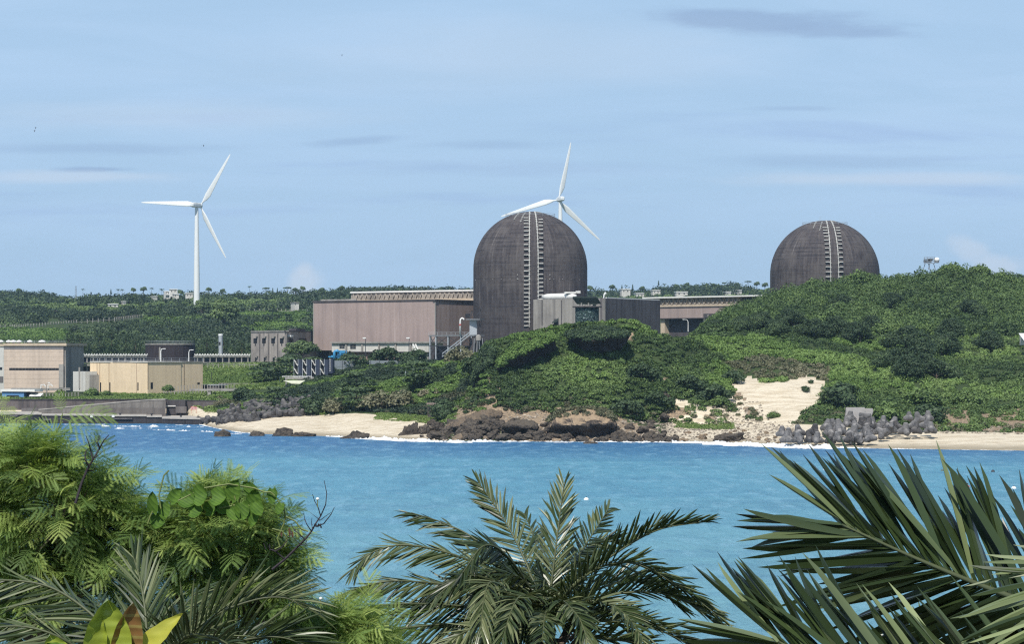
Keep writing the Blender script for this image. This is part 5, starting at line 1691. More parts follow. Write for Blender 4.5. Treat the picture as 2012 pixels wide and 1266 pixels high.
    b.bar(P(664, 689.5, 898.8), P(681, 689.5, 898.8), .18); b.bar(P(664, 697, 898.8), P(681, 697, 898.8), .14)
    b.build('frame', M['blue'], t)
    # hall lamps
    for (px, lab) in ((718, 'left of the two box lamps on poles before the annex'), (803.5, 'right of the two box lamps on poles before the annex')):
        base = PXZ(px, 905, ZP(709, 905))
        t = thing('pole_lamp', lab, 'lamp', base)
        b = MB(); b.tube([base, P(px, 675, 905), P(px + .8, 665, 905)], [.16, .14, .12], 6); b.build('pole', M['dark_steel'], t)
        b = MB(); b.box(P(px - 2, 664.5, 905), (1.2, .7, .35)); b.box(P(px - 2, 665.6, 905), (.9, .5, .25)); b.build('lamp_head', M['white'], t)
    # pale slanting stairs
    t = thing('beam_stairs', 'pale concrete beam stairs slanting down beside the annex', 'stairs', PXZ(820, 915, ZP(708, 915)))
    for dx in (0, 5):
        b = MB(); b.bar(P(811 + dx, 677, 915), P(827 + dx * .6, 708, 911), .45, .5); b.build('stringer', M['white_roof'], t)
    b = MB()
    for s_ in np.linspace(0.05, .95, 14): b.bar(P(811 + 16 * s_, 677 + 31 * s_, 915 - 4 * s_), P(816 + 14 * s_, 677 + 31 * s_, 915 - 4 * s_), .25)
    b.build('treads', M['pale_conc'], t)

    # ---------------- steel platform with stairs
    t = thing('steel_platform', 'braced grey steel platform with long stairs left of the nearer dome', 'platform', PXZ(885, 900, ZP(705, 900)))
    fA = Face((842, 905), (930, 895))
    b = MB(); fA.panel(b, 842, 932, 658.5, 661, .2, 7); b.build('deck', M['steel'], t)
    for px in (844.5, 856, 880, 905, 926):
        b = MB(); fA.panel(b, px - .9, px + .9, 661, 706, 0, .45); b.build('leg', M['light_steel'], t)
        b = MB(); fA.panel(b, px - .5 + 2, px + .5 + 2, 661, 706, -6.2, .35); b.build('leg', M['steel'], t)
    b = MB()
    cols = (844.5, 856, 880, 905, 926)
    for p0, p1 in zip(cols[:-1], cols[1:]):
        for (ya, yb) in ((661, 679), (681, 700)):
            A = fA.at(p0, -.1); B = fA.at(p1, -.1)
            b.bar((A[0], A[1], ZP(ya, 900)), (B[0], B[1], ZP(yb, 900)), .16); b.bar((A[0], A[1] + .2, ZP(yb, 900)), (B[0], B[1] + .2, ZP(ya, 900)), .16)
    fA.panel(b, 844, 926, 679, 680.6, .05, .3)
    b.build('bracing', M['dark_steel'], t)
    b = MB()
    A = fA.at(842, 0); B = fA.at(931, 0)
    rail(b, [(A[0], A[1], ZP(658.5, 900)), (B[0], B[1], ZP(658.5, 900))], 1.0, 1.8, .07); b.build('railing', M['light_steel'], t)
    b = MB()
    for dy in (0, 1.4):
        for dz in (0, -1.7): b.bar(P(924, 658 - dz * 0, 893 - dy) + (0, 0, -dz * .6), P(869, 701, 887 - dy) + (0, 0, -dz * .6), .22, .3)
    for s_ in np.linspace(0, 1, 24):
        a_ = P(924 - 55 * s_, 658 + 43 * s_, 893 - 6 * s_); b.bar(a_, a_ + (0, -1.4, 0), .2)
    for s_ in np.linspace(0, 1, 9):
        a_ = P(924 - 55 * s_, 658 + 43 * s_, 891.6 - 6 * s_); b.bar(a_, a_ + (0, 0, 1.05), .08)
    b.build('stair_flight', M['light_steel'], t)
    b = MB(); fA.panel(b, 846, 926, 681, 706, -6.6, .5); b.build('lower_screen', M['dark_conc'], t)
    t = thing('hoist_tower', 'pale steel lift shaft with dark hopper beside the nearer dome', 'hoist tower', PXZ(930, 905, ZP(700, 905)))
    b = MB(); b.box((P(930, 0, 906)[0], 906, (ZP(628, 906) + ZP(661, 906)) / 2), (2.7, 2.4, ZP(628, 906) - ZP(661, 906))); b.build('shaft', M['light_steel'], t)
    b = MB(); fB = Face((918, 905), (945, 903)); fB.panel(b, 916, 943, 627, 629, 1.5, 4); b.build('deck', M['steel'], t)
    b = MB()
    for (a_, c_) in (((920, 628), (928, 610)), ((928, 610), (932, 628)), ((932, 628), (945, 608)), ((945, 608), (941, 628)), ((938, 628), (945, 608)), ((924, 628), (928, 610)), ((920, 620), (941, 620))):
        b.bar(P(*a_, 904), P(*c_, 904), .16)
    for (a_, c_) in (((937, 630), (939, 662)), ((943, 630), (940, 662)), ((946, 628), (942, 662)), ((937, 640), (943, 640)), ((938, 650), (942, 650))):
        b.bar(P(*a_, 904), P(*c_, 904), .2)
    b.build('frame', M['dark_steel'], t)
    b = MB(); b.box(P(919, 621, 906), (1.8, 2, 1.6)); b.bar(P(914, 614, 905), P(928, 612, 905), .1); b.build('hopper', M['dark_void'], t)
    t = thing('base_machinery', 'dark machinery with a pale round tank at the dome foot', 'machinery', PXZ(940, 895, ZP(705, 895)))
    b = MB(); b.box(P(936, 682, 896), (5, 4, 6.5)); b.box(P(947, 680, 898), (2.6, 3, 6)); b.build('body', M['dark_conc'], t)
    b = MB(); b.lathe([(.02, 1.0), (.6, .8), (.95, .3), (.95, -1.2)], P(940, 663, 893), 16); b.build('round_tank', M['pale_conc'], t, smooth=True)
    b = MB()
    for px in (930, 936, 943, 950): b.bar(P(px, 706, 892.5), P(px + (2 if px < 940 else -2), 665, 892.5), .3)
    b.build('struts', M['steel'], t)
    base = PXZ(904, 896, ZP(659, 896))
    t = thing('vent_pipe', 'white hooked vent pipe standing on the steel platform', 'vent pipe', base)
    b = MB(); b.tube([base, P(904.3, 632, 896), P(905, 627.5, 896), P(908, 625.3, 896), P(911, 627, 896), P(911.4, 629.5, 896)], .3, 8); b.build('pipe', M['white'], t, smooth=True)
    b = MB(); b.tube([P(904.2, 640, 896), P(904.2, 637, 896)], .42, 8); b.build('flange', M['red'], t)


def lamp(base, h, arm, label, thin=False):
    base = np.asarray(base, float)
    t = thing('lamp_post', label, 'lamp post', base)
    r = 0.09 if thin else 0.17
    b = MB(); b.tube([base, base + (0, 0, h * .8), base + (arm * .25, 0, h * .96), base + (arm, 0, h)], [r, r * .8, r * .7, r * .6], 6); b.build('pole', M['steel'] if thin else M['white'], t)
    b = MB(); b.box(base + (arm + math.copysign(.3, arm), 0, h - .03), (.8, .35, .22)); b.build('lamp_head', M['white'], t)
    return t


def fence(label, pts, step, h, mat, w=.5):
    """pts: (px, py, Y) with Y 0 meaning: find the hillside"""
    W = []
    for (px, py, Y) in pts:
        W.append(ground_py(px, py + 1.5, 6.5, 9.8) if Y == 0 else P(px, py + 1.0, Y))
    W = np.array(W)
    t = thing('post_fence', label, 'fence', W[len(W) // 2])
    rb = MB()
    b = MB(); z_ = np.zeros(3)
    b.bar(z_ + (0, 0, -1.0), z_ + (0, 0, h), w, w)
    b.bar(z_ + (0, 0, h), z_ + (-w, 0, h + w * 1.6), w * .6)
    b.bar(z_ + (0, 0, h), z_ + (w, 0, h + w * 1.6), w * .6)
    pm = mesh_np('post', np.concatenate(b.v), np.concatenate(b.q), None, mat)
    tot = sum(np.linalg.norm((B - A)[:2]) for A, B in zip(W[:-1], W[1:]))
    step = max(step, tot / 96)
    for A, B in zip(W[:-1], W[1:]):
        n = max(int(np.linalg.norm((B - A)[:2]) / step), 1)
        for i in range(n):
            p = A + (B - A) * i / n
            link('post', pm, t, p - W[len(W) // 2])
        rb.bar(A + (0, 0, .1), B + (0, 0, .1), .15, .2)
    rb.build('rail', M['pale_conc'], t)
    return t


# ------------------------------------------------------------------ quay and sea wall
def build_quay():
    def zp(py, Y): return ZP(py, Y)
    # quay
    t = thing('quay', 'low dark stained concrete quay along the water at left', 'quay', PXZ(200, 752, 0))
    segs = [(-500, 82, 752, 813), (82.3, 178, 752, 815), (178.3, 222, 751, 815.5), (222.3, 288, 750, 816.5), (288.3, 318, 750, 818), (318.3, 408, 748, 821)]
    for i, (p0, p1, Y, py) in enumerate(segs):
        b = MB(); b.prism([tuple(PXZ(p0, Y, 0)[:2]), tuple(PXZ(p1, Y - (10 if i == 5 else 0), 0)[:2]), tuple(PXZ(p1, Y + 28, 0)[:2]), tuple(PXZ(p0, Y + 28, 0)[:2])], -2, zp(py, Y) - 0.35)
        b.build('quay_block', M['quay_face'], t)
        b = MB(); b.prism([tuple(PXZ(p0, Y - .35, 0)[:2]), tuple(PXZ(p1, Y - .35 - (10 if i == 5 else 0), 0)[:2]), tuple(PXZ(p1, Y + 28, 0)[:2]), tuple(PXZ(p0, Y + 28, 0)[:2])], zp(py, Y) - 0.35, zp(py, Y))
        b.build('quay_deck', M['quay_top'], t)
    for (p0, p1, y0, y1) in ((65, 80, 818, 828), (20, 35, 817, 819), (86, 100, 824, 826), (225, 262, 822, 824)):
        b = MB(); A = PXZ(p0, 751.6, 0); B = PXZ(p1, 751.6, 0)
        b.box(((A[0] + B[0]) / 2, 751.4 if p0 < 200 else 749.6, (zp(y0, 751) + zp(y1, 751)) / 2), (B[0] - A[0], .5, zp(y0, 751) - zp(y1, 751))); b.build('patch', M['grey_conc'] if y1 - y0 < 5 else M['dark_void'], t)
    b = MB()
    for px in (180, 222.5):
        b.box(PXZ(px, 749.8, zp(818, 750)), (.8, .5, .8))
    b.build('broken_edge', M['white_roof'], t)
    for i, (px, py) in enumerate(((236, 813.5), (298, 814.5), (355.5, 817.5))):
        base = PXZ(px, 752, zp(py + 3.2, 752))
        o = MB().lathe([(.28, 0), (.22, .25), (.22, .4), (.4, .5), (.4, .7), (.02, .75)], base, 12).build('bollard', M['dark_steel'], None, loc=base)
        tag(o, ['left', 'middle', 'right'][i] + ' one of the three black bollards on the quay', 'bollard', 'black bollards on the quay')
    # sea wall
    t = thing('sea_wall', 'long dark weathered sea wall above the quay', 'wall', PXZ(150, 782, 3))
    b = MB(); b.prism([tuple(PXZ(-500, 781, 0)[:2]), tuple(PXZ(330, 781, 0)[:2]), tuple(PXZ(330, 783.5, 0)[:2]), tuple(PXZ(-500, 783.5, 0)[:2])], 0, zp(786, 781)); b.build('wall', M['seawall'], t)
    b = MB(); b.prism([tuple(PXZ(-500, 780.7, 0)[:2]), tuple(PXZ(330, 780.7, 0)[:2]), tuple(PXZ(330, 783.8, 0)[:2]), tuple(PXZ(-500, 783.8, 0)[:2])], zp(786, 781), zp(784.8, 781)); b.build('coping', M['dark_conc'], t)
    b = MB(); b.prism([tuple(PXZ(42, 779, 0)[:2]), tuple(PXZ(95, 779, 0)[:2]), tuple(PXZ(95, 781, 0)[:2]), tuple(PXZ(42, 781, 0)[:2])], 2, zp(802.5, 779)); b.build('kerb', M['grey_conc'], t)
    # ramp wall
    t = thing('ramp_wall', 'lighter grey concrete ramp wall rising to the right in front of the sea wall', 'ramp', PXZ(230, 766, 2))
    xs = [(76, 806.5), (100, 804.5), (150, 799.5), (200, 795), (250, 790.5), (300, 787), (325.5, 786)]
    V = []
    for (px, py) in xs:
        for Y in (764, 774):
            V.append(PXZ(px, Y, 1.0)); V.append(PXZ(px, Y, zp(py, 764)))
    q = []
    for i in range(len(xs) - 1):
        a = i * 4; c = a + 4
        q += [(a, c, c + 1, a + 1), (a + 1, c + 1, c + 3, a + 3), (a + 2, a + 3, c + 3, c + 2)]
    e = (len(xs) - 1) * 4
    q += [(e, e + 2, e + 3, e + 1), (0, 1, 3, 2)]
    b = MB(); b.add(V, q); b.build('ramp_body', M['ramp'], t)
    b = MB()
    for (p0, p1), (q0, q1) in zip(xs[:-1], xs[1:]):
        b.bar(PXZ(p0, 764.3, zp(p1, 764) + .15), PXZ(q0, 764.3, zp(q1, 764) + .15), .9, .35)
    b.build('ramp_kerb', M['pale_conc'], t)
    b = MB(); b.prism([tuple(PXZ(192, 763.6, 0)[:2]), tuple(PXZ(325.6, 763.6, 0)[:2]), tuple(PXZ(325.6, 764.4, 0)[:2]), tuple(PXZ(192, 764.4, 0)[:2])], 1.5, zp(802, 764)); b.build('lower_facing', M['ramp_low'], t)
    # dark landing box right of ramp
    t = thing('landing_block', 'dark concrete landing block right of the ramp wall', 'concrete block', PXZ(345, 772, 2))
    f = Face((326, 774), (366, 774))
    b = MB(); f.panel(b, 326.5, 364, 787, 815, 0, 8); b.build('block', M['dark_conc'], t)
    b = MB(); f.panel(b, 326.5, 345, 797.6, 799.4, .5, .6); b.build('white_ledge', M['white_roof'], t)
    b = MB(); f.panel(b, 345, 366, 799.5, 812, 1.5, 1.6); b.build('step', M['grey_conc'], t)
    t = thing('retaining_wall', 'dark retaining wall under the grass right of the landing block', 'wall', PXZ(400, 775, 2))
    f = Face((366, 777), (446, 768))
    b = MB(); f.panel(b, 366, 444, 788.5, 806, 0, 1.2); b.build('wall', M['seawall'], t)
    b = MB(); f.panel(b, 366, 446, 787.2, 788.6, .15, 1.5); b.build('coping', M['dark_conc'], t)
    # red sign
    base = PXZ(381, 758, ZP(811, 758))
    t = thing('warning_sign', 'small red sign with white lettering on posts beside the tetrapods', 'sign', base)
    f = Face((374, 758), (388, 758))
    b = MB(); f.panel(b, 375, 387.2, 799.8, 805.4, 0, .12); b.build('board', M['red'], t)
    b = MB()
    for px in (376.8, 385.5): f.panel(b, px - .3, px + .3, 805, 813, -.05, .1)
    b.build('posts', M['red'], t)
    b = MB()
    for k, px in enumerate((376, 378.9, 381.8, 384.7)):
        for j in range(3): f.panel(b, px, px + 1.9, 800.8 + j * 1.5, 801.3 + j * 1.5, .04, .03)
        f.panel(b, px + .7 - (k % 2) * .5, px + 1.1 - (k % 2) * .5, 800.6, 804.6, .05, .03)
    b.build('lettering', M['white'], t)


# ------------------------------------------------------------------ tetrapods, rocks, foam
def tetra_mesh(name, mat):
    dirs = np.array([(0, 0, 1), (0.943, 0, -0.333), (-0.471, 0.816, -0.333), (-0.471, -0.816, -0.333)])
    b = MB()
    for d in dirs:
        ref = np.array((0, 1.0, 0)) if abs(d[1]) < .7 else np.array((1.0, 0, 0))
        x = np.cross(d, ref); x /= np.linalg.norm(x); y = np.cross(d, x)
        V = []; n = 14
        for (s_, r_) in ((0.0, 0.76), (0.55, 0.90), (1.6, 0.56), (1.76, 0.48), (1.8, 0.26)):
            for k in range(n):
                a = 2 * math.pi * k / n
                V.append(d * s_ + r_ * (math.cos(a) * x + math.sin(a) * y))
        q = [(i * n + k, i * n + (k + 1) % n, (i + 1) * n + (k + 1) % n, (i + 1) * n + k) for i in range(4) for k in range(n)]
        t = [(4 * n, 4 * n + k, 4 * n + k + 1) for k in range(1, n - 1)]
        b.add(V, q, t)
    V = np.concatenate(b.v)
    return mesh_np(name, V, np.concatenate(b.q), np.concatenate(b.t), mat)


def build_tetrapods():
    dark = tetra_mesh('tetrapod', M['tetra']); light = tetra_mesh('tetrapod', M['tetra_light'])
    def place(me, p, s, up, yaw, label, grp):
        o = link('tetrapod', me, None, p)
        o.scale = (s, s, s); o.rotation_euler = (up[0], up[1], yaw)
        tag(o, label, 'tetrapod', grp)
    r = random.Random(3)
    L = []
    # left pile: (px, py centre, Y, size)
    rows = [(392, 440, 834, 748, 708, .85, 6), (425, 505, 829, 716, 694, 1.0, 8), (430, 600, 817, 728, 703, 1.05, 14), (452, 605, 809, 738, 712, 1.0, 12), (505, 600, 822, 700, 692, 1.1, 7), (480, 610, 804, 738, 714, .95, 9)]
    for (p0, p1, py, Y0, Y1, s_, n) in rows:
        for i in range(n):
            f = (i + .5) / n
            px = p0 + (p1 - p0) * f + r.uniform(-3, 3)
            Y = Y0 + (Y1 - Y0) * f
            pyy = py + r.uniform(-2.5, 2.5) - (6 * f if py > 820 and n == 6 else 0) + (0 if py > 810 else 0)
            g = ground_yx(px, Y)
            z = ZP(pyy, Y)
            if z < g + .4: z = g + .4 + r.uniform(0, .5)
            L.append((px, Y, z, s_ * r.uniform(.85, 1.2)))
    L.sort()
    n = len(L)
    for i, (px, Y, z, s_) in enumerate(L):
        up = (r.uniform(-.9, .9), r.uniform(-.9, .9))
        place(dark, PXZ(px, Y, z), s_, up, r.uniform(0, 6.3), nth(i, n, 'dark tetrapod') + ' in the left pile beside the quay', 'tetrapods piled between quay and left beach')
    L = []
    rows = [(1535, 1700, 862, 571, 566, 8, .9), (1660, 1720, 860, 566, 564, 3, .9), (1560, 1745, 850, 575, 571, 7, 1.0), (1610, 1830, 838, 582, 578, 8, .95), (1690, 1838, 846, 577, 574, 6, .95), (1625, 1705, 833, 586, 584, 3, .85), (1780, 1835, 822, 587, 586, 3, .9), (1700, 1770, 832, 585, 583, 3, .9), (1532, 1575, 852, 575, 574, 3, .8), (1655, 1712, 820, 590, 589, 2, .8)]
    for (p0, p1, py, Y0, Y1, n, s_) in rows:
        for i in range(n):
            f = (i + .5) / n
            px = p0 + (p1 - p0) * f + r.uniform(-4, 4)
            Y = Y0 + (Y1 - Y0) * f
            pyy = py + r.uniform(-3, 3)
            z = max(ZP(pyy, Y), ground_yx(px, Y) + .3)
            L.append((px, Y, z, s_ * r.uniform(.85, 1.15)))
    L.sort(); n = len(L)
    for i, (px, Y, z, s_) in enumerate(L):
        up = (r.uniform(-.3, .3), r.uniform(-.3, .3)) if r.random() < .75 else (r.uniform(-1.2, 1.2), r.uniform(-1, 1))
        place(light if r.random() < .75 else dark, PXZ(px, Y, z), s_, up, r.uniform(0, 6.3), nth(i, n, 'grey tetrapod') + ' in the right pile on the sand', 'tetrapods piled on the right beach')
    # slanted concrete slabs in the pile, block on the bluff
    for (p0, p1, y0, y1, Y, lab) in ((1663, 1700, 806, 835, 592, 'pale upright concrete slab left half above the right tetrapods'), (1698, 1716, 808, 826, 593, 'small pale concrete slab beside the larger one above right tetrapods')):
        A = P(p0, y0, Y + 2); B = P(p1, y0, Y + 2); Cc = P(p1 - 6, y1, Y - 3); D = P(p0 - 2, y1, Y - 3)
        b = MB(); th = np.array((0, 1.2, .6))
        b.add([A, B, Cc, D, A + th, B + th, Cc + th, D + th], [(3, 2, 1, 0), (4, 5, 6, 7), (0, 1, 5, 4), (1, 2, 6, 5), (2, 3, 7, 6), (3, 0, 4, 7)])
        o = b.build('concrete_slab', M['tetra_light'], None, loc=D); tag(o, lab, 'concrete slab')
    t = thing('concrete_bunker', 'small square ruined concrete block on the bluff above left beach', 'bunker', PXZ(856, 652, 5))
    f = Face((839, 655), (873, 651)); b = MB(); f.panel(b, 840, 872, 796, 822, 0, 4); b.build('wall', M['bunker'], t)
    b = MB(); f.panel(b, 838, 873.5, 792.5, 796.2, .5, 5); b.build('roof_slab', M['pinkish'], t)
    b = MB(); f.panel(b, 842, 850, 801, 805, .05, .2); f.panel(b, 843, 848, 809, 812, .05, .2); b.build('opening', M['dark_void'], t)


def ground_yx(px, Y):
    ts = np.linspace(0, 9.9, 500)
    X, Yy, Z = terr(np.full(500, float(px)), ts)
    return float(np.interp(Y, Yy, Z))


def rock_mesh(seed, mat, sub=4, rough=0.42, flat=0.75, name='boulder'):
    """angular pitted boulder, unit radius"""
    import bmesh
    bm = bmesh.new()
    bmesh.ops.create_icosphere(bm, subdivisions=sub, radius=1.0)
    V = np.array([v.co[:] for v in bm.verts])
    r = np.random.default_rng(seed)
    # chip flat faces off
    for k in range(9):
        n = r.normal(size=3); n /= np.linalg.norm(n)
        d = r.uniform(.62, .9)
        s = V @ n
        over = s > d
        V[over] -= np.outer((s[over] - d) * .92, n)
    nn = (fbm(V * 2.1, seed, 4) - .5)
    n2 = (fbm(V * 5.0, seed + 9, 4) - .5)
    V = V * (1 + rough * 1.3 * nn + .45 * n2)[:, None]
    V[:, 2] *= flat
    for v, c in zip(bm.verts, V): v.co = c
    me = bpy.data.meshes.new(name)
    bm.to_mesh(me); bm.free()
    me.materials.append(mat)
    return me


def ledge(name, stations, mat, label, cat, seed=1, cover=None, over=2.6, back=8.0, cov_mat='scrub_leaf', cov_n=150):
    """overhanging rock: stations (px, py_top, py_lip, py_bottom, Y)"""
    st = np.array(stations, float)
    n = 60
    s = np.linspace(0, 1, n)
    ks = np.linspace(0, 1, len(st))
    q_ = np.stack([np.interp(s, ks, st[:, i]) for i in range(5)], 1)
    prof_n = 22
    V = []
    for i in range(n):
        px, pt, pl, pb, Y = q_[i]
        e = math.sin(math.pi * min(max(i / (n - 1), 0.0), 1.0)) ** 0.35
        zt, zl, zb = ZP(pt, Y), ZP(pl, Y), ZP(pb, Y)
        zm = (zt + zb) / 2
        key = np.array([(back, zb - 1), (back, zt), (back * .5, zt), (0.5, zl + (zt - zl) * .6), (-over * .8, zl + .3), (-over, zl - .4), (-over * .5, zl - 1.0), (over * .35, (zl + zb) / 2), (over * .8, zb + .3), (over * .8, zb - 1.2), (back, zb - 1)])
        kk = np.linspace(0, 1, len(key))
        t_ = np.linspace(0, 1, prof_n)
        yy = np.interp(t_, kk, key[:, 0]); zz = np.interp(t_, kk, key[:, 1])
        yy = yy * (0.25 + .75 * e); zz = zm + (zz - zm) * (.35 + .65 * e)
        for a, b_ in zip(yy, zz): V.append(PXZ(px, Y, 0) + np.array((0, a, b_)))
    V = np.array(V)
    nz = fbm(V * .45, seed, 5) - .5
    nz2 = fbm(V * 1.5, seed + 3, 4) - .5
    V += np.stack([nz * 1.4, (nz * 2.2 + nz2 * 1.0), (fbm(V * .4 + 30, seed, 4) - .5) * 1.6 + nz2 * .5], 1)
    idx = np.arange(n * prof_n).reshape(n, prof_n)
    q = np.stack([idx[:-1, :-1], idx[1:, :-1], idx[1:, 1:], idx[:-1, 1:]], -1).reshape(-1, 4)
    loc = V[0]
    t = thing(name, label, cat, loc)
    me = mesh_np('rock', V - loc, q, None, mat)
    link('rock', me, t)
    if cover:
        r = np.random.default_rng(seed)
        m_ = cov_n
        i = r.integers(3, n - 3, m_); j = r.integers(3, 12, m_) if cover == 2 else r.integers(2, 7, m_)
        c = V[i * prof_n + j] + (0, 0, .2)
        rad = r.uniform(.6, 1.3, m_)
        cl = cloud(c, np.stack([rad, rad, rad * .7], 1), 110, .42, seed + 7, r.uniform(.1, .7, m_), jit=.6)
        build_cloud('creeper_cover', [cl], M[cov_mat], parent=t)
    return t


def build_rocks():
    ledge('overhanging_rock', [(1112, 656, 660, 662, 643), (1128, 652, 661, 668, 641), (1145, 650, 664, 680, 639), (1162, 649, 669, 681, 638), (1180, 648, 667, 684, 638), (1200, 648, 660, 683, 638), (1222, 650, 660, 680, 638), (1236, 656, 662, 664, 641)], M['shade_toned_rock'],
          'big creeper-topped rock overhanging a dark hollow below the guard tower', 'rock', 5, cover=2, over=3.2, back=7, cov_mat='dark_leaf', cov_n=230)
    ledge('overhanging_rock', [(978, 712, 718, 745, 637), (1000, 690, 704, 748, 635), (1030, 672, 690, 738, 635), (1060, 661, 677, 712, 637), (1094, 656, 664, 682, 641)], M['shade_toned_rock'],
          'long slanting rock lip over a dark hollow on the upper left headland', 'rock', 11, cover=2, over=3.4, back=8, cov_mat='bright_leaf', cov_n=200)
    ledge('overhanging_rock', [(930, 742, 750, 775, 648), (940, 715, 730, 788, 644), (952, 690, 720, 770, 642), (968, 680, 705, 745, 641)], M['shade_toned_rock'],
          'steep creeper-hung rock face at the left end of the headland', 'rock', 15, cover=2, over=2.4, back=6, cov_mat='dark_leaf', cov_n=150)
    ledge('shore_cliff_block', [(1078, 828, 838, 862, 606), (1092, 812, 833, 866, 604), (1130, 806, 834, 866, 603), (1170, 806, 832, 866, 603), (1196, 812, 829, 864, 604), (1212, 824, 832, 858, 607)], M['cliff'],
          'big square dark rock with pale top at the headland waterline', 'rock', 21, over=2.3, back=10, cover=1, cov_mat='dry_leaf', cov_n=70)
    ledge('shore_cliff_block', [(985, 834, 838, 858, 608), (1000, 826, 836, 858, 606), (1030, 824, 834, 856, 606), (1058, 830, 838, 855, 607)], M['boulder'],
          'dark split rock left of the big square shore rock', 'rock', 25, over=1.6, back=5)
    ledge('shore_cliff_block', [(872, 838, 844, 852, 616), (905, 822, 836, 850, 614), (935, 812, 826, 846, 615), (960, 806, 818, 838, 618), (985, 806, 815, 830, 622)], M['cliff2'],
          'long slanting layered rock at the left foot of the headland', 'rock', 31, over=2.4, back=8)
    # boulders
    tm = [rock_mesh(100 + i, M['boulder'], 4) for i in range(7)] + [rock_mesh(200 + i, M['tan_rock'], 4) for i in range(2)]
    r = random.Random(11)
    B = []
    big = [(835, 850, 26), (858, 846, 30), (880, 852, 26), (905, 855, 24), (925, 848, 34), (948, 850, 30), (968, 858, 22), (988, 862, 20), (955, 832, 26), (930, 862, 16), (1000, 850, 24), (1022, 862, 18), (1040, 852, 26), (1062, 858, 20),
           (1075, 838, 18), (1010, 834, 24), (975, 840, 28), (1220, 856, 20), (1240, 862, 16), (1262, 848, 22), (1272, 864, 14), (1236, 842, 16), (1300, 858, 14), (1290, 868, 12), (890, 838, 24), (862, 862, 22), (1142, 867, 18), (1185, 865, 16), (1108, 867, 16),
           (1340, 866, 12), (1318, 872, 16), (1380, 862, 14), (1308, 784, 20), (1284, 798, 10), (1306, 822, 16)]
    for (px, py, w) in big: B.append((px, py, w))
    for i in range(165):
        px = r.uniform(822, 1330) if r.random() < .88 else r.uniform(1330, 1530)
        py = (862 if px < 1150 else 868) - abs(r.gauss(0, 11)) + r.uniform(-1, 4)
        B.append((px, py, r.uniform(5, 17) if px < 1330 else r.uniform(4, 9)))
    B.sort()
    n = len(B)
    pos_words = lambda px: 'left of the layered headland rock' if px < 870 else 'at the layered headland rock foot' if px < 985 else 'between the layered and square shore rocks' if px < 1080 else 'under the square shore rock' if px < 1212 else 'right of the square shore rock' if px < 1330 else 'on pebbly beach left of the right tetrapods'
    groups = {}
    for b_ in B: groups.setdefault((pos_words(b_[0]), b_[2] > 11.5), []).append(b_)
    for (w_, isbig), items in groups.items():
        for i, (px, py, w) in enumerate(items):
            # distance: on the shore slope
            if py < 800: g = ground_py(px, py, 1.0, 5)
            else:
                ts = np.linspace(1.0, 2.3, 160)
                X, Yy, Z = terr(np.full(160, float(px)), ts)
                k_ = int(np.argmax(HZ - (Z - HCAM) / Yy * F <= py + 1))
                g = np.array((X[k_], Yy[k_] - .5, Z[k_] + w / 2 * Yy[k_] / F * .25))
            s_ = w / 2 * g[1] / F * 1.35
            me = tm[r.randrange(7)] if not (px > 1330 or r.random() < .04) else tm[7 + r.randrange(2)]
            o = link('boulder', me, None, g)
            o.scale = (s_ * r.uniform(.9, 1.25), s_ * r.uniform(.8, 1.2), s_ * r.uniform(.75, 1.15))
            o.rotation_euler = (r.uniform(-.5, .5), r.uniform(-.5, .5), r.uniform(0, 6.3))
            what = 'large dark boulder' if isbig else 'small rock'
            lab = (nth(i, len(items), what) if len(items) > 1 else what) + ' ' + w_
            tag(o, lab, 'rock', 'boulders along the headland shore')
    # rocks standing in the water
    for (px, py0, py1, w, lab, sd_) in ((437, 846, 858, 40, 'dark rock with a hooked top standing in the surf at left', 41), (504, 849, 857, 34, 'small low dark rock in the water before the left beach', 42),
                                   (558, 846, 857, 50, 'long flat dark reef rock before the left beach', 43), (594, 851, 858, 46, 'low right end reef rock before the left beach', 46), (699, 848, 862, 60, 'rounded dark rock at the middle of left beach waterline', 44),
                                   (805, 832, 862, 40, 'pointed dark rock at the right end of left beach', 45), (1440, 852, 864, 70, 'flat dark reef slab on the pebbly beach before the sand scar', 47), (1160, 868, 872, 30, 'low wet rock at the waterline before the square shore rock', 48)):
        Y = 22 * F / (py1 - 690) - 1 if px < 1200 else 578
        if px == 1440: Y = 592
        me = rock_mesh(sd_, M['boulder'], 4, .7)
        z0 = ZP(py1, Y); z1 = ZP(py0, Y)
        o = link('sea_rock', me, None, PXZ(px, Y, z0 - .2))
        hw = w / 2 * Y / F
        o.scale = (hw, max(hw * .5, 1.5), (z1 - z0 + .3) / .7)
        o.rotation_euler = (0, 0, r.uniform(-.3, .3))
        if px == 805: o.rotation_euler = (0, .35, 0.2)
        tag(o, lab, 'rock')
    # pebbles and rubble as one mass
    rr = np.random.default_rng(3)
    pts = []
    for (n_, u0, u1, t0, t1) in ((2600, 830, 1320, 1.0, 2.0), (1500, 1290, 1560, 1.15, 2.1), (500, 1845, 2060, 1.95, 2.25), (300, 1400, 1500, 2.0, 2.5)):
        u = rr.uniform(u0, u1, n_); t_ = rr.uniform(t0, t1, n_)
        X, Y, Z = terr(u, t_)
        pts.append(np.stack([X, Y, Z], 1))
    c = np.concatenate(pts)
    s_ = rr.uniform(.12, .5, len(c)) * rr.uniform(.4, 1, len(c))
    O = np.array([(1, 0, 0), (-1, 0, 0), (0, 1, 0), (0, -1, 0), (0, 0, 1), (0, 0, -1)], float)
    T_ = np.array([(0, 2, 4), (2, 1, 4), (1, 3, 4), (3, 0, 4), (2, 0, 5), (1, 2, 5), (3, 1, 5), (0, 3, 5)])
    jit = rr.uniform(.6, 1.3, (len(c), 6, 3))
    V = (c[:, None, :] + O[None] * jit * s_[:, None, None] * (1.3, 1, .8)).reshape(-1, 3)
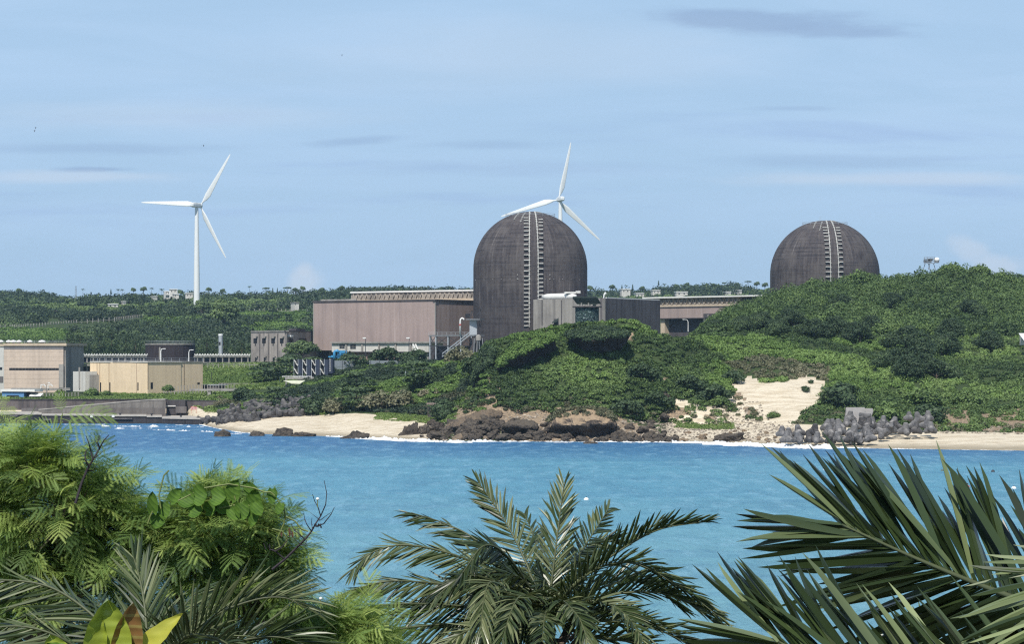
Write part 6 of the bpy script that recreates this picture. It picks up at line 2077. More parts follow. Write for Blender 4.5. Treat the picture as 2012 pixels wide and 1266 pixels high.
    tt = (T_[None] + (np.arange(len(c)) * 6)[:, None, None]).reshape(-1, 3)
    me = mesh_np('rubble', V, None, tt, M['pebble'], np.repeat(rr.random(len(c)), 6))
    tag(link('rubble', me), kind='stuff')


def foam_strip(mb, p0, p1, off, wid, hgt, thr, seed, Yf=None):
    px = np.arange(p0, p1, 1.5)
    ns = fbm(np.stack([px * .06, np.full(len(px), seed * 3.1), np.zeros(len(px))], 1), seed, 4)
    ns2 = fbm(np.stack([px * .35, np.full(len(px), seed * 5.1), np.zeros(len(px))], 1), seed + 2, 3)
    Y = (wl(px) if Yf is None else np.interp(px, *Yf)) - off + (ns2 - .5) * 1.6
    w = np.clip((ns * .7 + ns2 * .3 - thr) / (.8 - thr), 0, 1)
    for i in range(len(px) - 1):
        if w[i] <= 0 and w[i + 1] <= 0: continue
        V = []
        for j in (i, i + 1):
            ww = max(w[j], 0.02)
            for (a, h) in ((-.5, 0.02), (-.25, .75), (0, 1), (.3, .35), (.5, 0.02)):
                V.append(PXZ(px[j], Y[j] + a * wid * ww, .03 + h * hgt * ww * (0.6 + .8 * ns2[j])))
        mb.add(V, [(k, 5 + k, 6 + k, k + 1) for k in range(4)])


def build_foam():
    b = MB()
    foam_strip(b, 640, 960, 3, 7, .8, .26, 1)
    foam_strip(b, 690, 930, 9, 12, .5, .30, 2)
    foam_strip(b, 940, 1420, 2.0, 4, .4, .36, 3)
    foam_strip(b, 960, 1300, 7, 6, .12, .52, 13)
    foam_strip(b, 1320, 1660, 2, 8, .9, .18, 4)
    foam_strip(b, 1380, 1640, 8, 12, .6, .25, 5)
    foam_strip(b, 1420, 1600, 14, 8, .25, .42, 15)
    foam_strip(b, 1640, 1800, 1.5, 3, .22, .36, 6)
    foam_strip(b, 1790, 2100, 1.0, 1.5, .10, .46, 16)
    foam_strip(b, 390, 520, 5, 8, .3, .40, 7)
    foam_strip(b, 200, 400, 0, 9, .6, .42, 8, ([200, 400], [722, 716]))
    foam_strip(b, 225, 300, 0, 9, .6, .40, 9, ([225, 300], [700, 703]))
    foam_strip(b, 300, 420, 0, 8, .5, .43, 10, ([300, 420], [690, 672]))
    foam_strip(b, 425, 480, 0, 5, .3, .40, 11, ([425, 480], [660, 655]))
    foam_strip(b, 120, 400, 0, 5, .18, .52, 17, ([120, 400], [740, 735]))
    b.build('surf_foam', M['foam'])
    o = bpy.data.objects['surf_foam']
    tag(o, kind='stuff')


# ------------------------------------------------------------------ guard tower, antenna, houses
def build_small_structures():
    Y = 668.0
    zb = ZP(640, Y); zf = ZP(604.5, Y); zr = ZP(595, Y); zt = ZP(583.5, Y)
    cx = PXZ(1153.5, Y, 0)[0]
    t = thing('guard_tower', 'round camouflage-painted guard tower with flared roof on the headland top', 'guard tower', (cx, Y, zb))
    R_ = 23.3 * Y / F
    b = MB(); b.lathe([(R_, -1.5), (R_, zf - zb)], (cx, Y, zb), 28); b.build('drum_wall', M['camo'], t, smooth=True)
    b = MB(); b.lathe([(R_ + .05, zf - zb - .02), (R_ + .75, zf - zb + .02), (R_ + .75, zf - zb + .3), (.05, zf - zb + .3)], (cx, Y, zb), 28); b.build('floor_slab', M['dark_conc'], t)
    b = MB(); hw = 28.5 * Y / F
    b.prism([(cx - hw * .66, Y - 2.6), (cx + hw * .70, Y - 2.6), (cx + hw * .70, Y + 2.6), (cx - hw * .66, Y + 2.6)], zr - .5, zr - .25)
    # flared roof: wide at the top
    lo = [(-.70, -2.4), (.95, -2.4), (.95, 2.4), (-.70, 2.4)]; hi = [(-.98, -3.4), (.70, -3.4), (.70, 3.4), (-.98, 3.4)]
    V = [(cx + a * hw, Y + b_, zr - .3) for a, b_ in lo] + [(cx + a * hw * 1.0, Y + b_, zt - .35) for a, b_ in hi] + [(cx + a * hw, Y + b_, zt) for a, b_ in hi]
    b.add(V, [(0, 1, 5, 4), (1, 2, 6, 5), (2, 3, 7, 6), (3, 0, 4, 7), (4, 5, 9, 8), (5, 6, 10, 9), (6, 7, 11, 10), (7, 4, 8, 11), (8, 9, 10, 11)])
    b.build('roof', M['camo_dark'], t)
    for a, w_ in ((-.62, .35), (.5, .7)):
        b = MB()
        for yy in (-2.2, 2.2): b.box((cx + a * hw, Y + yy, (zf + zr) / 2), (w_, .4, zr - zf + .4))
        b.build('pillar', M['camo_dark'], t)
    b = MB(); b.box((cx, Y - 2.45, (zr + zt) / 2 - .05), (hw * 1.15, .3, .75)); b.build('firing_slot', M['dark_void'], t)
    r = random.Random(2)
    for i, dx in enumerate((-2.4, -1.6, -.9, .3, 1.2)):
        b = MB(); b.lathe([(.02, .55), (.28, .45), (.36, .2), (.3, 0)], (cx + dx, Y - R_ * .72, zf + .3), 9)
        o = b.build('sandbag', M['pale_conc'], None, loc=(cx + dx, Y - R_ * .72, zf + .3)); o.scale = (1, 1, 1 + .8 * (i % 2))
        tag(o, nth(i, 5, 'grey sandbag') + ' on the guard tower ledge', 'sandbag', 'sandbags on the guard tower ledge')
    # small tilted dark hatch roof on the hill
    t = thing('lookout_hatch', 'small dark tilted roof poking out of creepers left of guard tower', 'lookout hatch', P(1094, 634, 655))
    A = P(1085, 633, 655); B = P(1098, 624.5, 655)
    b = MB(); b.add([A, B, B + (0, 3, 0), A + (0, 3, 0), A + (0, 0, -.35), B + (-.3, 0, -1.0), B + (-.3, 3, -1.0), A + (0, 3, -.35)], [(0, 1, 2, 3), (7, 6, 5, 4), (0, 4, 5, 1), (1, 5, 6, 2), (2, 6, 7, 3), (3, 7, 4, 0)])
    b.build('roof', M['camo_dark'], t)
    b = MB(); b.box(P(1093, 633, 657), (1.2, 1.6, 1.6)); b.build('housing', M['dark_conc'], t)
    # radar frame on the right hill
    Y = 885.0
    base = P(1827, 527, Y) + (0, 0, -2)
    t = thing('radar_frame', 'steel lattice radar frame with white dish on the right hilltop', 'antenna', base)
    b = MB()
    for y0 in (0, 3.0):
        for px in (1816, 1822, 1829, 1836): b.bar(P(px, 505.5, Y + y0), P(px, 517.5, Y + y0), .16)
        for py in (505.8, 509, 513, 517.4): b.bar(P(1815.5, py, Y + y0), P(1837, py, Y + y0), .22 if py > 506 else .14)
    for px in (1816, 1836):
        for py in (506, 517.4): b.bar(P(px, py, Y), P(px, py, Y + 3), .16)
    b.build('lattice_frame', M['steel'], t)
    b = MB(); b.box((P(1824, 0, Y)[0], Y + 1.5, ZP(513, Y)), (2.6, 2, .8)); b.box((P(1830, 0, Y)[0], Y + 1.5, ZP(509.5, Y)), (1.6, 1.6, .6)); b.build('equipment', M['dark_steel'], t)
    for (pa, pb) in ((1818, 1814), (1824, 1827), (1827, 1824), (1834, 1838)):
        b = MB(); b.bar(P(pa, 517.4, Y + 1), P(pb, 530, Y + 1), .2); b.build('leg', M['steel'], t)
    b = MB(); c = P(1841, 511, Y); b.lathe([(.03, .95), (.55, .8), (.9, .4), (.95, 0), (.8, -.3)], c, 16); d_ = b.build('dish', M['white'], t, smooth=True)
    b = MB(); b.lathe([(.8, -.3), (.75, -1.0), (.03, -1.1)], c, 16); b.bar(c + (-.8, 0, -.3), c + (0, 0, -.3), .2); b.build('dish_mount', M['steel'], t)
    # mast on the left skyline
    base = ground_at(149, 9.9); base[2] -= .5
    b = MB(); top = P(149, 562, base[1])
    hh = top[2] - base[2]
    for dx in (-.9, .9): b.bar(base + (dx, 0, 0), base + (dx * .4, 0, hh), .25)
    for k in range(7): b.bar(base + (-.8 + .05 * k, 0, hh * k / 7), base + (.8 - .05 * k, 0, hh * (k + 1) / 7), .18)
    o = b.build('lattice_mast', M['steel'], None, loc=base); tag(o, 'thin lattice mast on the far left skyline', 'mast')
    # houses on the far ridge
    def house(px, py0, py1, w, lab, Yt, mat='white_roof', two=False, roof_only=False, roofcol='white'):
        g = ground_py(px, py1, 8.0, 10.0) if Yt is None else PXZ(px, Yt, 0)
        Y_ = g[1]
        t_ = thing('hillside_house', lab, 'house', PXZ(px, Y_, ZP(py1, Y_)))
        f = Face((px - w / 2, Y_ - 3), (px + w / 2, Y_ - 2))
        b = MB(); f.panel(b, px - w / 2, px + w / 2, py0 + 1.5, py1 + 9, 0, 9); b.build('wall', M['off_white'], t_)
        b = MB(); f.panel(b, px - w / 2 - .6, px + w / 2 + .6, py0, py0 + 1.5, .5, 10); b.build('roof', M[mat], t_)
        nwin = 2 if w > 9 else 1
        for k in range(nwin):
            x0 = px - w * .32 + k * w * .45
            b = MB(); f.panel(b, x0, x0 + w * .14, py0 + 3.6, py0 + 5.4, .1, .3); b.build('window', M['glass'], t_)
        if two:
            b = MB(); f.panel(b, px - w / 2, px - w / 2 + 1.5, py0 + 1, py1 + 3, 1.6, .5); f.panel(b, px + w / 2 - 1.5, px + w / 2, py0 + 1, py1 + 3, 1.6, .5); f.panel(b, px - w / 2, px + w / 2, py0 + 6.5, py0 + 7.7, 1.6, 1.5); b.build('balcony', M['white'], t_)
    house(329, 572, 583, 11, 'white two-storey house with balcony left of the wind turbine', 1900, two=True)
    house(341, 568, 575, 15, 'long white roof house behind the two-storey house', 1960)
    house(347, 577, 584, 9, 'small white house between two-storey house and wind turbine', 1890)
    house(372, 576, 584, 14, 'white flat house just behind the wind turbine tower', 1880)
    house(222, 597, 602, 20, 'single pale roof among trees on the far left hillside', 1650, roof_only=True)
    house(245, 592, 596, 5, 'tiny white hut above the single pale roof', 1690)
    house(306, 582, 586, 6, 'tiny pale hut left of the two-storey house', 1850)
    house(583, 594, 602, 9, 'small tan hut above the meadow left of turbine hall', 1560, mat='pale_conc')
    house(1230, 568, 577, 17, 'white house with flat roof right of the nearer dome', 2150)
    house(1258, 576, 579, 15, 'low white roof below the first white ridge house', 2050)
    house(1290, 570, 575, 15, 'white stepped house left of the white cross-roofed house', 2150)
    house(1340, 573, 579, 22, 'wide white-roofed house in the middle of the right ridge', 2100)
    house(1455, 570, 575, 5, 'tiny white hut near the right dome', 2150)
    house(1432, 573, 577, 9, 'small pale roof left of the right dome', 2120)
    # white roof at the right edge
    t = thing('hill_house', 'white gabled roof peeping out of trees at the right edge', 'house', P(2006, 665, 705))
    Yh = 705
    A, B, Cc = P(1996, 662, Yh), P(2003, 656.5, Yh), P(2030, 662, Yh - 3)
    b = MB(); n_ = np.array((0, 9, 0))
    b.add([P(2002, 656.5, Yh), P(2024, 656.5, Yh), P(2036, 669, Yh - 3), P(2011, 669, Yh - 3), P(2002, 656.5, Yh) + (0, 0, .2), P(2024, 656.5, Yh) + (0, 0, .2), P(2036, 669, Yh - 3) + (0, 0, .2), P(2011, 669, Yh - 3) + (0, 0, .2)],
          [(3, 2, 1, 0), (4, 5, 6, 7), (0, 1, 5, 4), (1, 2, 6, 5), (2, 3, 7, 6), (3, 0, 4, 7)])
    b.build('roof', M['white'], t)
    b = MB(); b.box(P(2020, 668, Yh + 2), (4.2, 3, 3)); b.build('wall', M['off_white'], t)
    # lamp post on the bluff, posts in the field
    lamp(PXZ(741, 640, ZP(735, 700)), 3, .4, 'thin pale post in the bluff scrub', thin=True) if False else None
    for (px, py0, py1, Y_, lab) in ((797, 726, 740, 735, 'thin pale post standing in the bluff scrub'), (561, 722, 741, 870, 'thin pole on the grass slope left of louvre racks'), (416, 734, 752, 880, 'dark post with box on the grass slope'), (549, 733, 745, 840, 'short pole with head left of the concrete slab')):
        base = P(px, py1, Y_)
        b = MB(); b.tube([base + (0, 0, -1), P(px, py0, Y_)], .12, 5); b.box(P(px, py0, Y_), (.4, .3, .3))
        o = b.build('post', M['light_steel'] if px != 416 else M['dark_steel'], None, loc=base); tag(o, lab, 'post')
    # brown watch hut on the left hillside
    t = thing('watch_hut', 'dark roofed watch hut on stilts on the far left hillside', 'hut', ground_py(107, 625, 7, 9))
    Yh = t.location[1]
    b = MB(); f = Face((99, Yh), (115, Yh)); f.panel(b, 100, 112, 610.5, 612.5, 1, 6); b.build('roof', M['dark_conc'], t)
    for px in (102, 110):
        b = MB(); f.panel(b, px - .8, px + .8, 612.5, 628, 0, .6); b.build('leg', M['dark_conc'], t)
    b = MB(); f.panel(b, 102, 110, 616, 622, -.5, 2); b.build('cabin', M['dark_void'], t)


def build_materials_extra():
    M['dome'] = dome_mat()
    M['ladder'] = mat_plain('galvanised_ladder', (0.55, 0.54, 0.50), .6, 0, .35, .5)
    M['ladder_dim'] = mat_plain('stained_pale_metal', (0.33, 0.32, 0.30), .7, 0, .4, .8)
    M['dark_steel'] = mat_plain('dark_steel', (0.05, 0.052, 0.06), .6, .2, .3)
    M['brick'] = mat_wall('red_brown_wall', (0.30, 0.20, 0.165), (0.16, 0.12, 0.10), .4, .6)
    M['blockwall'] = mat_wall('stained_block_wall', (0.42, 0.37, 0.33), (0.15, 0.14, 0.135), .7, .9, 0, blot=.7)
    M['aux_painted_lit'] = mat_wall('aux_wall_painted_lit', (0.34, 0.315, 0.285), (0.12, 0.11, 0.105), .6, .5, 0, blot=.4, light=(0.33, .31, .29))  # same concrete as the side wall, sunlight painted in as a paler tone
    M['aux_painted_shade'] = mat_wall('aux_wall_painted_shade', (0.125, 0.113, 0.118), (0.055, 0.05, 0.056), .8, .5, 0, blot=.5, light=(0.15, .14, .135))  # same concrete as the front, shade painted in as a darker tone
    M['tan_side'] = mat_wall('tan_side_panel', (0.76, 0.60, 0.41), (0.40, 0.32, 0.22), .35, .6, 0, blot=.15)
    M['tan_line'] = mat_plain('joint_line', (0.25, 0.17, 0.11), .8)
    M['tan_stain'] = mat_plain('run_off_stain', (0.25, 0.21, 0.17), .9, 0, .4, 1)
    M['buff'] = mat_wall('buff_tiles', (0.60, 0.485, 0.39), (0.30, 0.25, 0.21), .35, .5, .65, blot=.2)
    M['painted_parapet_shade'] = mat_wall('painted_parapet_shade', (0.20, 0.19, 0.19), (0.12, 0.11, 0.11), .5, .5)  # grey tone of the painted parapet shadow
    M['camo_green'] = mat_plain('dull_green_sheet', (0.10, 0.13, 0.10), .8)
    M['tank'] = mat_wall('tank_wall', (0.045, 0.036, 0.04), (0.02, 0.017, 0.02), .6, .7, 0, light=(0.15, 0.13, 0.12))
    M['seawall'] = mat_wall('sea_wall_concrete', (0.14, 0.12, 0.115), (0.055, 0.05, 0.052), .8, .6, 0, blot=.5)
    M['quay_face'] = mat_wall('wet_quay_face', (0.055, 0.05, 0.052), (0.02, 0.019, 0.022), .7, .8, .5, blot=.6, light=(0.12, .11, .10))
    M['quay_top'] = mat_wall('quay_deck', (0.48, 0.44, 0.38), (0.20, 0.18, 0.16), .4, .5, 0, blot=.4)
    M['ramp'] = mat_wall('ramp_concrete', (0.20, 0.185, 0.17), (0.08, 0.075, 0.072), .7, .5, 0, blot=.7, light=(0.32, .30, .28))
    M['ramp_low'] = mat_wall('ramp_low_concrete', (0.155, 0.14, 0.13), (0.06, 0.056, 0.055), .7, .5, 0, blot=.6)
    M['pale_yellow'] = mat_plain('pale_yellow_sheet', (0.66, 0.66, 0.48), .6)
    M['bunker'] = mat_rock('old_concrete', (0.06, .055, .05), (.13, .115, .10), (.2, .18, .15), .8)
    M['pinkish'] = mat_rock('pinkish_slab', (0.22, .16, .14), (.34, .27, .23), (.42, .35, .3), 1.2)
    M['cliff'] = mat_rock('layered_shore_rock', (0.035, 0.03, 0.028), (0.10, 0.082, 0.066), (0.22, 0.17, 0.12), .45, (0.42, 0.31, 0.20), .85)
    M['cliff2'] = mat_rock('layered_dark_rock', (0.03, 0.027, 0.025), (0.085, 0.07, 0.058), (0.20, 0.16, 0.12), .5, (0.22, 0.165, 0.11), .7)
    m_, t = new_mat('pebbles')
    a = t.put('ShaderNodeAttribute', attribute_name='tint').outputs['Fac']
    finish(t, pbsdf(t, t.mix(t.m('POWER', a, 1.6), (0.09, 0.075, 0.06), (0.50, 0.43, 0.34)), .9, .2)); M['pebble'] = m_
    m_, t = new_mat('camouflage_paint')
    n = t.noise(pos(t), .75, 2, .5, dist=3.0)
    n2 = t.noise(t.scl(pos(t), (1, 1, 1), (7, 3, 2)), 1.1, 2, .5, dist=2.5)
    c = t.mix(t.ramp(n, .47, .51), (0.012, 0.022, 0.028), (0.035, 0.065, 0.06))
    c = t.mix(t.ramp(n2, .59, .62), c, (0.20, 0.26, 0.25))
    finish(t, pbsdf(t, c, .8, .2)); M['camo'] = m_
    M['camo_dark'] = mat_plain('dark_green_paint', (0.035, 0.05, 0.045), .8, 0, .4)

# ------------------------------------------------------------------ foreground plants
def leucaena_template(seed):
    """one feathery bipinnate leaf, along +X, length 1; (verts, tris)"""
    r = np.random.default_rng(seed)
    V = []; T_ = []
    def tri(a, b, c):
        n = len(V); V.extend((a, b, c)); T_.append((n, n + 1, n + 2))
    def droop(x, y, z=0.0):
        return np.array((x * (1 - .06 * x * x), y, z - .34 * x * x - .45 * y * y))
    npin = 7
    # rachis
    for i in range(6):
        a, b = i / 6, (i + 1) / 6
        tri(droop(a, -.008), droop(b, -.006), droop(a, .008)); tri(droop(b, -.006), droop(b, .006), droop(a, .008))
    for k in range(npin):
        s = .22 + .78 * k / (npin - 1)
        L = (.30 + .18 * math.sin(math.pi * (k + .8) / (npin + .6))) * r.uniform(.88, 1.08)
        for sg in (-1, 1):
            ang = math.radians(62 - 26 * k / (npin - 1)) * r.uniform(.9, 1.1)
            dx, dy = math.cos(ang), math.sin(ang) * sg
            nl = 14
            zt = r.uniform(-.05, .05)
            for j in range(nl):
                u = .08 + .92 * j / (nl - 1)
                x, y = s + dx * L * u, dy * L * u
                ll = .062 * (1 - .35 * abs(2 * u - 1.0)) * r.uniform(.85, 1.1)
                for q in (-1, 1):
                    a2 = ang * sg + q * math.radians(62)
                    ex, ey = math.cos(a2) * ll, math.sin(a2) * ll
                    wx, wy = dx * .011, dy * .011
                    zz = zt * u + q * .006
                    tri(droop(x - wx, y - wy, zz), droop(x + wx, y + wy, zz), droop(x + ex, y + ey, zz - .012))
    return np.array(V), np.array(T_)


LEUC = None


def frame_rot(fwd, up, roll):
    """matrices (N,3,3) whose columns are leaf X, Y, Z axes"""
    x = fwd / np.linalg.norm(fwd, axis=1)[:, None]
    y = np.cross(up, x); y /= np.maximum(np.linalg.norm(y, axis=1), 1e-6)[:, None]
    z = np.cross(x, y)
    c, s = np.cos(roll)[:, None], np.sin(roll)[:, None]
    return np.stack([x, y * c + z * s, z * c - y * s], 2)


def leucaena_crown(lobes, n_tips, seed, leaf=.24, per=6, tint0=.5, shell=.8):
    """lobes (cx,cy,cz,rx,ry,rz,weight): feathery leaves bunched at branch tips"""
    global LEUC
    if LEUC is None: LEUC = [leucaena_template(s) for s in (1, 2, 3)]
    r = np.random.default_rng(seed)
    lb = np.array(lobes, float)
    w = lb[:, 6] / lb[:, 6].sum()
    k = r.choice(len(lb), n_tips, p=w)
    d = r.normal(size=(n_tips, 3)); d /= np.linalg.norm(d, axis=1)[:, None]
    d[:, 2] = np.where(d[:, 2] < -.45, -d[:, 2], d[:, 2])
    rad = np.where(r.random(n_tips) < shell, r.uniform(.75, 1.16, n_tips), r.uniform(.3, .85, n_tips))
    rad *= .78 + .5 * vnoise(d * 3.0 + lb[k, :3] * 4, seed)
    tip = lb[k, :3] + d * lb[k, 3:6] * rad[:, None]
    tw = np.repeat(np.arange(n_tips), per)
    a = r.uniform(0, 2 * math.pi, len(tw))
    out = d[tw] * .75 + np.stack([np.cos(a), np.sin(a), r.uniform(-.15, .55, len(tw))], 1) * .75
    p = tip[tw] - out * r.uniform(0.0, .12, (len(tw), 1)) + r.normal(size=(len(tw), 3)) * .035
    up = np.tile((0, 0, 1.0), (len(tw), 1)) + r.normal(size=(len(tw), 3)) * .35
    R = frame_rot(out, up, r.normal(size=len(tw)) * .35)
    sc = leaf * r.uniform(.6, 1.15, len(tw))
    VV = []; TT = []; TI = []; n = 0
    which = r.integers(0, 3, len(tw))
    tt = np.clip(tint0 + r.normal(size=len(tw)) * .28 + (tip[tw, 2] - lb[:, 2].mean()) * .15, 0, 1)
    for q in range(3):
        m = which == q
        V0, T0 = LEUC[q]
        V = np.einsum('nij,vj->nvi', R[m] * sc[m][:, None, None], V0) + p[m][:, None, :]
        nn = m.sum()
        T_ = T0[None] + (np.arange(nn) * len(V0))[:, None, None] + n
        VV.append(V.reshape(-1, 3)); TT.append(T_.reshape(-1, 3)); TI.append(np.repeat(tt[m], len(V0)))
        n += nn * len(V0)
    return np.concatenate(VV), np.concatenate(TT), np.concatenate(TI), tip


def shrub(label, lobes, n_tips, seed, root, leaf=.24, per=6, tint0=.5, name='feathery_shrub', inner=0):
    t = thing(name, label, 'shrub', root)
    V, T_, TI, tips = leucaena_crown(lobes, n_tips, seed, leaf, per, tint0)
    off = np.array(t.location)
    link('crown', mesh_np('crown', V - off, None, T_, M['leuc_leaf'], TI), t)
    # branches: from the root through lobe centres to a share of the tips
    r = random.Random(seed)
    b = MB()
    root = np.asarray(root, float)
    lb = np.array(lobes)
    cm = lb[:, :3].mean(0) - (0, 0, .75)
    b.tube([root, (root + cm) / 2 + (.08, 0, 0), cm], [.06, .045, .035], 7)
    for l in lb:
        c = l[:3] - (0, 0, l[5] * .3)
        m_ = (cm + c) / 2 + np.array((r.uniform(-.08, .08), r.uniform(-.08, .08), r.uniform(-.05, .1)))
        b.tube([cm, m_, c], [.028, .02, .012], 6)
        near = [q for q in tips if np.linalg.norm((q - l[:3]) / l[3:6]) < 1.1]
        for q in near[::max(len(near) // 26, 1)]:
            mid = c * .5 + q * .5 + np.array((r.uniform(-.05, .05), r.uniform(-.05, .05), r.uniform(-.06, .06)))
            b.tube([c, mid, q], [.014, .009, .004], 4)
    b.build('branches', M['trunk'], t)
    return t


def pal_fronds(fr, leaf_len, width, mat, parent, seed, spacing=.028, nseg=5, rw=.02, name='frond'):
    """one date-palm frond: fr = dict(pts=[3D...], side=vec, lift=deg, ang0, ang1)"""
    r = np.random.default_rng(seed)
    pts = np.array(fr['pts'], float)
    # resample with Catmull-Rom
    n = 60
    P_ = np.vstack([2 * pts[0] - pts[1], pts, 2 * pts[-1] - pts[-2]])
    out = []
    for s in np.linspace(0, len(pts) - 1.0001, n):
        i = int(s); f = s - i
        p0, p1, p2, p3 = P_[i], P_[i + 1], P_[i + 2], P_[i + 3]
        out.append(.5 * (2 * p1 + (p2 - p0) * f + (2 * p0 - 5 * p1 + 4 * p2 - p3) * f * f + (3 * p1 - p0 - 3 * p2 + p3) * f ** 3))
    C_ = np.array(out)
    L = np.concatenate([[0], np.cumsum(np.linalg.norm(np.diff(C_, axis=0), axis=1))])
    tot = L[-1]
    b = MB()
    b.tube(C_, np.interp(np.linspace(0, 1, n), [0, 1], [rw, rw * .25]), 6)
    root = b.build(name, M['rachis'], parent, smooth=True)
    fa, fb = fr.get('fold', (.9, .62))
    V = []; Q = []; TI = []; nv = 0
    s0 = fr.get('s0', .06)
    cnt = int(tot * (1 - s0) / spacing)
    side0 = np.asarray(fr['side'], float)
    for k in range(cnt):
        f = s0 + (1 - s0) * (k + .5) / cnt
        d = f * tot
        c = np.array([np.interp(d, L, C_[:, a]) for a in range(3)])
        c2 = np.array([np.interp(min(d + .02, tot), L, C_[:, a]) for a in range(3)])
        c1 = np.array([np.interp(max(d - .02, 0), L, C_[:, a]) for a in range(3)])
        T_ = c2 - c1; T_ /= np.linalg.norm(T_)
        S = side0 - T_ * np.dot(side0, T_); S /= np.linalg.norm(S)
        N = np.cross(T_, S) * fr.get('nsign', 1)
        prof = fr.get('prof', lambda f: min(1, .55 + 1.2 * f) * (1 - .45 * max(0, (f - .55) / .45) ** 1.5))(f)
        for sg in (-1, 1):
            ang = math.radians(fr.get('a0', 58) * (1 - f) + fr.get('a1', 22) * f + r.normal() * 5)
            lift = math.radians(fr.get('lift', 30) + r.normal() * 11)
            ll = leaf_len * prof * r.uniform(.88, 1.08)
            D = T_ * math.cos(ang) + math.sin(ang) * (S * sg * math.cos(lift) + N * math.sin(lift))
            D /= np.linalg.norm(D)
            # blade plane: folded V along its midrib
            W = np.cross(D, N * math.cos(lift) - S * sg * math.sin(lift)); nw = np.linalg.norm(W)
            W = W / nw if nw > 1e-3 else S
            U = np.cross(W, D)
            tw = r.normal() * .35
            W, U = W * math.cos(tw) + U * math.sin(tw), U * math.cos(tw) - W * math.sin(tw)
            bend = fr.get('bend', .10) * r.uniform(-.4, 2.2)
            hw = width * r.uniform(.85, 1.1) * (.55 + .45 * prof)
            ti = np.clip(fr.get('tint', .5) + r.normal() * .24, 0, 1)
            for i in range(nseg + 1):
                x = i / nseg
                w_ = hw * (math.sin(math.pi * min(x * .8 + .12, 1)) ** .8 if x < 1 else 0) + .0004
                if x < .12: w_ = hw * .45
                p = c + D * ll * x + np.array((0, 0, -1)) * ll * bend * x * x
                V += [p - W * w_ * fa + U * w_ * fb, p, p + W * w_ * fa + U * w_ * fb]
                TI += [ti, ti * .92, ti]
            for i in range(nseg):
                a = nv + i * 3
                Q += [(a, a + 1, a + 4, a + 3), (a + 1, a + 2, a + 5, a + 4)]
            nv += (nseg + 1) * 3
    off = chain_offset(root)
    link('leaflets', mesh_np('leaflets', np.array(V) - off, np.array(Q), None, mat, np.array(TI)), root)
    return root


def px_pts(lst):
    return [P(*q) for q in lst]


